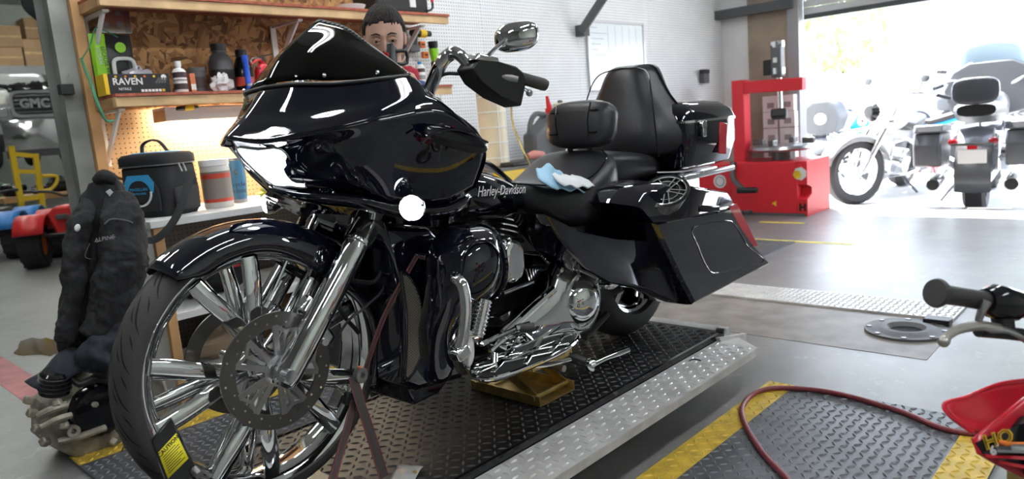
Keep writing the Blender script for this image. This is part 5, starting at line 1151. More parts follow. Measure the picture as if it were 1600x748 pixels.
# silver truck raised on a post lift
TY = 20.0
tk_ = thing('pickup_truck', 'silver pickup truck with a black grille raised on the hall lift', 'truck', (5.4, 22, .02))
def PT(u, v): return None
tx0, tx1 = (4.536, 20.000, 2.015)[0], (5.868, 20.000, 1.932)[0]; txc = (tx0+tx1)/2
zb0, zb1 = (5.104, 20.000, 1.486)[2], (5.217, 20.000, 2.182)[2]
rowsb = []
def bow(x): return TY+.28*((x-txc)/(tx1-txc))**2
b = B(); rows = []
for i in range(13):
    x = tx0+(tx1-tx0)*i/12; y = bow(x); dz = .14*max(0, (i-6)/6)**2*0
    rows.append([Vector((x, y, zb0+dz)), Vector((x, y-.10, zb0+.12)), Vector((x, y-.12, zb1-.15)), Vector((x, y-.06, zb1)), Vector((x, y+.35, zb1)), Vector((x, y+.35, zb0+dz))])
b.loft(rows); b.build('bumper', 'chrome_soft', tk_, ang=50)
b = B(); rows = []
for i in range(13):
    x = tx0+.1+(tx1-tx0-.2)*i/12; y = bow(x)+.06; rows.append([Vector((x, y, zb0-.17)), Vector((x, y-.03, zb0)), Vector((x, y+.35, zb0)), Vector((x, y+.35, zb0-.17))])
b.loft(rows); b.build('valance', 'grey_dark', tk_)
gz0, gz1 = (5.224, 20.000, 2.226)[2], (5.324, 20.000, 2.845)[2]; gx0, gx1 = (4.730, 20.000, 2.586)[0], (5.746, 20.000, 2.548)[0]; gc_ = ((gx0+gx1)/2, (gz0+gz1)/2)
b = B(); n = 28
oo = [((gx1-gx0)/2*math.copysign(abs(math.cos(2*PI*i/n))**.35, math.cos(2*PI*i/n)), (gz1-gz0)/2*math.copysign(abs(math.sin(2*PI*i/n))**.35, math.sin(2*PI*i/n))) for i in range(n)]
b.loft([[Vector((gc_[0]+x*k, TY+y, gc_[1]+z*k2)) for x, z in oo] for k, k2, y in ((1, 1, .3), (1.02, 1.02, 0), (1, 1, -.06), (.88, .80, -.06), (.86, .78, 0))], caps=False); b.build('grille_frame', 'chrome_soft', tk_)
quad_box(gx0+.06, gx1-.06, TY+.0, TY+.02, gz0+.05, gz1-.05).build('grille_back', 'black', tk_)
for i in range(5):
    z = gz0+.12+(gz1-gz0-.24)*i/4; quad_box(gx0+.08, gx1-.08, TY-.05, TY-.005, z-.018, z+.018).build('grille_bar', 'grey_dark', tk_, bev=.006)
text('GMC', .28, (gc_[0]-.02, TY-.07, gc_[1]), (1, 0, 0), (0, 0, 1), 'chrome_soft', tk_, bold=.012, ext=.015)
for sg in (-1, 1):
    hx = gc_[0]+sg*((gx1-gx0)/2+.22)
    quad_box(hx-.2, hx+.2, TY+.05, TY+.12, gc_[1]+.0, gc_[1]+.28).build('headlamp', 'silver_paint' if 0 else 'tub_clear', tk_, bev=.03)
    quad_box(hx-.2, hx+.2, TY+.05, TY+.12, gc_[1]-.28, gc_[1]-.05).build('turn_lamp', 'chrome_soft', tk_, bev=.03)
    quad_box(hx-.24, hx+.28, TY+.12, TY+1.4, zb1, gz1+.05).build('fender', 'silver_paint', tk_, bev=.06)
    for y in (TY+1.0, TY+4.2):
        tr = B().lathe([(.2, -.13), (.36, -.13), (.41, -.08), (.41, .08), (.36, .13), (.2, .13)], (gc_[0]+sg*.8, y, zb0+.02), (1, 0, 0), 24, closed=True).build('tire', 'tire_hall', tk_); B().lathe([(0, -.06), (.2, -.05), (.22, -.1), (.22, .1), (0, .1)], (gc_[0]+sg*.8, y, zb0+.02), (1, 0, 0), 24).build('rim', 'chrome_soft', tr)
quad_box(gc_[0]-.95, gc_[0]+.95, TY+1.4, TY+5.4, zb0+.15, gz1).build('body', 'silver_paint', tk_, bev=.08)
quad_box(gc_[0]-.85, gc_[0]+.85, TY+1.9, TY+3.4, gz1+.002, gz1+.6).build('cab', 'silver_paint', tk_, bev=.15)
for k, (x, r) in enumerate(((-.5, .2), (-.1, .26), (.3, .3), (.6, .22))): crumple((gc_[0]+x, TY+.5, gz1+.05), (r*1.2, .25, r*.6), 50+k, 12, 8, .25).build('engine_bay_parts', 'black_gloss', tk_, ang=20)
for x in (gc_[0]-1.6, gc_[0]+1.6):
    pass
pl_ = thing('vehicle_lift', 'two-post vehicle lift carrying the silver truck', 'vehicle lift', (gc_[0], TY+2.6, 0))
for x in (gc_[0]-1.55, gc_[0]+1.55):
    quad_box(x-.15, x+.15, TY+2.45, TY+2.75, 0, 3.7).build('post', 'grey_dark', pl_)
    for y in (TY+1.7, TY+3.5): B().bar((x, TY+2.6, zb0+.08), (gc_[0]+math.copysign(.5, x-gc_[0]), y, zb0+.08), .12, .1).build('arm', 'grey_dark', pl_)
# mezzanine with cardboard boxes
mz = (5.859, 25.000, 3.939)[2]
t = thing('storage_ledge', 'long storage ledge high on the hall wall', 'ledge', (5, 26, mz)); quad_box(2, 8.2, 25, 26.88, mz-.22, mz).build('deck', 'wall_hall', t); quad_box(2, 8.2, 24.96, 24.995, mz-.24, mz+.02).build('edge', 'grey', t)
mat('cardboard2', (.42, .27, .15), .8, noise=.1, nscale=3)
k = 0
LB = ['far left', 'second', 'third', 'fourth', 'fifth', 'sixth']
for (x, w, hh, z) in ((6.0, 1.0, .55, 0), (7.05, 1.0, .8, 0), (4.9, 1.0, .9, 0), (6.1, .9, .6, .56), (7.1, .85, .6, .81), (5.1, .7, .5, .91)):
    bxo = thing('storage_box', 'brown cardboard box on the hall ledge, '+['below the middle box', 'large right one', 'large left one', 'stacked in the middle', 'stacked on the right', 'stacked on the left'][k], 'box', (x, 25.5, mz+z), 0, 'cardboard boxes on the hall ledge')
    quad_box(x-w/2, x+w/2, 25.1, 25.9, mz+z+.001, mz+z+hh).build('carton', 'cardboard2', bxo, bev=.01); quad_box(x-w/2, x+w/2, 25.095, 25.099, mz+z+hh*.46, mz+z+hh*.54).build('tape', 'wood_pale', bxo); k += 1
b = B(); b.grid([[(3.730, 14.000, 3.982), (4.019, 14.000, 3.983), (4.345, 14.000, 3.975)], [(3.744, 14.000, 3.684), (3.934, 13.900, 3.618), (4.225, 14.000, 3.525)], [(3.869, 14.000, 3.509), (4.031, 14.000, 3.373), (4.199, 14.000, 3.244)]], 5, 5); tag(b.build('dark_tarp', 'cloth_black', solid=.03), 'dark tarp hanging from the hall roof beside the column', 'tarp')

# ---------------------------------------------------------------- right: yellow bench, whiteboard, tyre machine
yb = thing('yellow_bench', 'yellow steel workbench against the white pegboard wall', 'workbench', (4.6, 3.85, 0))
quad_box(3.62, 5.6, 3.52, 4.16, .865, .885).build('top', 'grey_dark', yb)
quad_box(3.62, 5.6, 3.50, 3.53, .75, .864).build('front_band', 'yellow', yb, bev=.004)
for x in (3.68, 5.54):
    for y in (3.57, 4.12): quad_box(x-.03, x+.03, y-.03, y+.03, 0, .864).build('leg', 'yellow', yb)
quad_box(3.7, 5.5, 3.6, 4.12, .25, .28).build('lower_shelf', 'yellow', yb)
YZ = .8855
mat('pvc', (.72, .62, .44), .4)
t = thing('measuring_cylinder', 'tall translucent beige drain cylinder with ribs on the yellow bench', 'cylinder', (3.87, 3.78, YZ))
B().lathe([(0, 0), (.09, 0), (.1, .01), (.1, .58), (.096, .58), (.096, .01)], (3.87, 3.78, YZ), (0, 0, 1), 32).build('tube', 'pvc', t)
for i in range(5): B().lathe([(.099, 0), (.104, .002), (.104, .008), (.099, .01)], (3.87, 3.78, YZ+.06+.11*i), (0, 0, 1), 32).build('rib', 'wood_pale' if 0 else 'white_plastic', t)
for a in (-1.9, -.9): B().bar((3.87+.102*math.cos(a), 3.78+.102*math.sin(a), YZ+.02), (3.87+.102*math.cos(a), 3.78+.102*math.sin(a), YZ+.57), .008, .004).build('seam', 'white_plastic', t)
B().tube([(3.897, 3.600, 1.314), (3.896, 3.600, 1.192), (3.899, 3.550, 1.052), (3.911, 3.500, 0.922), (3.943, 3.480, 0.804)], .008, 8, 5).build('drain_hose', 'brass', t)
t = tag(quad_box(3.80, 4.14, 3.54, 3.67, YZ, YZ+.03).build('black_tray', 'black', bev=.008), 'flat black tray at the front of the yellow bench', 'tray')
gcn = thing('fuel_can', 'dark grey fuel can with a red spout on the yellow bench', 'fuel can', (4.62, 3.95, YZ))
b = B(); b.loft([Lp([(4.44, YZ), (4.84, YZ), (4.85, YZ+.20), (4.80, YZ+.30), (4.70, YZ+.36), (4.62, YZ+.30), (4.45, YZ+.2)], y) for y in (3.88, 4.02)]); b.build('body', 'grey_dark', gcn, bev=.02)
b = B(); b.tube([(4.46, 3.95, YZ+.19), (4.49, 3.95, YZ+.30), (4.56, 3.95, YZ+.36), (4.67, 3.95, YZ+.35)], .022, 10, 4); b.build('handle', 'grey_dark', gcn)
b = B(); b.cyl((4.735, 3.95, YZ+.345), (4.735, 3.95, YZ+.40), .035, n=16); b.cyl((4.735, 3.95, YZ+.40), (4.715, 3.95, YZ+.50), .025, .012, n=14); b.build('spout', 'red', gcn)
mat('pink', (.55, .22, .18), .7)
tag(B().tube([(4.16, 3.72, YZ+.04), (4.24, 3.72, YZ+.045), (4.34, 3.72, YZ+.04)], [.025, .042, .03], 14, 4).build('wooden_mallet_head', 'pink'), 'pinkish rounded mallet head on the yellow bench', 'mallet')
t = thing('air_tool', 'small chrome air tool lying on the yellow bench', 'air tool', (4.45, 3.62, YZ)); B().cyl((4.33, 3.6, YZ+.02), (4.5, 3.62, YZ+.02), .02, n=14).build('barrel', 'chrome_soft', t); B().cyl((4.28, 3.595, YZ+.02), (4.33, 3.6, YZ+.02), .012, n=12).build('nose', 'black', t); B().bar((4.47, 3.62, YZ+.02), (4.49, 3.70, YZ+.02), .03, .03).build('grip', 'chrome_soft', t, bev=.005)
t = thing('cap', 'grey baseball cap on a can on the yellow bench', 'cap', (4.83, 3.78, YZ+.15)); b = B(); b.ell((4.83, 3.78, YZ+.151), (.10, .10, .09), 20, 10); b.v = [Vector((p.x, p.y, max(p.z, YZ+.151))) for p in b.v]; b.build('crown', mat('cap_grey', (.42, .40, .38), .85), t); b = B(); b.ell((4.75, 3.72, YZ+.155), (.07, .08, .006), 18, 6, (0, 0, .6)); b.build('brim', 'cap_grey', t)
bottle('steel_can', 'steel can under the grey cap on the yellow bench', 4.83, 3.78, [(0, 0), (.06, 0), (.06, .15), (0, .15)], 'steel', 'can', z=YZ, label_band=[(.0602, .03, .12, 'pvc')])
bottle('steel_can', 'short steel can behind the rider backrest on the yellow bench', 5.05, 3.85, [(0, 0), (.055, 0), (.055, .14), (.052, .145), (0, .145)], 'chrome_soft', 'can', z=YZ, label_band=[(.0552, .12, .135, 'white')])
t = thing('soap_dispenser', 'beige dispenser on the white wall above the fuel can', 'dispenser', (5.121, 4.150, 1.183)); B().box((5.103, 4.130, 1.244), (.10, .09, .17)).build('body', 'pvc', t, bev=.012); B().cyl((5.090, 4.120, 1.322), (5.094, 4.120, 1.349), .022, n=12).build('nozzle', 'grey_dark', t)
# whiteboard
wbd = thing('whiteboard', 'whiteboard with faint writing in an aluminium frame on the wall', 'whiteboard', (6.08, 4.17, 1.44))
quad_box(5.63, 6.56, 4.172, 4.187, 1.445, 2.055).build('panel', mat('board_white', (.82, .87, .9), .2), wbd)
for a in ((5.615, 5.635, 1.43, 2.07), (6.555, 6.575, 1.43, 2.07), (5.636, 6.554, 1.43, 1.45), (5.636, 6.554, 2.05, 2.07)): quad_box(a[0], a[1], 4.16, 4.187, a[2], a[3]).build('frame_bar', 'silver_paint', wbd)
mat('ink', (.35, .42, .5), .6)
for i, s_ in enumerate(('Mon  oil', 'tires x2', 'brakes', 'clutch', 'call')):
    pass
for i in range(7):
    quad_box(5.68+.0, 5.68+.10+.05*((i*3) % 4), 4.1712, 4.1718, 2.0-i*.05, 2.005-i*.05).build('pen_line', 'ink', wbd)
for i in range(5): quad_box(5.95+i*.12, 5.953+i*.12, 4.1712, 4.1718, 1.5, 2.03).build('ruled_line', 'ink', wbd)
b = B(); b.bar((5.464, 4.120, 1.946), (5.586, 3.850, 2.306), .05, .07); b.box((5.498, 4.130, 1.959), (.08, .1, .1)); tag(b.build('wall_strut', 'beam_dark'), 'dark diagonal steel strut beside the whiteboard', 'strut')
t = thing('thermostat', 'small dark wall box behind the passenger backrest', 'wall box', (7.765, 4.150, 1.488)); B().box((7.748, 4.140, 1.509), (.12, .06, .12)).build('case', 'grey_dark', t, bev=.01); B().box((7.735, 4.130, 1.579), (.16, .05, .05)).build('top', 'black', t, bev=.01)
# tyre changing machine
mat('machine_red', (.62, .018, .03), .4)
tm = thing('tyre_machine', 'red tyre changing machine by the roller door', 'tyre machine', (7.8, 3.3, 0))
TX = 7.43
zt = (7.430, 3.283, 0.566)[2]
b = B(); b.loft([[Vector((x, y, z)) for y, z in ((2.98, 0.0), (3.72, .0), (3.72, zt), (2.98, zt))] for x in (TX, TX+.62)]); b.build('cabinet', 'machine_red', tm, bev=.015)
b = B(); b.loft([[Vector((x, 2.88, z)) for x, z in ((TX, .0), (TX+.62, .0), (TX+.62, zt), (TX, zt), (TX, .33), (TX+.12, .29), (TX+.12, .22), (TX, .18))], [Vector((x, 2.979, z)) for x, z in ((TX, .0), (TX+.62, .0), (TX+.62, zt), (TX, zt), (TX, .33), (TX+.12, .29), (TX+.12, .22), (TX, .18))]]); b.build('side_panel', 'machine_red', tm)
quad_box(TX-.01, TX+.0, 2.9, 3.72, 0.0, .03).build('base_lip', 'grey_dark', tm)
quad_box(TX+.05, TX+.45, 3.73, 4.12, 0, zt-.02).build('control_box', 'machine_red', tm, bev=.012)
B().lathe([(0, 0), (.075, 0), (.075, .004)], (TX+.049, 3.86, .36), (-1, 0, 0), 24).build('round_sticker', 'white', tm)
B().lathe([(.045, .0), (.055, 0), (.055, .005), (.045, .005)], (TX+.047, 3.86, .36), (-1, 0, 0), 24, closed=True).build('sticker_ring', 'grey', tm)
B().lathe([(0, 0), (.07, 0), (.07, .004)], (TX-.001, 2.95, .44), (-1, 0, 0), 7).build('splash_sticker', 'white', tm); B().lathe([(0, 0), (.045, 0), (.045, .006)], (TX-.002, 2.98, .43), (-1, 0, 0), 6).build('splash_sticker', 'yellow', tm)
B().lathe([(0, 0), (.035, 0), (.035, .004)], (TX-.001, 3.22, .13), (-1, 0, 0), 3).build('warning_triangle', 'yellow', tm)
text('H', .10, (TX-.002, 2.93, .09), (0, -1, 0), (0, 0, 1), 'black', tm, bold=.006)
B().cyl((TX+.32, 3.25, zt), (TX+.32, 3.25, zt+.10), .12, n=24).build('turntable_hub', 'dark_steel', tm)
B().lathe([(0, 0), (.34, 0), (.36, .02), (.34, .05), (.1, .06), (0, .06)], (TX+.32, 3.25, zt+.10), (0, 0, 1), 32).build('turntable', 'steel', tm)
for a in (0, PI/2, PI, 1.5*PI): B().box((TX+.32+.27*math.cos(a), 3.25+.27*math.sin(a), zt+.19), (.12, .06, .06), (0, 0, a)).build('jaw', 'dark_steel', tm, bev=.008)
cpz = (7.700, 3.665, 1.441)[2]
quad_box(7.62, 7.78, 3.62, 3.76, zt-.02, cpz).build('column', 'machine_red', tm, bev=.01)
a0, a1 = (7.700, 3.742, 1.359), (7.700, 3.013, 1.319)
B().bar((7.7, a0[1], cpz-.08), (7.7, a1[1]-.02, cpz-.10), .12, .13).build('arm', 'machine_red', tm, bev=.01)
hx_ = (7.700, 3.250, 1.565)
B().box((7.66, hx_[1], hx_[2]+.03), (.13, .11, .34)).build('lock_head', 'grey_dark', tm, bev=.02)
for dz in (-.10, .17): B().cyl((7.66, hx_[1], hx_[2]+dz), (7.66, hx_[1], hx_[2]+dz+.06), .07, n=16).build('collar', 'chrome_soft', tm)
B().box((7.59, hx_[1]+.0, hx_[2]+.04), (.01, .04, .05)).build('badge', 'white', tm)
fz = (7.700, 3.269, 1.049)[2]
B().cyl((7.68, hx_[1], hx_[2]-.1), (7.69, hx_[1]+.0, fz), .028, n=14).build('shaft', 'chrome', tm)
B().box((7.66, hx_[1], fz), (.12, .16, .10), (0, .3, .3)).build('mount_foot', 'black', tm, bev=.02)
B().box((7.8, 3.38, hx_[2]-.02), (.08, .16, .16)).build('gauge', 'black', tm, bev=.01)
B().tube([(TX-.02, 3.66, zt-.0), (TX-.12, 3.62, .42), (TX-.2, 3.5, .33), (TX-.24, 3.42, .30)], [.035, .03, .03, .025], 10, 4).build('bead_breaker_arm', 'dark_steel', tm)
B().box((TX-.26, 3.40, .30), (.06, .22, .06), (0, 0, .2)).build('bead_breaker_shoe', 'black', tm, bev=.02)
for k in range(2): B().box((TX-.02, 3.60-.1*k, .04), (.12, .06, .03)).build('pedal', 'grey_dark', tm, bev=.008)
# white stacked cartons behind the machine
k = 0
for j in range(5):
    for i in range(2):
        t = thing('filter_box', ('left' if i == 0 else 'right')+' white parts carton, '+['lowest', 'second', 'middle', 'fourth', 'topmost'][j]+' of the stack behind the tyre machine', 'box', (8.17, 3.55-i*.19, .35+j*.18), 0, 'white cartons behind the tyre machine')
        quad_box(8.12, 8.285, 3.46-i*.19+random.uniform(0, .015), 3.635-i*.19, .351+j*.18, .345+(j+1)*.18).build('carton', 'white', t, bev=.003); quad_box(8.118, 8.1195, 3.50-i*.19, 3.58-i*.19, .39+j*.18, .45+j*.18).build('print', 'grey', t)
t = thing('carton_stand', 'grey stand under the white cartons by the door', 'stand', (8.1, 3.45, 0)); quad_box(8.07, 8.27, 3.24, 3.66, .31, .35).build('top', 'grey_dark', t); 
for x in (8.09, 8.25):
    for y in (3.27, 3.63): quad_box(x-.02, x+.02, y-.02, y+.02, 0, .31).build('leg', 'grey_dark', t)
# floor flange
fl = thing('floor_flange', 'round bolted steel flange set in the floor', 'flange', (3.9, 1.03, 0))
fc = (3.90, 1.03, .002)
B().lathe([(.07, .0), (.19, .0), (.19, .012), (.15, .012), (.12, .022), (.09, .022), (.07, .004)], fc, (0, 0, 1), 40, closed=True).build('ring', mat('cast_iron', (.13, .13, .135), .6, .3), fl)
B().lathe([(0, .002), (.075, .002), (.075, .004)], (3.90, 1.03, .004), (0, 0, 1), 24).build('hole', 'recess_dark', fl)  # dark disc standing for the shade down the hole
for i in range(8):
    a = 2*PI*i/8+.2; B().cyl((3.90+.168*math.cos(a), 1.03+.168*math.sin(a), .013), (3.90+.168*math.cos(a), 1.03+.168*math.sin(a), .018), .013, n=8).build('bolt', 'dark_steel', fl)
tag(B().box((4.08, .93, .02), (.08, .12, .03)).build('rubber_block', 'black', bev=.005), 'small black rubber block beside the floor flange', 'block')
# air hose
mat('hose_red', (.20, .035, .045), .45)
hp_ = [(2.021, 0.831, 0.022), (2.106, 0.896, 0.022), (2.241, 1.040, 0.022), (2.427, 1.191, 0.022), (2.575, 1.266, 0.022), (2.725, 1.279, 0.022), (2.820, 1.217, 0.022), (2.873, 1.029, 0.022), (2.821, 0.778, 0.022), (2.737, 0.611, 0.022), (2.742, 0.515, 0.022), (2.810, 0.380, 0.022)]
tag(B().tube(hp_, .0105, 10, 6).build('air_hose', 'hose_red'), 'dark red air hose curling over the grey floor plate', 'hose')
# ---------------------------------------------------------------- dirt bike at the right edge
db = thing('dirt_bike', 'red dirt bike at the right edge with bare handlebar and black lever', 'dirt bike', (1.95, -.25, 0), 0)
mat('alu_bar', (.55, .52, .47), .35, .9)
B().tube([(1.486, 0.259, 0.816), (1.534, 0.233, 0.799), (1.625, 0.186, 0.755), (1.70, .143, .74), (1.80, .09, .755), (2.03, -.034, .85)], .0125, 12, 5).build('handlebar', 'alu_bar', db)
B().lathe([(.0, -.002), (.024, -.002), (.026, .004), (.024, .01), (.0175, .012), (.0165, .06), (.0175, .115), (.0, .115)], (1.380, 0.319, 0.850), Vector((1.486, 0.259, 0.816))-Vector((1.380, 0.319, 0.850)), 20).build('grip', 'rubber', db)
b = B(); b.loft([[Vector(D(u_[0], u_[1], 1.28+dz)) for u_ in ()] for dz in ()]) if 0 else None
hs = B(); hs.tube([(1.476, 0.262, 0.819), (1.491, 0.253, 0.816), (1.531, 0.230, 0.802), (1.545, 0.221, 0.795)], [.022, .031, .031, .02], 14).build('switch_housing', 'black_gloss', db)
B().box((1.508, 0.241, 0.778), (.035, .03, .05), (0, .3, .6)).build('perch', 'black', db, bev=.008)
b = B(); b.tube([(1.376, 0.303, 0.765), (1.383, 0.299, 0.775), (1.404, 0.286, 0.783), (1.438, 0.264, 0.783), (1.477, 0.242, 0.770)], [.0085, .007, .008, .009, .010], 10, 5); b.ell((1.376, 0.304, 0.766), (.010, .010, .010), 10, 8); b.build('lever', 'alu_bar', db)
b = B(); b.tube([(1.448, 0.256, 0.826), (1.438, 0.262, 0.805), (1.440, 0.264, 0.789), (1.454, 0.252, 0.774), (1.485, 0.233, 0.766), (1.516, 0.209, 0.745), (1.565, 0.177, 0.700)], [.009, .0065, .006, .007, .007, .006, .006], 10, 5); b.build('cable', 'steel', db)
B().tube([(1.447, 0.267, 0.772), (1.482, 0.243, 0.763), (1.520, 0.215, 0.752)], .012, 10, 3).build('lever_boot', 'black', db)
mat('red_fender', (.62, .012, .03), .28, coat=.4)
# shroud: inner cup and outer graphic panel
b = B(); b.grid([[(1.745, 0.228, 0.593), (1.653, 0.268, 0.605), (1.561, 0.305, 0.602), (1.509, 0.331, 0.601)], [(1.715, 0.217, 0.540), (1.628, 0.252, 0.550), (1.551, 0.292, 0.562), (1.502, 0.320, 0.586)], [(1.634, 0.221, 0.502), (1.586, 0.245, 0.515), (1.540, 0.268, 0.537), (1.508, 0.286, 0.558)]], 5, 5); b.build('shroud_inner', 'red_fender', db, solid=.004)
b = B(); b.tube([(1.745, 0.228, 0.593), (1.653, 0.268, 0.605), (1.561, 0.305, 0.602), (1.509, 0.331, 0.601), (1.496, 0.318, 0.583), (1.503, 0.283, 0.556)], .004, 8, 5); b.build('shroud_rim', 'red_fender', db)
b = B(); b.grid([[(1.587, 0.197, 0.633), (1.531, 0.223, 0.614), (1.486, 0.250, 0.590), (1.455, 0.276, 0.564)], [(1.549, 0.190, 0.555), (1.506, 0.213, 0.554), (1.472, 0.242, 0.554), (1.447, 0.267, 0.551)], [(1.522, 0.185, 0.474), (1.490, 0.209, 0.497), (1.460, 0.239, 0.523), (1.443, 0.263, 0.544)]], 5, 5); so = b.build('shroud_outer', 'red_fender', db, solid=.006)
b = B(); b.grid([[(1.516, 0.187, 0.603), (1.471, 0.218, 0.593), (1.437, 0.243, 0.586), (1.414, 0.262, 0.576)], [(1.506, 0.185, 0.567), (1.470, 0.208, 0.564), (1.436, 0.236, 0.564), (1.416, 0.255, 0.564)], [(1.490, 0.181, 0.505), (1.461, 0.206, 0.526), (1.434, 0.230, 0.544), (1.416, 0.251, 0.558)]], 4, 4); b.build('graphic', 'black_gloss', so)
cR = Vector((1.476, 0.200, 0.586))-Vector((1.427, 0.248, 0.571)); cU = Vector((1.458, 0.235, 0.591))-Vector((1.455, 0.230, 0.558))
text('HO', .034, (1.424, 0.229, 0.587), cR, cU, 'yellow', so, bold=.0016)
text('HO', .034, (1.421, 0.229, 0.588), cR, cU, 'black', so, bold=-.0009)
text('6', .022, (1.414, 0.235, 0.568), cR, cU, 'white', so, bold=.001)
for (p0, p1) in (((1.413, 0.246, 0.556), (1.469, 0.187, 0.544)), ((1.426, 0.229, 0.544), (1.466, 0.186, 0.527))): b = B(); b.bar(p0, p1, .006, .002, up=(-.3, -.6, .5)); b.build('stripe', 'red_fender', so)
B().tube([(1.420, 0.230, 0.572), (1.425, 0.210, 0.575), (1.445, 0.186, 0.571)], .008, 8, 3).build('bolt', 'chrome_soft', db)
B().tube([(1.419, 0.228, 0.585), (1.425, 0.212, 0.582), (1.469, 0.189, 0.570)], .004, 8, 3).build('wire', 'orange', db)
B().lathe([(0, 0), (.05, 0), (.06, .02), (.06, .09), (0, .09)], (1.491, 0.190, 0.547), (.9, -.4, 0), 24).build('air_box', 'black', db)
B().cyl((1.667, .227, .555), (1.60, .22, .20), .024, n=18).build('fork_tube', 'brass', db)
B().cyl((1.70, .14, .74), (1.69, .17, .50), .028, n=14).build('steering_stem', 'black', db)
B().lathe([(0, 0), (.016, 0), (.0175, .004), (.0165, .115), (0, .115)], (1.93, .02, .815), (.1, -.054, .036), 16).build('grip', 'rubber', db)
bd = Vector((.8, -.6, 0))
for c_, r_ in ((Vector((1.60, .21, .19)), .188), (Vector((2.46, -.435, .19)), .188)):
    tr = B().lathe([(.12, -.035), (.16, -.045), (.182, -.03), (r_, 0), (.182, .03), (.16, .045), (.12, .035)], c_, (.6, .8, 0), 32, closed=True).build('tire', 'rubber', db)
    B().lathe([(0, -.02), (.03, -.03), (.03, -.006), (.115, -.006), (.125, -.03), (.125, .03), (.115, .006), (.03, .006), (.03, .03), (0, .02)], c_, (.6, .8, 0), 32).build('rim', 'alu_bar', tr)
B().tube([(1.70, .15, .55), (1.95, -.05, .50), (2.2, -.24, .46), (2.4, -.39, .52)], .022, 10, 4).build('frame_tube', 'black', db)
B().tube([(1.69, .17, .52), (1.85, .03, .26), (2.1, -.16, .22), (2.2, -.24, .44)], .018, 10, 4).build('cradle_tube', 'black', db)
B().bar((2.12, -.18, .26), (2.46, -.435, .19), .05, .04).build('swingarm', 'black', db, bev=.006)
B().box((2.0, -.09, .35), (.22, .16, .16), (0, 0, -.64)).build('engine', 'engine_cast', db, bev=.02)
B().ell((1.86, .02, .58), (.13, .075, .07), 18, 10, (0, .1, -.64), e=.8).build('tank', 'red_fender', db)
B().ell((2.2, -.235, .59), (.26, .075, .04), 20, 10, (0, 0, -.64), e=.7).build('seat', 'black', db)
B().ell((2.5, -.46, .56), (.16, .06, .02), 18, 8, (0, -.15, -.64), e=.7).build('rear_fender', 'red_fender', db)
B().cyl((2.0, -.02, .22), (1.99, .14, .0), .010, n=10).build('side_stand', 'steel', db)

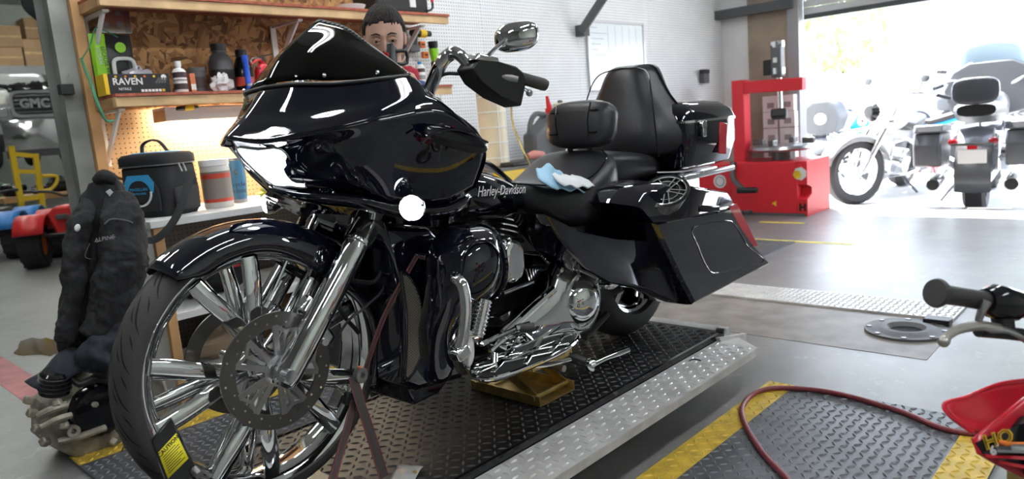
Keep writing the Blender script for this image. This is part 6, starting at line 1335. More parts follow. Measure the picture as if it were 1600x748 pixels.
# ---------------------------------------------------------------- outside: apron, parked motorcycles
mat('asphalt_pale', (.42, .42, .42), .8, noise=.15, nscale=.8)
GZ = -.12
struct(B().add([(XD+.0, -30, -.004), (XD, 30, -.004), (XD+.5, 30, GZ), (XD+.5, -30, GZ), (60, -40, GZ), (60, 40, GZ)], [(0, 3, 2, 1), (3, 4, 5, 2)]).build('floor_outside', 'asphalt_pale', flip=False))
mat('bike_grey', (.10, .105, .115), .3, .2); mat('tire_out', (.03, .03, .032), .7); mat('bike_silver', (.20, .205, .215), .3, .3); mat('bike_white', (.42, .43, .46), .35); mat('bike_dark', (.05, .055, .065), .35); mat('screen', (.35, .45, .55), .15)
def touring(label, loc, rz, body, bag, steer=0.0, sc=1.0, group='parked motorcycles outside'):
    t = thing('parked_motorcycle', label, 'motorcycle', loc, rz, group, sc)
    K = dict(local=True)
    for x, w in ((0, .085), (1.62, .065)):
        tr = B().lathe([(.22, -w*.8), (.28, -w), (.315, -w*.7), (.325, 0), (.315, w*.7), (.28, w), (.22, w*.8)], (x, 0, .325), (0, 1, 0), 32, closed=True).build('tire', 'tire_out', t, **K)
        B().lathe([(.0, -.03), (.05, -.04), (.06, -.01), (.2, -.01), (.225, -w*.8), (.225, w*.8), (.2, .01), (0, .03)], (x, 0, .325), (0, 1, 0), 32).build('rim', 'chrome_soft', t, **K)
    b = B(); rows = []
    for i in range(13):
        a = math.radians(200-170*i/12); rows.append([Vector((.37*math.cos(a), y, .33+r*math.sin(a)/.37*.37)) for y, r in ((-.13, .33), (-.12, .37), (0, .39), (.12, .37), (.13, .33))])
    b.loft(rows, closed=False); b.build('rear_fender', body, t, solid=.01, ang=60, **K)
    b = B(); rows = []
    for i in range(13):
        a = math.radians(215-190*i/12); rows.append([Vector((1.62+.36*math.cos(a), y, .33+r*math.sin(a))) for y, r in ((-.10, .33), (-.09, .36), (0, .37), (.09, .36), (.10, .33))])
    b.loft(rows, closed=False); b.build('front_fender', body, t, solid=.01, ang=60, **K)
    for sg in (-1, 1):
        b = B(); b.loft([[Vector((x*k+.0, sg*y, z)) for x, z in ((-.38, .42), (.20, .38), (.26, .50), (.24, .68), (-.36, .70), (-.42, .6))] for y, k in ((.22, .95), (.26, 1), (.40, 1), (.43, .94))]); b.build('saddlebag', bag, t, bev=.02, **K)
        b = B(); b.loft([[Vector((x*k, sg*y, z)) for x, z in ((-.38, .705), (.24, .685), (.22, .74), (-.34, .77))] for y, k in ((.21, 1), (.41, 1), (.43, .92))]); b.build('bag_lid', body, t, bev=.02, **K)
        b = B(); b.lathe([(.02, -.0), (.05, 0), (.055, .02), (.05, .75), (.03, .8), (0, .8)], (-.45, sg*.27, .28), (1, 0, .02), 20); mf = b.build('muffler', 'chrome_soft', t, **K)
        b = B(); b.lathe([(0, .0), (.044, .0), (.046, .012)], (-.456, sg*.27, .28), (1, 0, 0), 20); b.build('muffler_mouth', 'black', t, **K)
        b = B(); b.ell((-.36, sg*.14, .62), (.03, .035, .03), 14, 8); b.build('tail_lamp', 'red_lens', t, **K)
        b = B(); b.tube([(1.25, sg*.12, 1.02), (1.18, sg*.30, 1.12), (1.02, sg*.40, 1.08)], .015, 10, 4); b.build('handlebar', 'chrome_soft', t, **K)
        b = B(); b.cyl((1.04, sg*.385, 1.083), (.93, sg*.44, 1.06), .02, n=12); b.build('grip', 'black', t, **K)
        b = B(); b.tube([(1.15, sg*.33, 1.12), (1.17, sg*.38, 1.20)], .006, 6); b.ell((1.17, sg*.41, 1.22), (.015, .065, .04), 16, 8); b.build('mirror', 'chrome_soft', t, **K)
        b = B(); b.cyl((1.62, sg*.11, .325), (1.30, sg*.11, 1.0), .026, n=12); b.build('fork_leg', 'chrome_soft', t, **K)
        b = B(); b.tube([(1.12, sg*.15, .75), (1.15, sg*.36, .62), (1.12, sg*.38, .42), (1.0, sg*.15, .28)], .017, 8, 4); b.build('engine_guard', 'chrome_soft', t, **K)
    b = B(); b.ell((1.05, 0, .86), (.34, .17, .14), 20, 12, (0, .12, 0), e=.8); b.build('fuel_tank', body, t, **K)
    b = B(); b.loft([sec_y(x, z, hz, hy, 16, .7, 0) for x, z, hz, hy in ((-.15, .86, .05, .14), (.1, .86, .07, .19), (.4, .80, .07, .2), (.65, .78, .06, .15), (.8, .80, .04, .1))]); b.build('seat', 'black', t, **K)
    b = B(); b.ell((-.22, 0, 1.02), (.04, .17, .11), 20, 10, e=.6); b.build('backrest', 'bike_dark', t, **K)
    b = B(); b.loft([[Vector((x, y*w, z*h2+.02)) for y, z in ((-1, 1.0), (-.8, .78), (0, .72), (.8, .78), (1, 1.0), (.8, 1.18), (.45, 1.26), (-.45, 1.26), (-.8, 1.18))] for x, w, h2 in ((1.22, .40, 1), (1.38, .40, 1), (1.50, .25, .96))]); b.build('fairing', body, t, bev=.02, **K)
    b = B(); b.grid([[(1.40, -.30, 1.22), (1.46, 0, 1.22), (1.40, .30, 1.22)], [(1.33, -.27, 1.36), (1.38, 0, 1.38), (1.33, .27, 1.36)], [(1.28, -.18, 1.43), (1.32, 0, 1.46), (1.28, .18, 1.43)]], 4, 4); b.build('windshield', 'screen', t, solid=.006, **K)
    b = B(); b.box((.85, 0, .45), (.46, .26, .34)); b.cyl((.75, -.2, .40), (.75, .2, .40), .13, n=20); b.build('engine', 'chrome_soft', t, bev=.02, **K)
    b = B(); b.box((.75, 0, .26), (1.1, .18, .08)); b.build('frame', 'bike_dark', t, **K)
    b = B(); b.box((-.405, 0, .50), (.012, .20, .11)); b.build('licence_plate', 'white', t, bev=.004, **K)
    b = B(); b.box((-.40, 0, .60), (.03, .30, .02)); b.build('lamp_bar', 'chrome_soft', t, **K)
    b = B(); b.box((-.395, 0, .575), (.03, .07, .035)); b.build('brake_lamp', 'red_lens', t, bev=.006, **K)
    b = B(); b.lathe([(0, .03), (.06, .025), (.085, 0), (.085, -.08)], (1.52, 0, .98), (1, 0, 0), 24); b.build('headlamp', 'tub_clear', t, **K)
    b = B(); b.cyl((.7, .14, .28), (.62, .34, .0), .012); b.build('side_stand', 'bike_dark', t, **K)
    return t
pB = (8.906, 1.654, -0.120)
hdg = math.atan2(-.33, 1.0)
touring('silver touring motorcycle seen from behind, parked outside the door', (pB[0]-.05, pB[1]+.02, GZ), math.radians(6), 'bike_grey', 'bike_grey', sc=1.22)
q1 = (11.510, 4.178, -0.120); touring('pale touring motorcycle parked far left outside beyond the tyre machine', (q1[0]+1.2, q1[1]+.5, GZ), math.radians(200), 'bike_grey', 'bike_dark')
q2 = (11.407, 1.626, -0.120); touring('dark touring motorcycle at the right edge outside', (q2[0]+1.0, q2[1]-.9, GZ), math.radians(10), 'bike_grey', 'bike_dark')
q3 = (13.531, 2.971, -0.120); touring('white touring motorcycle in the back row outside', (q3[0]+.5, q3[1], GZ), math.radians(-30), 'bike_grey', 'bike_silver')
# cruiser facing the door with the front wheel turned
def cruiser(label, loc, rz):
    t = thing('parked_motorcycle', label, 'motorcycle', loc, rz, 'parked motorcycles outside', 1.16); K = dict(local=True)
    Ms = Matrix.Translation((0, 0, 0)) @ Matrix.Rotation(math.radians(-32), 4, 'Z') @ Matrix.Rotation(math.radians(-7), 4, 'X')
    tr = B().lathe([(.24, -.06), (.30, -.075), (.335, -.05), (.345, 0), (.335, .05), (.30, .075), (.24, .06)], (0, 0, .345), (0, 1, 0), 36, closed=True).xf(Ms).build('front_tire', 'tire_out', t, **K)
    B().lathe([(.235, -.05), (.25, -.06), (.25, .06), (.235, .05)], (0, 0, .345), (0, 1, 0), 36, closed=True).xf(Ms).build('front_rim', 'chrome_soft', t, **K)
    for k in range(10):
        a = 2*PI*k/10; B().cyl((.04*math.cos(a), 0, .345+.04*math.sin(a)), (.24*math.cos(a+.1), 0, .345+.24*math.sin(a+.1)), .008, n=6).xf(Ms).build('spoke', 'chrome_soft', t, **K)
    B().cyl((0, -.08, .345), (0, .08, .345), .04, n=16).xf(Ms).build('hub', 'chrome_soft', t, **K)
    rows = []
    for i in range(13):
        a = math.radians(160-150*i/12); rows.append([Vector((-.375*math.cos(a), y, .345+r*math.sin(a))) for y, r in ((-.095, .31), (-.09, .365), (0, .385), (.09, .365), (.095, .31))])
    B().loft(rows, closed=False).xf(Ms).build('front_fender', 'bike_silver', t, solid=.01, ang=60, **K)
    for sg in (-1, 1):
        B().cyl((0, sg*.11, .345), (.36, sg*.11, 1.0), .032, n=14).xf(Ms).build('fork_leg', 'chrome_soft', t, **K)
        B().tube([(.36, sg*.08, 1.0), (.38, sg*.25, 1.14), (.55, sg*.42, 1.12)], .015, 8, 4).xf(Ms).build('handlebar', 'chrome_soft', t, **K)
        B().cyl((.53, sg*.41, 1.12), (.65, sg*.46, 1.09), .02, n=10).xf(Ms).build('grip', 'black', t, **K)
        b = B(); b.tube([(.42, sg*.3, 1.14), (.40, sg*.36, 1.26)], .006, 6); b.ell((.40, sg*.38, 1.28), (.015, .06, .04), 14, 8); b.xf(Ms).build('mirror', 'bike_dark', t, **K)
        b = B(); b.ell((.22, sg*.2, .86), (.05, .05, .05), 14, 8); b.xf(Ms).build('spot_lamp', 'chrome_soft', t, **K)
        B().tube([(.50, sg*.12, .75), (.46, sg*.40, .62), (.52, sg*.42, .38), (.62, sg*.15, .26)], .018, 8, 4).build('engine_guard', 'chrome_soft', t, **K)
        b = B(); b.loft([[Vector((x, sg*y, z)) for x, z in ((1.25, .40), (1.85, .44), (1.88, .66), (1.27, .66))] for y in (.2, .42)]); b.build('saddlebag', 'bike_silver', t, bev=.05, **K)
        b = B(); b.box((.95, sg*.34, .33), (.3, .12, .02)); b.build('footboard', 'bike_dark', t, **K)
    b = B(); b.lathe([(0, .05), (.07, .04), (.105, .0), (.10, -.05), (.05, -.12), (0, -.13)], (.16, 0, .95), (-1, 0, 0), 28); b.xf(Ms); b.build('headlamp_shell', 'chrome_soft', t, **K)
    b = B(); b.lathe([(0, .056), (.06, .052), (.096, .012), (.1, .0)], (.155, 0, .95), (-1, 0, 0), 28); b.xf(Ms); b.build('headlamp', 'black_gloss', t, **K)
    b = B(); b.ell((.78, 0, .86), (.32, .17, .13), 20, 12, (0, -.1, 0), e=.8); b.build('fuel_tank', 'bike_white', t, **K)
    b = B(); b.loft([sec_y(x, z, hz, hy, 16, .7, 0) for x, z, hz, hy in ((1.0, .80, .04, .1), (1.2, .76, .06, .17), (1.5, .80, .07, .18), (1.75, .82, .05, .13))]); b.build('seat', 'black', t, **K)
    b = B(); b.box((.85, 0, .45), (.5, .28, .36)); b.cyl((.9, -.22, .40), (.9, .22, .40), .14, n=20); b.build('engine', 'chrome_soft', t, bev=.02, **K)
    B().lathe([(.22, -.08), (.30, -.085), (.33, 0), (.30, .085), (.22, .08)], (1.68, 0, .33), (0, 1, 0), 32, closed=True).build('rear_tire', 'tire_out', t, **K)
    b = B(); b.box((1.0, 0, .25), (1.2, .16, .08)); b.build('frame', 'bike_dark', t, **K)
    b = B(); b.loft([[Vector((x, y, z)) for x, z in ((1.35, .6), (2.0, .45), (2.0, .62), (1.7, .74), (1.35, .74))] for y in (-.11, .11)]); b.build('rear_fender', 'bike_white', t, bev=.04, **K)
    b = B(); b.cyl((.95, -.14, .28), (1.0, -.36, .07), .012); b.build('side_stand', 'bike_dark', t, **K)
    t.matrix_basis = t.matrix_basis @ Matrix.Rotation(math.radians(10), 4, 'X'); MW[t] = t.matrix_basis.copy()
    return t
pA = (9.024, 3.040, -0.120)
cruiser('silver cruiser with its front wheel turned, parked facing the door', (pA[0]+.12, pA[1]-.02, GZ), math.radians(0))
# blue sport bike
def sport(label, loc, rz):
    t = thing('sport_bike', label, 'motorcycle', loc, rz, 'parked motorcycles outside'); K = dict(local=True)
    mat('sport_blue', (.02, .25, .75), .25)
    for x in (0, 1.4):
        B().lathe([(.2, -.07), (.28, -.08), (.31, 0), (.28, .08), (.2, .07)], (x, 0, .31), (0, 1, 0), 32, closed=True).build('tire', 'tire_out', t, **K)
        B().lathe([(0, -.02), (.2, -.02), (.21, -.06), (.21, .06), (.2, .02), (0, .02)], (x, 0, .31), (0, 1, 0), 24).build('rim', 'bike_dark', t, **K)
    b = B(); b.ell((.85, 0, .86), (.32, .17, .13), 20, 10, (0, -.15, 0), e=.8); b.build('fuel_tank', 'sport_blue', t, **K)
    b = B(); b.loft([[Vector((x, y, z)) for x, z in ((1.5, .95), (1.62, .78), (1.3, .45), (.7, .35), (.75, .62), (1.2, .8), (1.35, 1.02))] for y in (-.2, .2)]); b.build('fairing', 'sport_blue', t, bev=.06, **K)
    b = B(); b.loft([[Vector((x, y, z)) for x, z in ((1.2, .62), (1.4, .66), (1.0, .48), (.9, .5))] for y in (-.215, .215)]); b.build('white_flash', 'bike_white', t, **K)
    b = B(); b.loft([sec_y(x, z, hz, hy, 14, .7, 0) for x, z, hz, hy in ((-.25, .98, .03, .06), (.1, .90, .06, .13), (.5, .80, .05, .14), (.65, .82, .03, .1))]); b.build('seat', 'black', t, **K)
    b = B(); b.loft([[Vector((x, y, z)) for x, z in ((-.28, .93), (.1, .82), (.5, .68), (.5, .76), (.1, .88), (-.28, .99))] for y in (-.1, .1)]); b.build('tail', 'sport_blue', t, bev=.02, **K)
    b = B(); b.grid([[(1.5, -.14, 1.0), (1.58, 0, 1.0), (1.5, .14, 1.0)], [(1.32, -.1, 1.14), (1.38, 0, 1.16), (1.32, .1, 1.14)]], 4, 3); b.build('screen', 'screen', t, solid=.005, **K)
    for sg in (-1, 1):
        B().tube([(1.25, sg*.12, .98), (1.15, sg*.34, .95)], .016, 8).build('handlebar', 'bike_dark', t, **K); B().cyl((1.4, sg*.1, .31), (1.25, sg*.1, .9), .025, n=12).build('fork_leg', 'bike_dark', t, **K)
    b = B(); b.box((.7, 0, .45), (.45, .3, .3)); b.build('engine', 'bike_dark', t, bev=.02, **K)
    b = B(); b.bar((0, -.12, .31), (.6, -.12, .42), .04, .07); b.build('swingarm', 'bike_dark', t, **K)
    b = B(); b.cyl((.5, .12, .28), (.42, .32, 0), .012); b.build('side_stand', 'bike_dark', t, **K)
q4 = (12.301, 3.041, -0.120); sport('blue sport bike parked behind the silver cruiser', (q4[0]+.3, q4[1]-.55, GZ), math.radians(105))
t = thing('red_ramp', 'low red plastic ramp on the ground behind the cruiser', 'ramp', (12.606, 3.343, -0.120)); q5 = Vector((12.606, 3.343, -0.120)); b = B(); b.loft([[q5+Vector((x, y, z)) for x, z in ((0, 0), (.5, 0), (.5, .12), (.1, .10))] for y in (-.35, .3)]); b.build('body', 'machine_red', t, bev=.01)
# trees and a pale building far outside
mat('leaf', (.45, .55, .25), .7, noise=.4, nscale=3); mat('bark', (.2, .16, .12), .9); mat('far_wall', (.7, .74, .8), .7)
def tree(label, x, y, hgt, r, seed):
    rnd = random.Random(seed); t = thing('tree', label, 'tree', (x, y, GZ))
    B().tube([(x, y, GZ), (x+.1, y, hgt*.35), (x, y+.1, hgt*.7)], [.22, .18, .1], 10, 3).build('trunk', 'bark', t)
    b = B()
    for i in range(900):
        a, c = rnd.uniform(0, 2*PI), rnd.uniform(-1, 1); rr = r*rnd.uniform(.5, 1)**.5; s_ = math.sqrt(1-c*c)
        p = Vector((x+rr*s_*math.cos(a), y+rr*s_*math.sin(a), hgt*.75+rr*c*.9)); q = Euler((rnd.uniform(0, 6), rnd.uniform(0, 6), 0)).to_matrix(); k = rnd.uniform(.18, .34)
        b.add([p+q @ Vector((-k, 0, 0)), p+q @ Vector((0, -k*.45, 0)), p+q @ Vector((k, 0, 0)), p+q @ Vector((0, k*.45, 0))], [(0, 1, 2, 3)])
    stuff(b.build('crown', 'leaf', t, weld=False))
tree('leafy tree beyond the parked motorcycles, left of the blue van', 32, 11, 5.0, 2.0, 1)
tree('leafy tree at the right edge beyond the parked motorcycles', 26, 2.2, 6.5, 2.6, 2)
hs = thing('far_building', 'pale building across the yard', 'building', (48, 12, GZ)); quad_box(46, 52, 4, 24, GZ, 5.5).build('wall', 'far_wall', hs); quad_box(45.7, 52.3, 3.7, 24.3, 5.5, 6.0).build('roof', 'grey', hs)
for y in (6, 10, 14, 18): quad_box(45.95, 46, y, y+1.6, 1.2, 2.8).build('window', 'screen', hs)
def van(label, x, y, col):
    t = thing('van', label, 'van', (x, y, GZ)); b = B(); b.loft([[Vector((x+dx, yy, GZ+z)) for yy, z in ((y-2.2, .35), (y+2.2, .35), (y+2.2, 1.0), (y+1.4, 1.15), (y+.9, 1.9), (y-2.1, 1.95), (y-2.2, 1.2))] for dx in (-.9, .9)]); b.build('body', col, t, bev=.08)
    quad_box(x-.92, x-.905, y-1.8, y+.8, GZ+1.2, GZ+1.75).build('window', 'screen', t)
    for yy in (y-1.4, y+1.4): B().lathe([(0, -.1), (.2, -.1), (.33, -.1), (.35, 0), (.33, .1), (0, .1)], (x-.85, yy, GZ+.35), (1, 0, 0), 24).build('wheel', 'tire_out', t)
van('pale blue van parked across the yard', 24, 7.2, mat('van_blue', (.45, .58, .75), .3))
van('white van parked across the yard on the right', 22, 1.5, 'bike_white')

# ---------------------------------------------------------------- the man
mat('skin', (.52, .31, .23), .5, noise=.12, nscale=14); mat('hair', (.022, .018, .016), .75, bump=.9, bscale=150); mat('lip', (.36, .15, .12), .5); mat('eye_white', (.7, .68, .65), .2); mat('iris', (.04, .022, .015), .15); mat('stubble', (.27, .17, .13), .65); mat('shirt_blue', (.03, .07, .2), .85); mat('jeans', (.03, .04, .07), .85)
MX, MY = 1.985, 2.52
man = thing('person', 'man with short dark curly hair in a dark blue shirt behind the motorcycle', 'person', (MX, MY, 0), 0)
fwd = Vector((-.64, -.77, 0)).normalized(); rt = Vector((fwd.y, -fwd.x, 0))  # facing the camera; rt = his left in view-right terms
rt = Vector((-fwd.y, fwd.x, 0))*-1
fb_ = Vector((-.97, .24, 0)).normalized(); rb2 = Vector((fb_.y, -fb_.x, 0))
def BP(r, f, z): return Vector((MX, MY, 0))+rb2*r+fb_*f+Vector((0, 0, z-.03 if z > 1.0 else z))
def skin_mesh(name, verts, edges, rad, matn, parent, root=0, sub=2):
    me = bpy.data.meshes.new(name); c = verts[0].copy(); me.from_pydata([v-c for v in verts], edges, []); me.materials.append(M[matn])
    o = bpy.data.objects.new(name, me); COL.objects.link(o); place(o, parent, Matrix.Translation(c))
    o.modifiers.new('skin', 'SKIN'); sv = me.skin_vertices[0].data
    for i, r in enumerate(rad): sv[i].radius = r if isinstance(r, tuple) else (r, r)
    sv[root].use_root = True
    d = o.modifiers.new('s', 'SUBSURF'); d.levels = d.render_levels = sub
    for p in me.polygons: p.use_smooth = True
    d = o.modifiers['skin']; d.use_smooth_shade = True
    return o
vb = [BP(0, 0, .93), BP(0, .0, 1.08), BP(0, .01, 1.24), BP(0, .0, 1.38), BP(0, .01, 1.46), BP(0, .035, 1.53),
      BP(-.10, 0, .88), BP(-.11, .03, .50), BP(-.115, 0, .09), BP(-.12, .13, .04),
      BP(.10, 0, .88), BP(.11, .03, .50), BP(.115, 0, .09), BP(.12, .13, .04),
      BP(-.17, 0, 1.40), BP(-.24, .04, 1.16), BP(-.20, .25, 1.06),
      BP(.17, 0, 1.40), BP(.24, .04, 1.16), BP(.20, .25, 1.06)]
eb = [(0, 1), (1, 2), (2, 3), (3, 4), (4, 5), (0, 6), (6, 7), (7, 8), (8, 9), (0, 10), (10, 11), (11, 12), (12, 13), (3, 14), (14, 15), (15, 16), (3, 17), (17, 18), (18, 19)]
rb_ = [(.15, .11), (.15, .11), (.16, .12), (.14, .10), .065, .055, .095, .07, .05, .04, .095, .07, .05, .04, .075, .055, .04, .075, .055, .04]
skin_mesh('body', vb, eb, rb_, 'skin', man)
# shirt and trousers as slightly larger skins
skin_mesh('shirt', [BP(0, 0, .90), BP(0, .0, 1.08), BP(0, .01, 1.24), BP(0, .0, 1.385), BP(0, .01, 1.44), BP(-.17, 0, 1.40), BP(-.235, .03, 1.2), BP(.17, 0, 1.40), BP(.235, .03, 1.2)], [(0, 1), (1, 2), (2, 3), (3, 4), (3, 5), (5, 6), (3, 7), (7, 8)], [(.175, .135), (.175, .13), (.18, .135), (.155, .115), .07, .088, .075, .088, .075], 'shirt_blue', man)
skin_mesh('trousers', [BP(0, 0, .94), BP(-.10, 0, .86), BP(-.11, .03, .50), BP(-.115, 0, .10), BP(.10, 0, .86), BP(.11, .03, .50), BP(.115, 0, .10)], [(0, 1), (1, 2), (2, 3), (0, 4), (4, 5), (5, 6)], [(.165, .125), .11, .085, .07, .11, .085, .07], 'jeans', man)
for sg in (-1, 1):
    b = B(); c = BP(sg*.12, .07, .045); b.ell(c, (.055, .14, .045), 16, 10, (0, 0, math.atan2(fb_.y, fb_.x)-PI/2), e=.7); b.build('shoe', 'black', man)
    # hands: palm, four fingers, thumb curled forward on the bike
    w0 = BP(sg*.20, .25, 1.06); pd = (fb_*.9+Vector((0, 0, -.25))).normalized(); sd = rb2*sg
    vs = [w0, w0+pd*.05, w0+pd*.09]; es = [(0, 1), (1, 2)]; rr = [(.022, .03), (.016, .036), (.014, .036)]
    for k, (off, L_) in enumerate(((-.03, .07), (-.01, .08), (.01, .075), (.03, .058))):
        i0 = len(vs); base_ = w0+pd*.09+sd*off
        vs += [base_, base_+pd*L_*.5+Vector((0, 0, -.006)), base_+pd*L_*.85+Vector((0, 0, -.03))]; es += [(2, i0), (i0, i0+1), (i0+1, i0+2)]; rr += [.0095, .009, .008]
    i0 = len(vs); tb_ = w0+pd*.035-sd*.03; vs += [tb_, tb_+pd*.03-sd*.025, tb_+pd*.06-sd*.03+Vector((0, 0, -.012))]; es += [(1, i0), (i0, i0+1), (i0+1, i0+2)]; rr += [.012, .011, .009]
    skin_mesh('hand', vs, es, rr, 'skin', man, sub=1)
# head: shaped from a sphere in head space (x = right in view, y = face forward, z = up)
HC = Vector((1.934, 2.460, 1.584))
tilt = Matrix.Rotation(math.radians(-14), 3, 'X')
hr = Matrix((rt, fwd, Vector((0, 0, 1)))).transposed()
def HP(x, y, z): return HC+hr @ (tilt @ Vector((x, y, z)))
def g(x, c, w): return math.exp(-((x-c)/w)**2)
b = B(); nu, nv = 64, 48; vs = []; fs = []
for i in range(nv+1):
    ph = -PI/2+PI*i/nv
    for j in range(nu):
        th = 2*PI*j/nu; x, y, z = math.cos(ph)*math.cos(th), math.cos(ph)*math.sin(th), math.sin(ph)
        w = .077*(1-.10*g(z, -.75, .35)-.06*max(0, -z)); d = .098; hh = .125
        X, Y, Z = x*w, y*d, z*hh
        if y > 0:
            f = y
            Y -= .010*f*g(z, -.02, .16)*(g(x, -.42, .22)+g(x, .42, .22))       # eye sockets
            Y += .007*f*g(z, .16, .09)*g(x, 0, .75)                            # brow
            nz = g(x, 0, .13+.10*g(z, -.34, .12))*(1 if -.40 < z < .12 else 0)*max(0, min(1, (.12-z)/.44))
            Y += .028*f*nz*(1 if z > -.34 else max(0, 1-(-.34-z)/.07))         # nose
            Y += .006*f*g(z, -.58, .06)*g(x, 0, .28)+.005*f*g(z, -.68, .05)*g(x, 0, .25)  # lips
            Y += .012*f*g(z, -.92, .14)*g(x, 0, .35)                           # chin
            Y += .006*f*g(z, -.3, .2)*(g(x, -.62, .2)+g(x, .62, .2))           # cheeks
            Y -= .004*f*g(z, -.63, .03)*g(x, 0, .3)
        else:
            Z += .01*(-y)*(1 if z > 0 else .2)
        vs.append(HP(X, Y, Z))
for i in range(nv):
    for j in range(nu): fs.append((i*nu+j, i*nu+(j+1) % nu, (i+1)*nu+(j+1) % nu, (i+1)*nu+j))
b.add(vs, fs)
# neck continues the head
hd_ = b.build('head', 'skin', man, ang=180)
b = B(); b.tube([HP(0, -.02, -.06), HP(0, -.03, -.13), BP(0, .01, 1.44)], [.055, .058, .07], 18, 3); b.build('neck', 'skin', man)
# hair cap
rnd = random.Random(4); b = B(); vs = []; fs = []; nu, nv = 72, 40
for i in range(nv+1):
    ph = -PI/2+PI*i/nv
    for j in range(nu):
        th = 2*PI*j/nu; x, y, z = math.cos(ph)*math.cos(th), math.cos(ph)*math.sin(th), math.sin(ph)
        line = .52-.10*abs(x) if y > .25 else (.52-.10*abs(x)-(.25-y)*1.6 if y > -.2 else -.45)
        line = max(line, -.45)+.03*math.sin(17*x)+.02*math.sin(41*x+3)
        k = 1.0 if z > line else .9
        if z > line: k = 1.06+.085*min(1, (z-line)/.3)+.022*math.sin(23*x+9*z)*math.sin(27*y+11*x)+rnd.uniform(-.02, .02)
        kz = 1+(k-1)*.62; vs.append(HP(x*.077*(k+.035*(k > 1)), y*.098*k-.002, z*.125*kz))
for i in range(nv):
    for j in range(nu): fs.append((i*nu+j, i*nu+(j+1) % nu, (i+1)*nu+(j+1) % nu, (i+1)*nu+j))
b.add(vs, fs); b.build('hair', 'hair', hd_, ang=180)
for sg in (-1, 1):
    e0 = HP(sg*.0325, .083, -.002)
    b = B(); b.ell(e0, (.0115, .0115, .0105), 16, 10); b.build('eye', 'eye_white', hd_)
    b = B(); b.ell(HP(sg*.0325, .0925, -.004), (.0062, .0062, .0062), 10, 8); b.build('iris', 'iris', hd_)
    b = B(); b.tube([HP(sg*.017, .092, .001), HP(sg*.026, .0985, .0045), HP(sg*.038, .0965, .0045), HP(sg*.048, .088, -.001)], [.003, .0055, .0055, .003], 8, 4); b.build('eyelid', 'skin', hd_)
    b = B(); b.tube([HP(sg*.017, .092, -.008), HP(sg*.03, .094, -.0125), HP(sg*.046, .087, -.006)], [.002, .003, .002], 8, 4); b.build('eyelid', 'skin', hd_)
    b = B(); b.tube([HP(sg*.014, .104, .021), HP(sg*.030, .103, .027), HP(sg*.050, .091, .022)], [.003, .005, .0025], 8, 4, flat=.7); b.build('eyebrow', 'hair', hd_)
    b = B(); b.ell(HP(sg*.079, -.005, -.008), (.010, .018, .030), 14, 10, (0, 0, math.atan2(fwd.y, fwd.x)-PI/2)); b.build('ear', 'skin', hd_)
    b = B(); b.ell(HP(sg*.008, .111, -.043), (.004, .004, .003), 8, 6); b.build('nostril', 'iris', hd_)
b = B(); b.tube([HP(-.022, .088, -.076), HP(0, .101, -.073), HP(.022, .088, -.076)], [.002, .0045, .002], 8, 5); b.build('lip', 'lip', hd_)
b = B(); b.tube([HP(-.018, .088, -.082), HP(0, .098, -.083), HP(.018, .088, -.082)], [.002, .005, .002], 8, 5); b.build('lip', 'lip', hd_)

# ---------------------------------------------------------------- on the lift: chock, straps, jack, ratchet
ck = thing('wheel_chock', 'black steel wheel chock with a yellow caution sticker at the front tyre', 'wheel chock', (.55, 1.85, LZ))
cA, cB, cC, cD = Vector((0.540, 1.660, 0.573)), Vector((0.590, 1.660, 0.609)), Vector((0.614, 1.620, 0.481)), Vector((0.549, 1.620, 0.449))
nrm = (cB-cA).cross(cD-cA).normalized()
if nrm.y > 0: nrm = -nrm
b = B(); b.loft([[p+nrm*k for p in (cA, cB, cC, cD)] for k in (0.0, -.03)]); b.build('plate', 'black_gloss', ck, bev=.003)
def bil(s_, t_, k=.001): return (cA*(1-s_)+cB*s_)*(1-t_)+(cD*(1-s_)+cC*s_)*t_+nrm*k
mat('sticker_yellow', (.85, .75, .02), .4)
b = B(); b.add([bil(.08, .25), bil(.9, .25), bil(.9, .72), bil(.08, .72)], [(0, 1, 2, 3)]); b.build('caution_sticker', 'sticker_yellow', ck, solid=.0006)
rr_ = bil(.9, .3)-bil(.1, .3); uu_ = bil(.5, .25)-bil(.5, .7)
text('CAUTION', .0125, bil(.48, .31, .0016), rr_, uu_, 'black', ck, bold=.0003)
for i in range(8):
    p0, p1 = bil(.16, .38+i*.04, .0014), bil(.82 if i % 3 else .7, .38+i*.04, .0014); B().bar(p0, p1, .0016, .0005, up=nrm).build('print_line', 'black', ck)
b = B(); b.box((.86, 1.87, LZ+.0105), (.40, .17, .01)); b.build('cradle', 'black', ck, bev=.006)
b = B(); b.cyl((0.605, 1.620, 0.488), (0.608, 1.600, 0.479), .010, n=12); b.build('bolt', 'steel', ck)
for y0 in (1.70,):
    b = B(); b.prism([(.70, 0), (1.02, 0), (1.02, .045), (.70, .03)], (0, y0, LZ+.012), (1, 0, 0), (0, 0, 1), .03); b.build('side_guide', 'chrome_soft', ck, bev=.003)
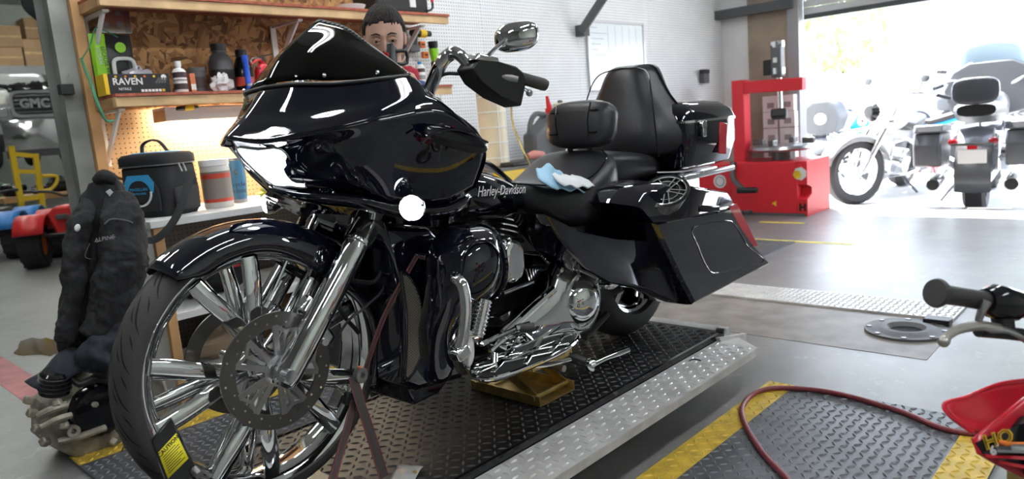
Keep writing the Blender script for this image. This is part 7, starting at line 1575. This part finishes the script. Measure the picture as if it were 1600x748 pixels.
# tie-down straps
mat('strap_dark', (.045, .035, .035), .8); mat('strap_red', (.30, .03, .03), .7)
def strap(label, pts, w=.022, up=(0, -1, .2)):
    t = thing('tie_down_strap', label, 'strap', pts[-1], 0, 'tie-down straps at the front wheel')
    b = B(); b.tube(pts, w/2, 8, 4, flat=.10, up=up); b.build('webbing', 'strap_dark', t)
    for sg in (-1, 1):
        off = Vector((sg*w*.46, 0, 0)); b = B(); b.tube([Vector(p)+off+Vector((0, -.0016, 0)) for p in pts], .0007, 6, 4); b.build('red_edge', 'strap_red', t)
    return t
R_ = (1.075, 1.660, 0.550)
s1 = strap('dark tie-down strap with red edges running down to the lift deck', [(1.073, 1.660, 0.547), (1.058, 1.620, 0.495), (1.054, 1.580, 0.406), (1.055, 1.545, 0.296)], .030, (1, 0, 0))
s2 = strap('dark tie-down strap running from the wheel ring toward the front of the lift', [(1.075, 1.655, 0.510), (1.016, 1.620, 0.447), (0.945, 1.580, 0.378), (0.908, 1.560, 0.344)], .022, (1, 0, 0))
s3 = strap('dark tie-down strap stretched up from the front wheel to the engine bay', [(1.120, 1.680, 0.537), (1.169, 1.660, 0.648), (1.222, 1.650, 0.729), (1.323, 1.640, 0.843)], .018, (1, 0, 0))
t = thing('ratchet_buckle', 'steel ratchet buckle joining the tie-down straps beside the front wheel', 'buckle', R_)
B().lathe([(.010, -.008), (.022, -.008), (.022, .008), (.010, .008)], (1.093, 1.655, 0.549), (.2, -1, 0), 20, closed=True).build('ring', 'steel', t)
B().box((1.048, 1.655, 0.497), (.03, .02, .035), (0, .4, 0)).build('body', 'black', t, bev=.004)
B().cyl((1.094, 1.655, 0.574), (1.093, 1.655, 0.565), .006, n=10).build('pin', 'orange', t)
# scissor jack
jk_ = thing('scissor_jack', 'brass-coloured scissor jack under the motorcycle frame', 'jack', (1.95, 1.75, LZ))
JZ = LZ; LZ = LZ+.0045
j0, j1 = (1.915, 1.986, 0.215), (1.848, 1.641, 0.215)
jx0, jx1, jy0, jy1 = 1.62, 1.98, 1.565, 1.80
JX0, JX1, JY0, JY1 = 1.795, 1.985, 1.635, 1.98
for x in (JX0, JX1): B().box((x, (JY0+JY1)/2, LZ+.020), (.006, JY1-JY0, .034)).build('base_rail', 'brass', jk_)
B().box(((JX0+JX1)/2, (JY0+JY1)/2, LZ+.004), (JX1-JX0, JY1-JY0, .005)).build('base_plate', 'brass', jk_)
for x in (JX0+.012, JX1-.012):
    B().bar((x, JY0+.03, LZ+.028), (x, JY1-.03, LZ+.165), .006, .03).build('arm', 'brass', jk_); B().bar((x, JY1-.03, LZ+.028), (x, JY0+.03, LZ+.165), .006, .03).build('arm', 'brass', jk_)
for y, z in ((JY0+.03, .028), (JY1-.03, .028), (JY0+.03, .165), (JY1-.03, .165)): B().cyl((JX0-.008, y, LZ+z), (JX1+.008, y, LZ+z), .009, n=12).build('cross_rod', 'brass', jk_)
B().box(((JX0+JX1)/2, (JY0+JY1)/2, LZ+.182), (JX1-JX0+.03, JY1-JY0-.02, .005)).build('saddle', 'brass', jk_)
B().box(((JX0+JX1)/2, JY0+.012, LZ+.158), (JX1-JX0+.03, .005, .05)).build('saddle_flange', 'brass', jk_)
B().box(((JX0+JX1)/2, (JY0+JY1)/2, LZ+.19), (.16, .26, .008)).build('rubber_pad', 'rubber', jk_)
B().cyl(((JX0+JX1)/2, JY0+.03, LZ+.12), ((JX0+JX1)/2, JY0-.04, LZ+.12), .012, n=12).build('drive_nut', 'steel', jk_)
LZ = JZ
rt_ = thing('ratchet_wrench', 'chrome ratchet wrench with a black socket on the jack', 'wrench', (1.945, 1.500, 0.342))
B().cyl((1.863, 1.550, 0.387), (1.893, 1.500, 0.368), .018, n=18).build('socket', 'black', rt_)
B().lathe([(0, -.016), (.020, -.016), (.024, -.008), (.024, .008), (.02, .016), (0, .016)], (1.901, 1.485, 0.359), Vector((1.893, 1.500, 0.368))-Vector((1.863, 1.550, 0.387)), 24).build('head', 'chrome', rt_)
B().tube([(1.912, 1.485, 0.357), (1.983, 1.485, 0.357), (2.073, 1.485, 0.351), (2.126, 1.485, 0.348)], [.010, .0085, .012, .011], 12, 3).build('handle', 'chrome', rt_)
# clear plastic bag on the deck
mat('clear_film', (.62, .62, .60), .15, coat=.6)
t = thing('plastic_bag', 'small flat clear plastic bag at the front of the lift deck', 'plastic bag', (1.200, 1.651, 0.217))
b = B(); b.grid([[(1.142, 1.649, 0.215), (1.158, 1.604, 0.221), (1.184, 1.586, 0.215)], [(1.178, 1.677, 0.219), (1.192, 1.628, 0.227), (1.224, 1.615, 0.217)], [(1.223, 1.710, 0.215), (1.239, 1.675, 0.220), (1.262, 1.637, 0.215)]], 5, 5); b.v = [p+Vector((0, 0, .002*math.sin(90*p.x)*math.sin(80*p.y))) for p in b.v]; b.build('film', 'clear_film', t, solid=.0006)
B().cyl((1.208, 1.618, 0.223), (1.217, 1.618, 0.223), .006, n=8).build('fitting', 'brass', t)
# small curl of wire on the ramp
tag(B().tube([(2.506, 1.456, 0.196), (2.525, 1.443, 0.198), (2.528, 1.417, 0.196)], .003, 6, 3).build('wire_scrap', 'black'), 'short black wire scrap on the pale lift extension', 'wire')
# microfibre towel on the seat
mat('towel_blue', (.42, .68, .88), .9, bump=.3, bscale=120); mat('towel_white', (.82, .84, .86), .9)
tw = thing('towel', 'pale blue and white microfibre towel lying on the rider seat', 'towel', (2.089, 1.690, 0.929))
gr = [[(1.953, 1.710, 1.015), (2.086, 1.750, 1.015), (2.243, 1.810, 0.960), (2.388, 1.860, 0.939)], [(1.894, 1.650, 0.990), (2.024, 1.690, 0.979), (2.179, 1.750, 0.957), (2.350, 1.790, 0.927)], [(1.910, 1.620, 0.965), (2.036, 1.660, 0.955), (2.180, 1.700, 0.940), (2.320, 1.730, 0.920)], [(1.944, 1.610, 0.944), (2.050, 1.630, 0.928), (2.164, 1.660, 0.910), (2.281, 1.690, 0.903)]]
b = B(); b.grid(gr, 6, 6); b.v = [p+Vector((0, 0, .012+.006*math.sin(45*p.x+20*p.y)+.004*math.sin(70*p.y))) for p in b.v]; b.build('cloth', 'towel_blue', tw, solid=.006, ang=180)
b = B(); b.grid([[(1.962, 1.650, 0.986), (2.118, 1.710, 0.964), (2.271, 1.760, 0.944)], [(1.947, 1.610, 0.965), (2.090, 1.650, 0.953), (2.263, 1.700, 0.927)], [(1.967, 1.600, 0.945), (2.075, 1.620, 0.927), (2.224, 1.660, 0.910)]], 6, 6); b.v = [p+Vector((0, -.004, .022+.005*math.sin(60*p.x+20*p.y))) for p in b.v]; b.build('fold', 'towel_white', tw, solid=.006, ang=180)
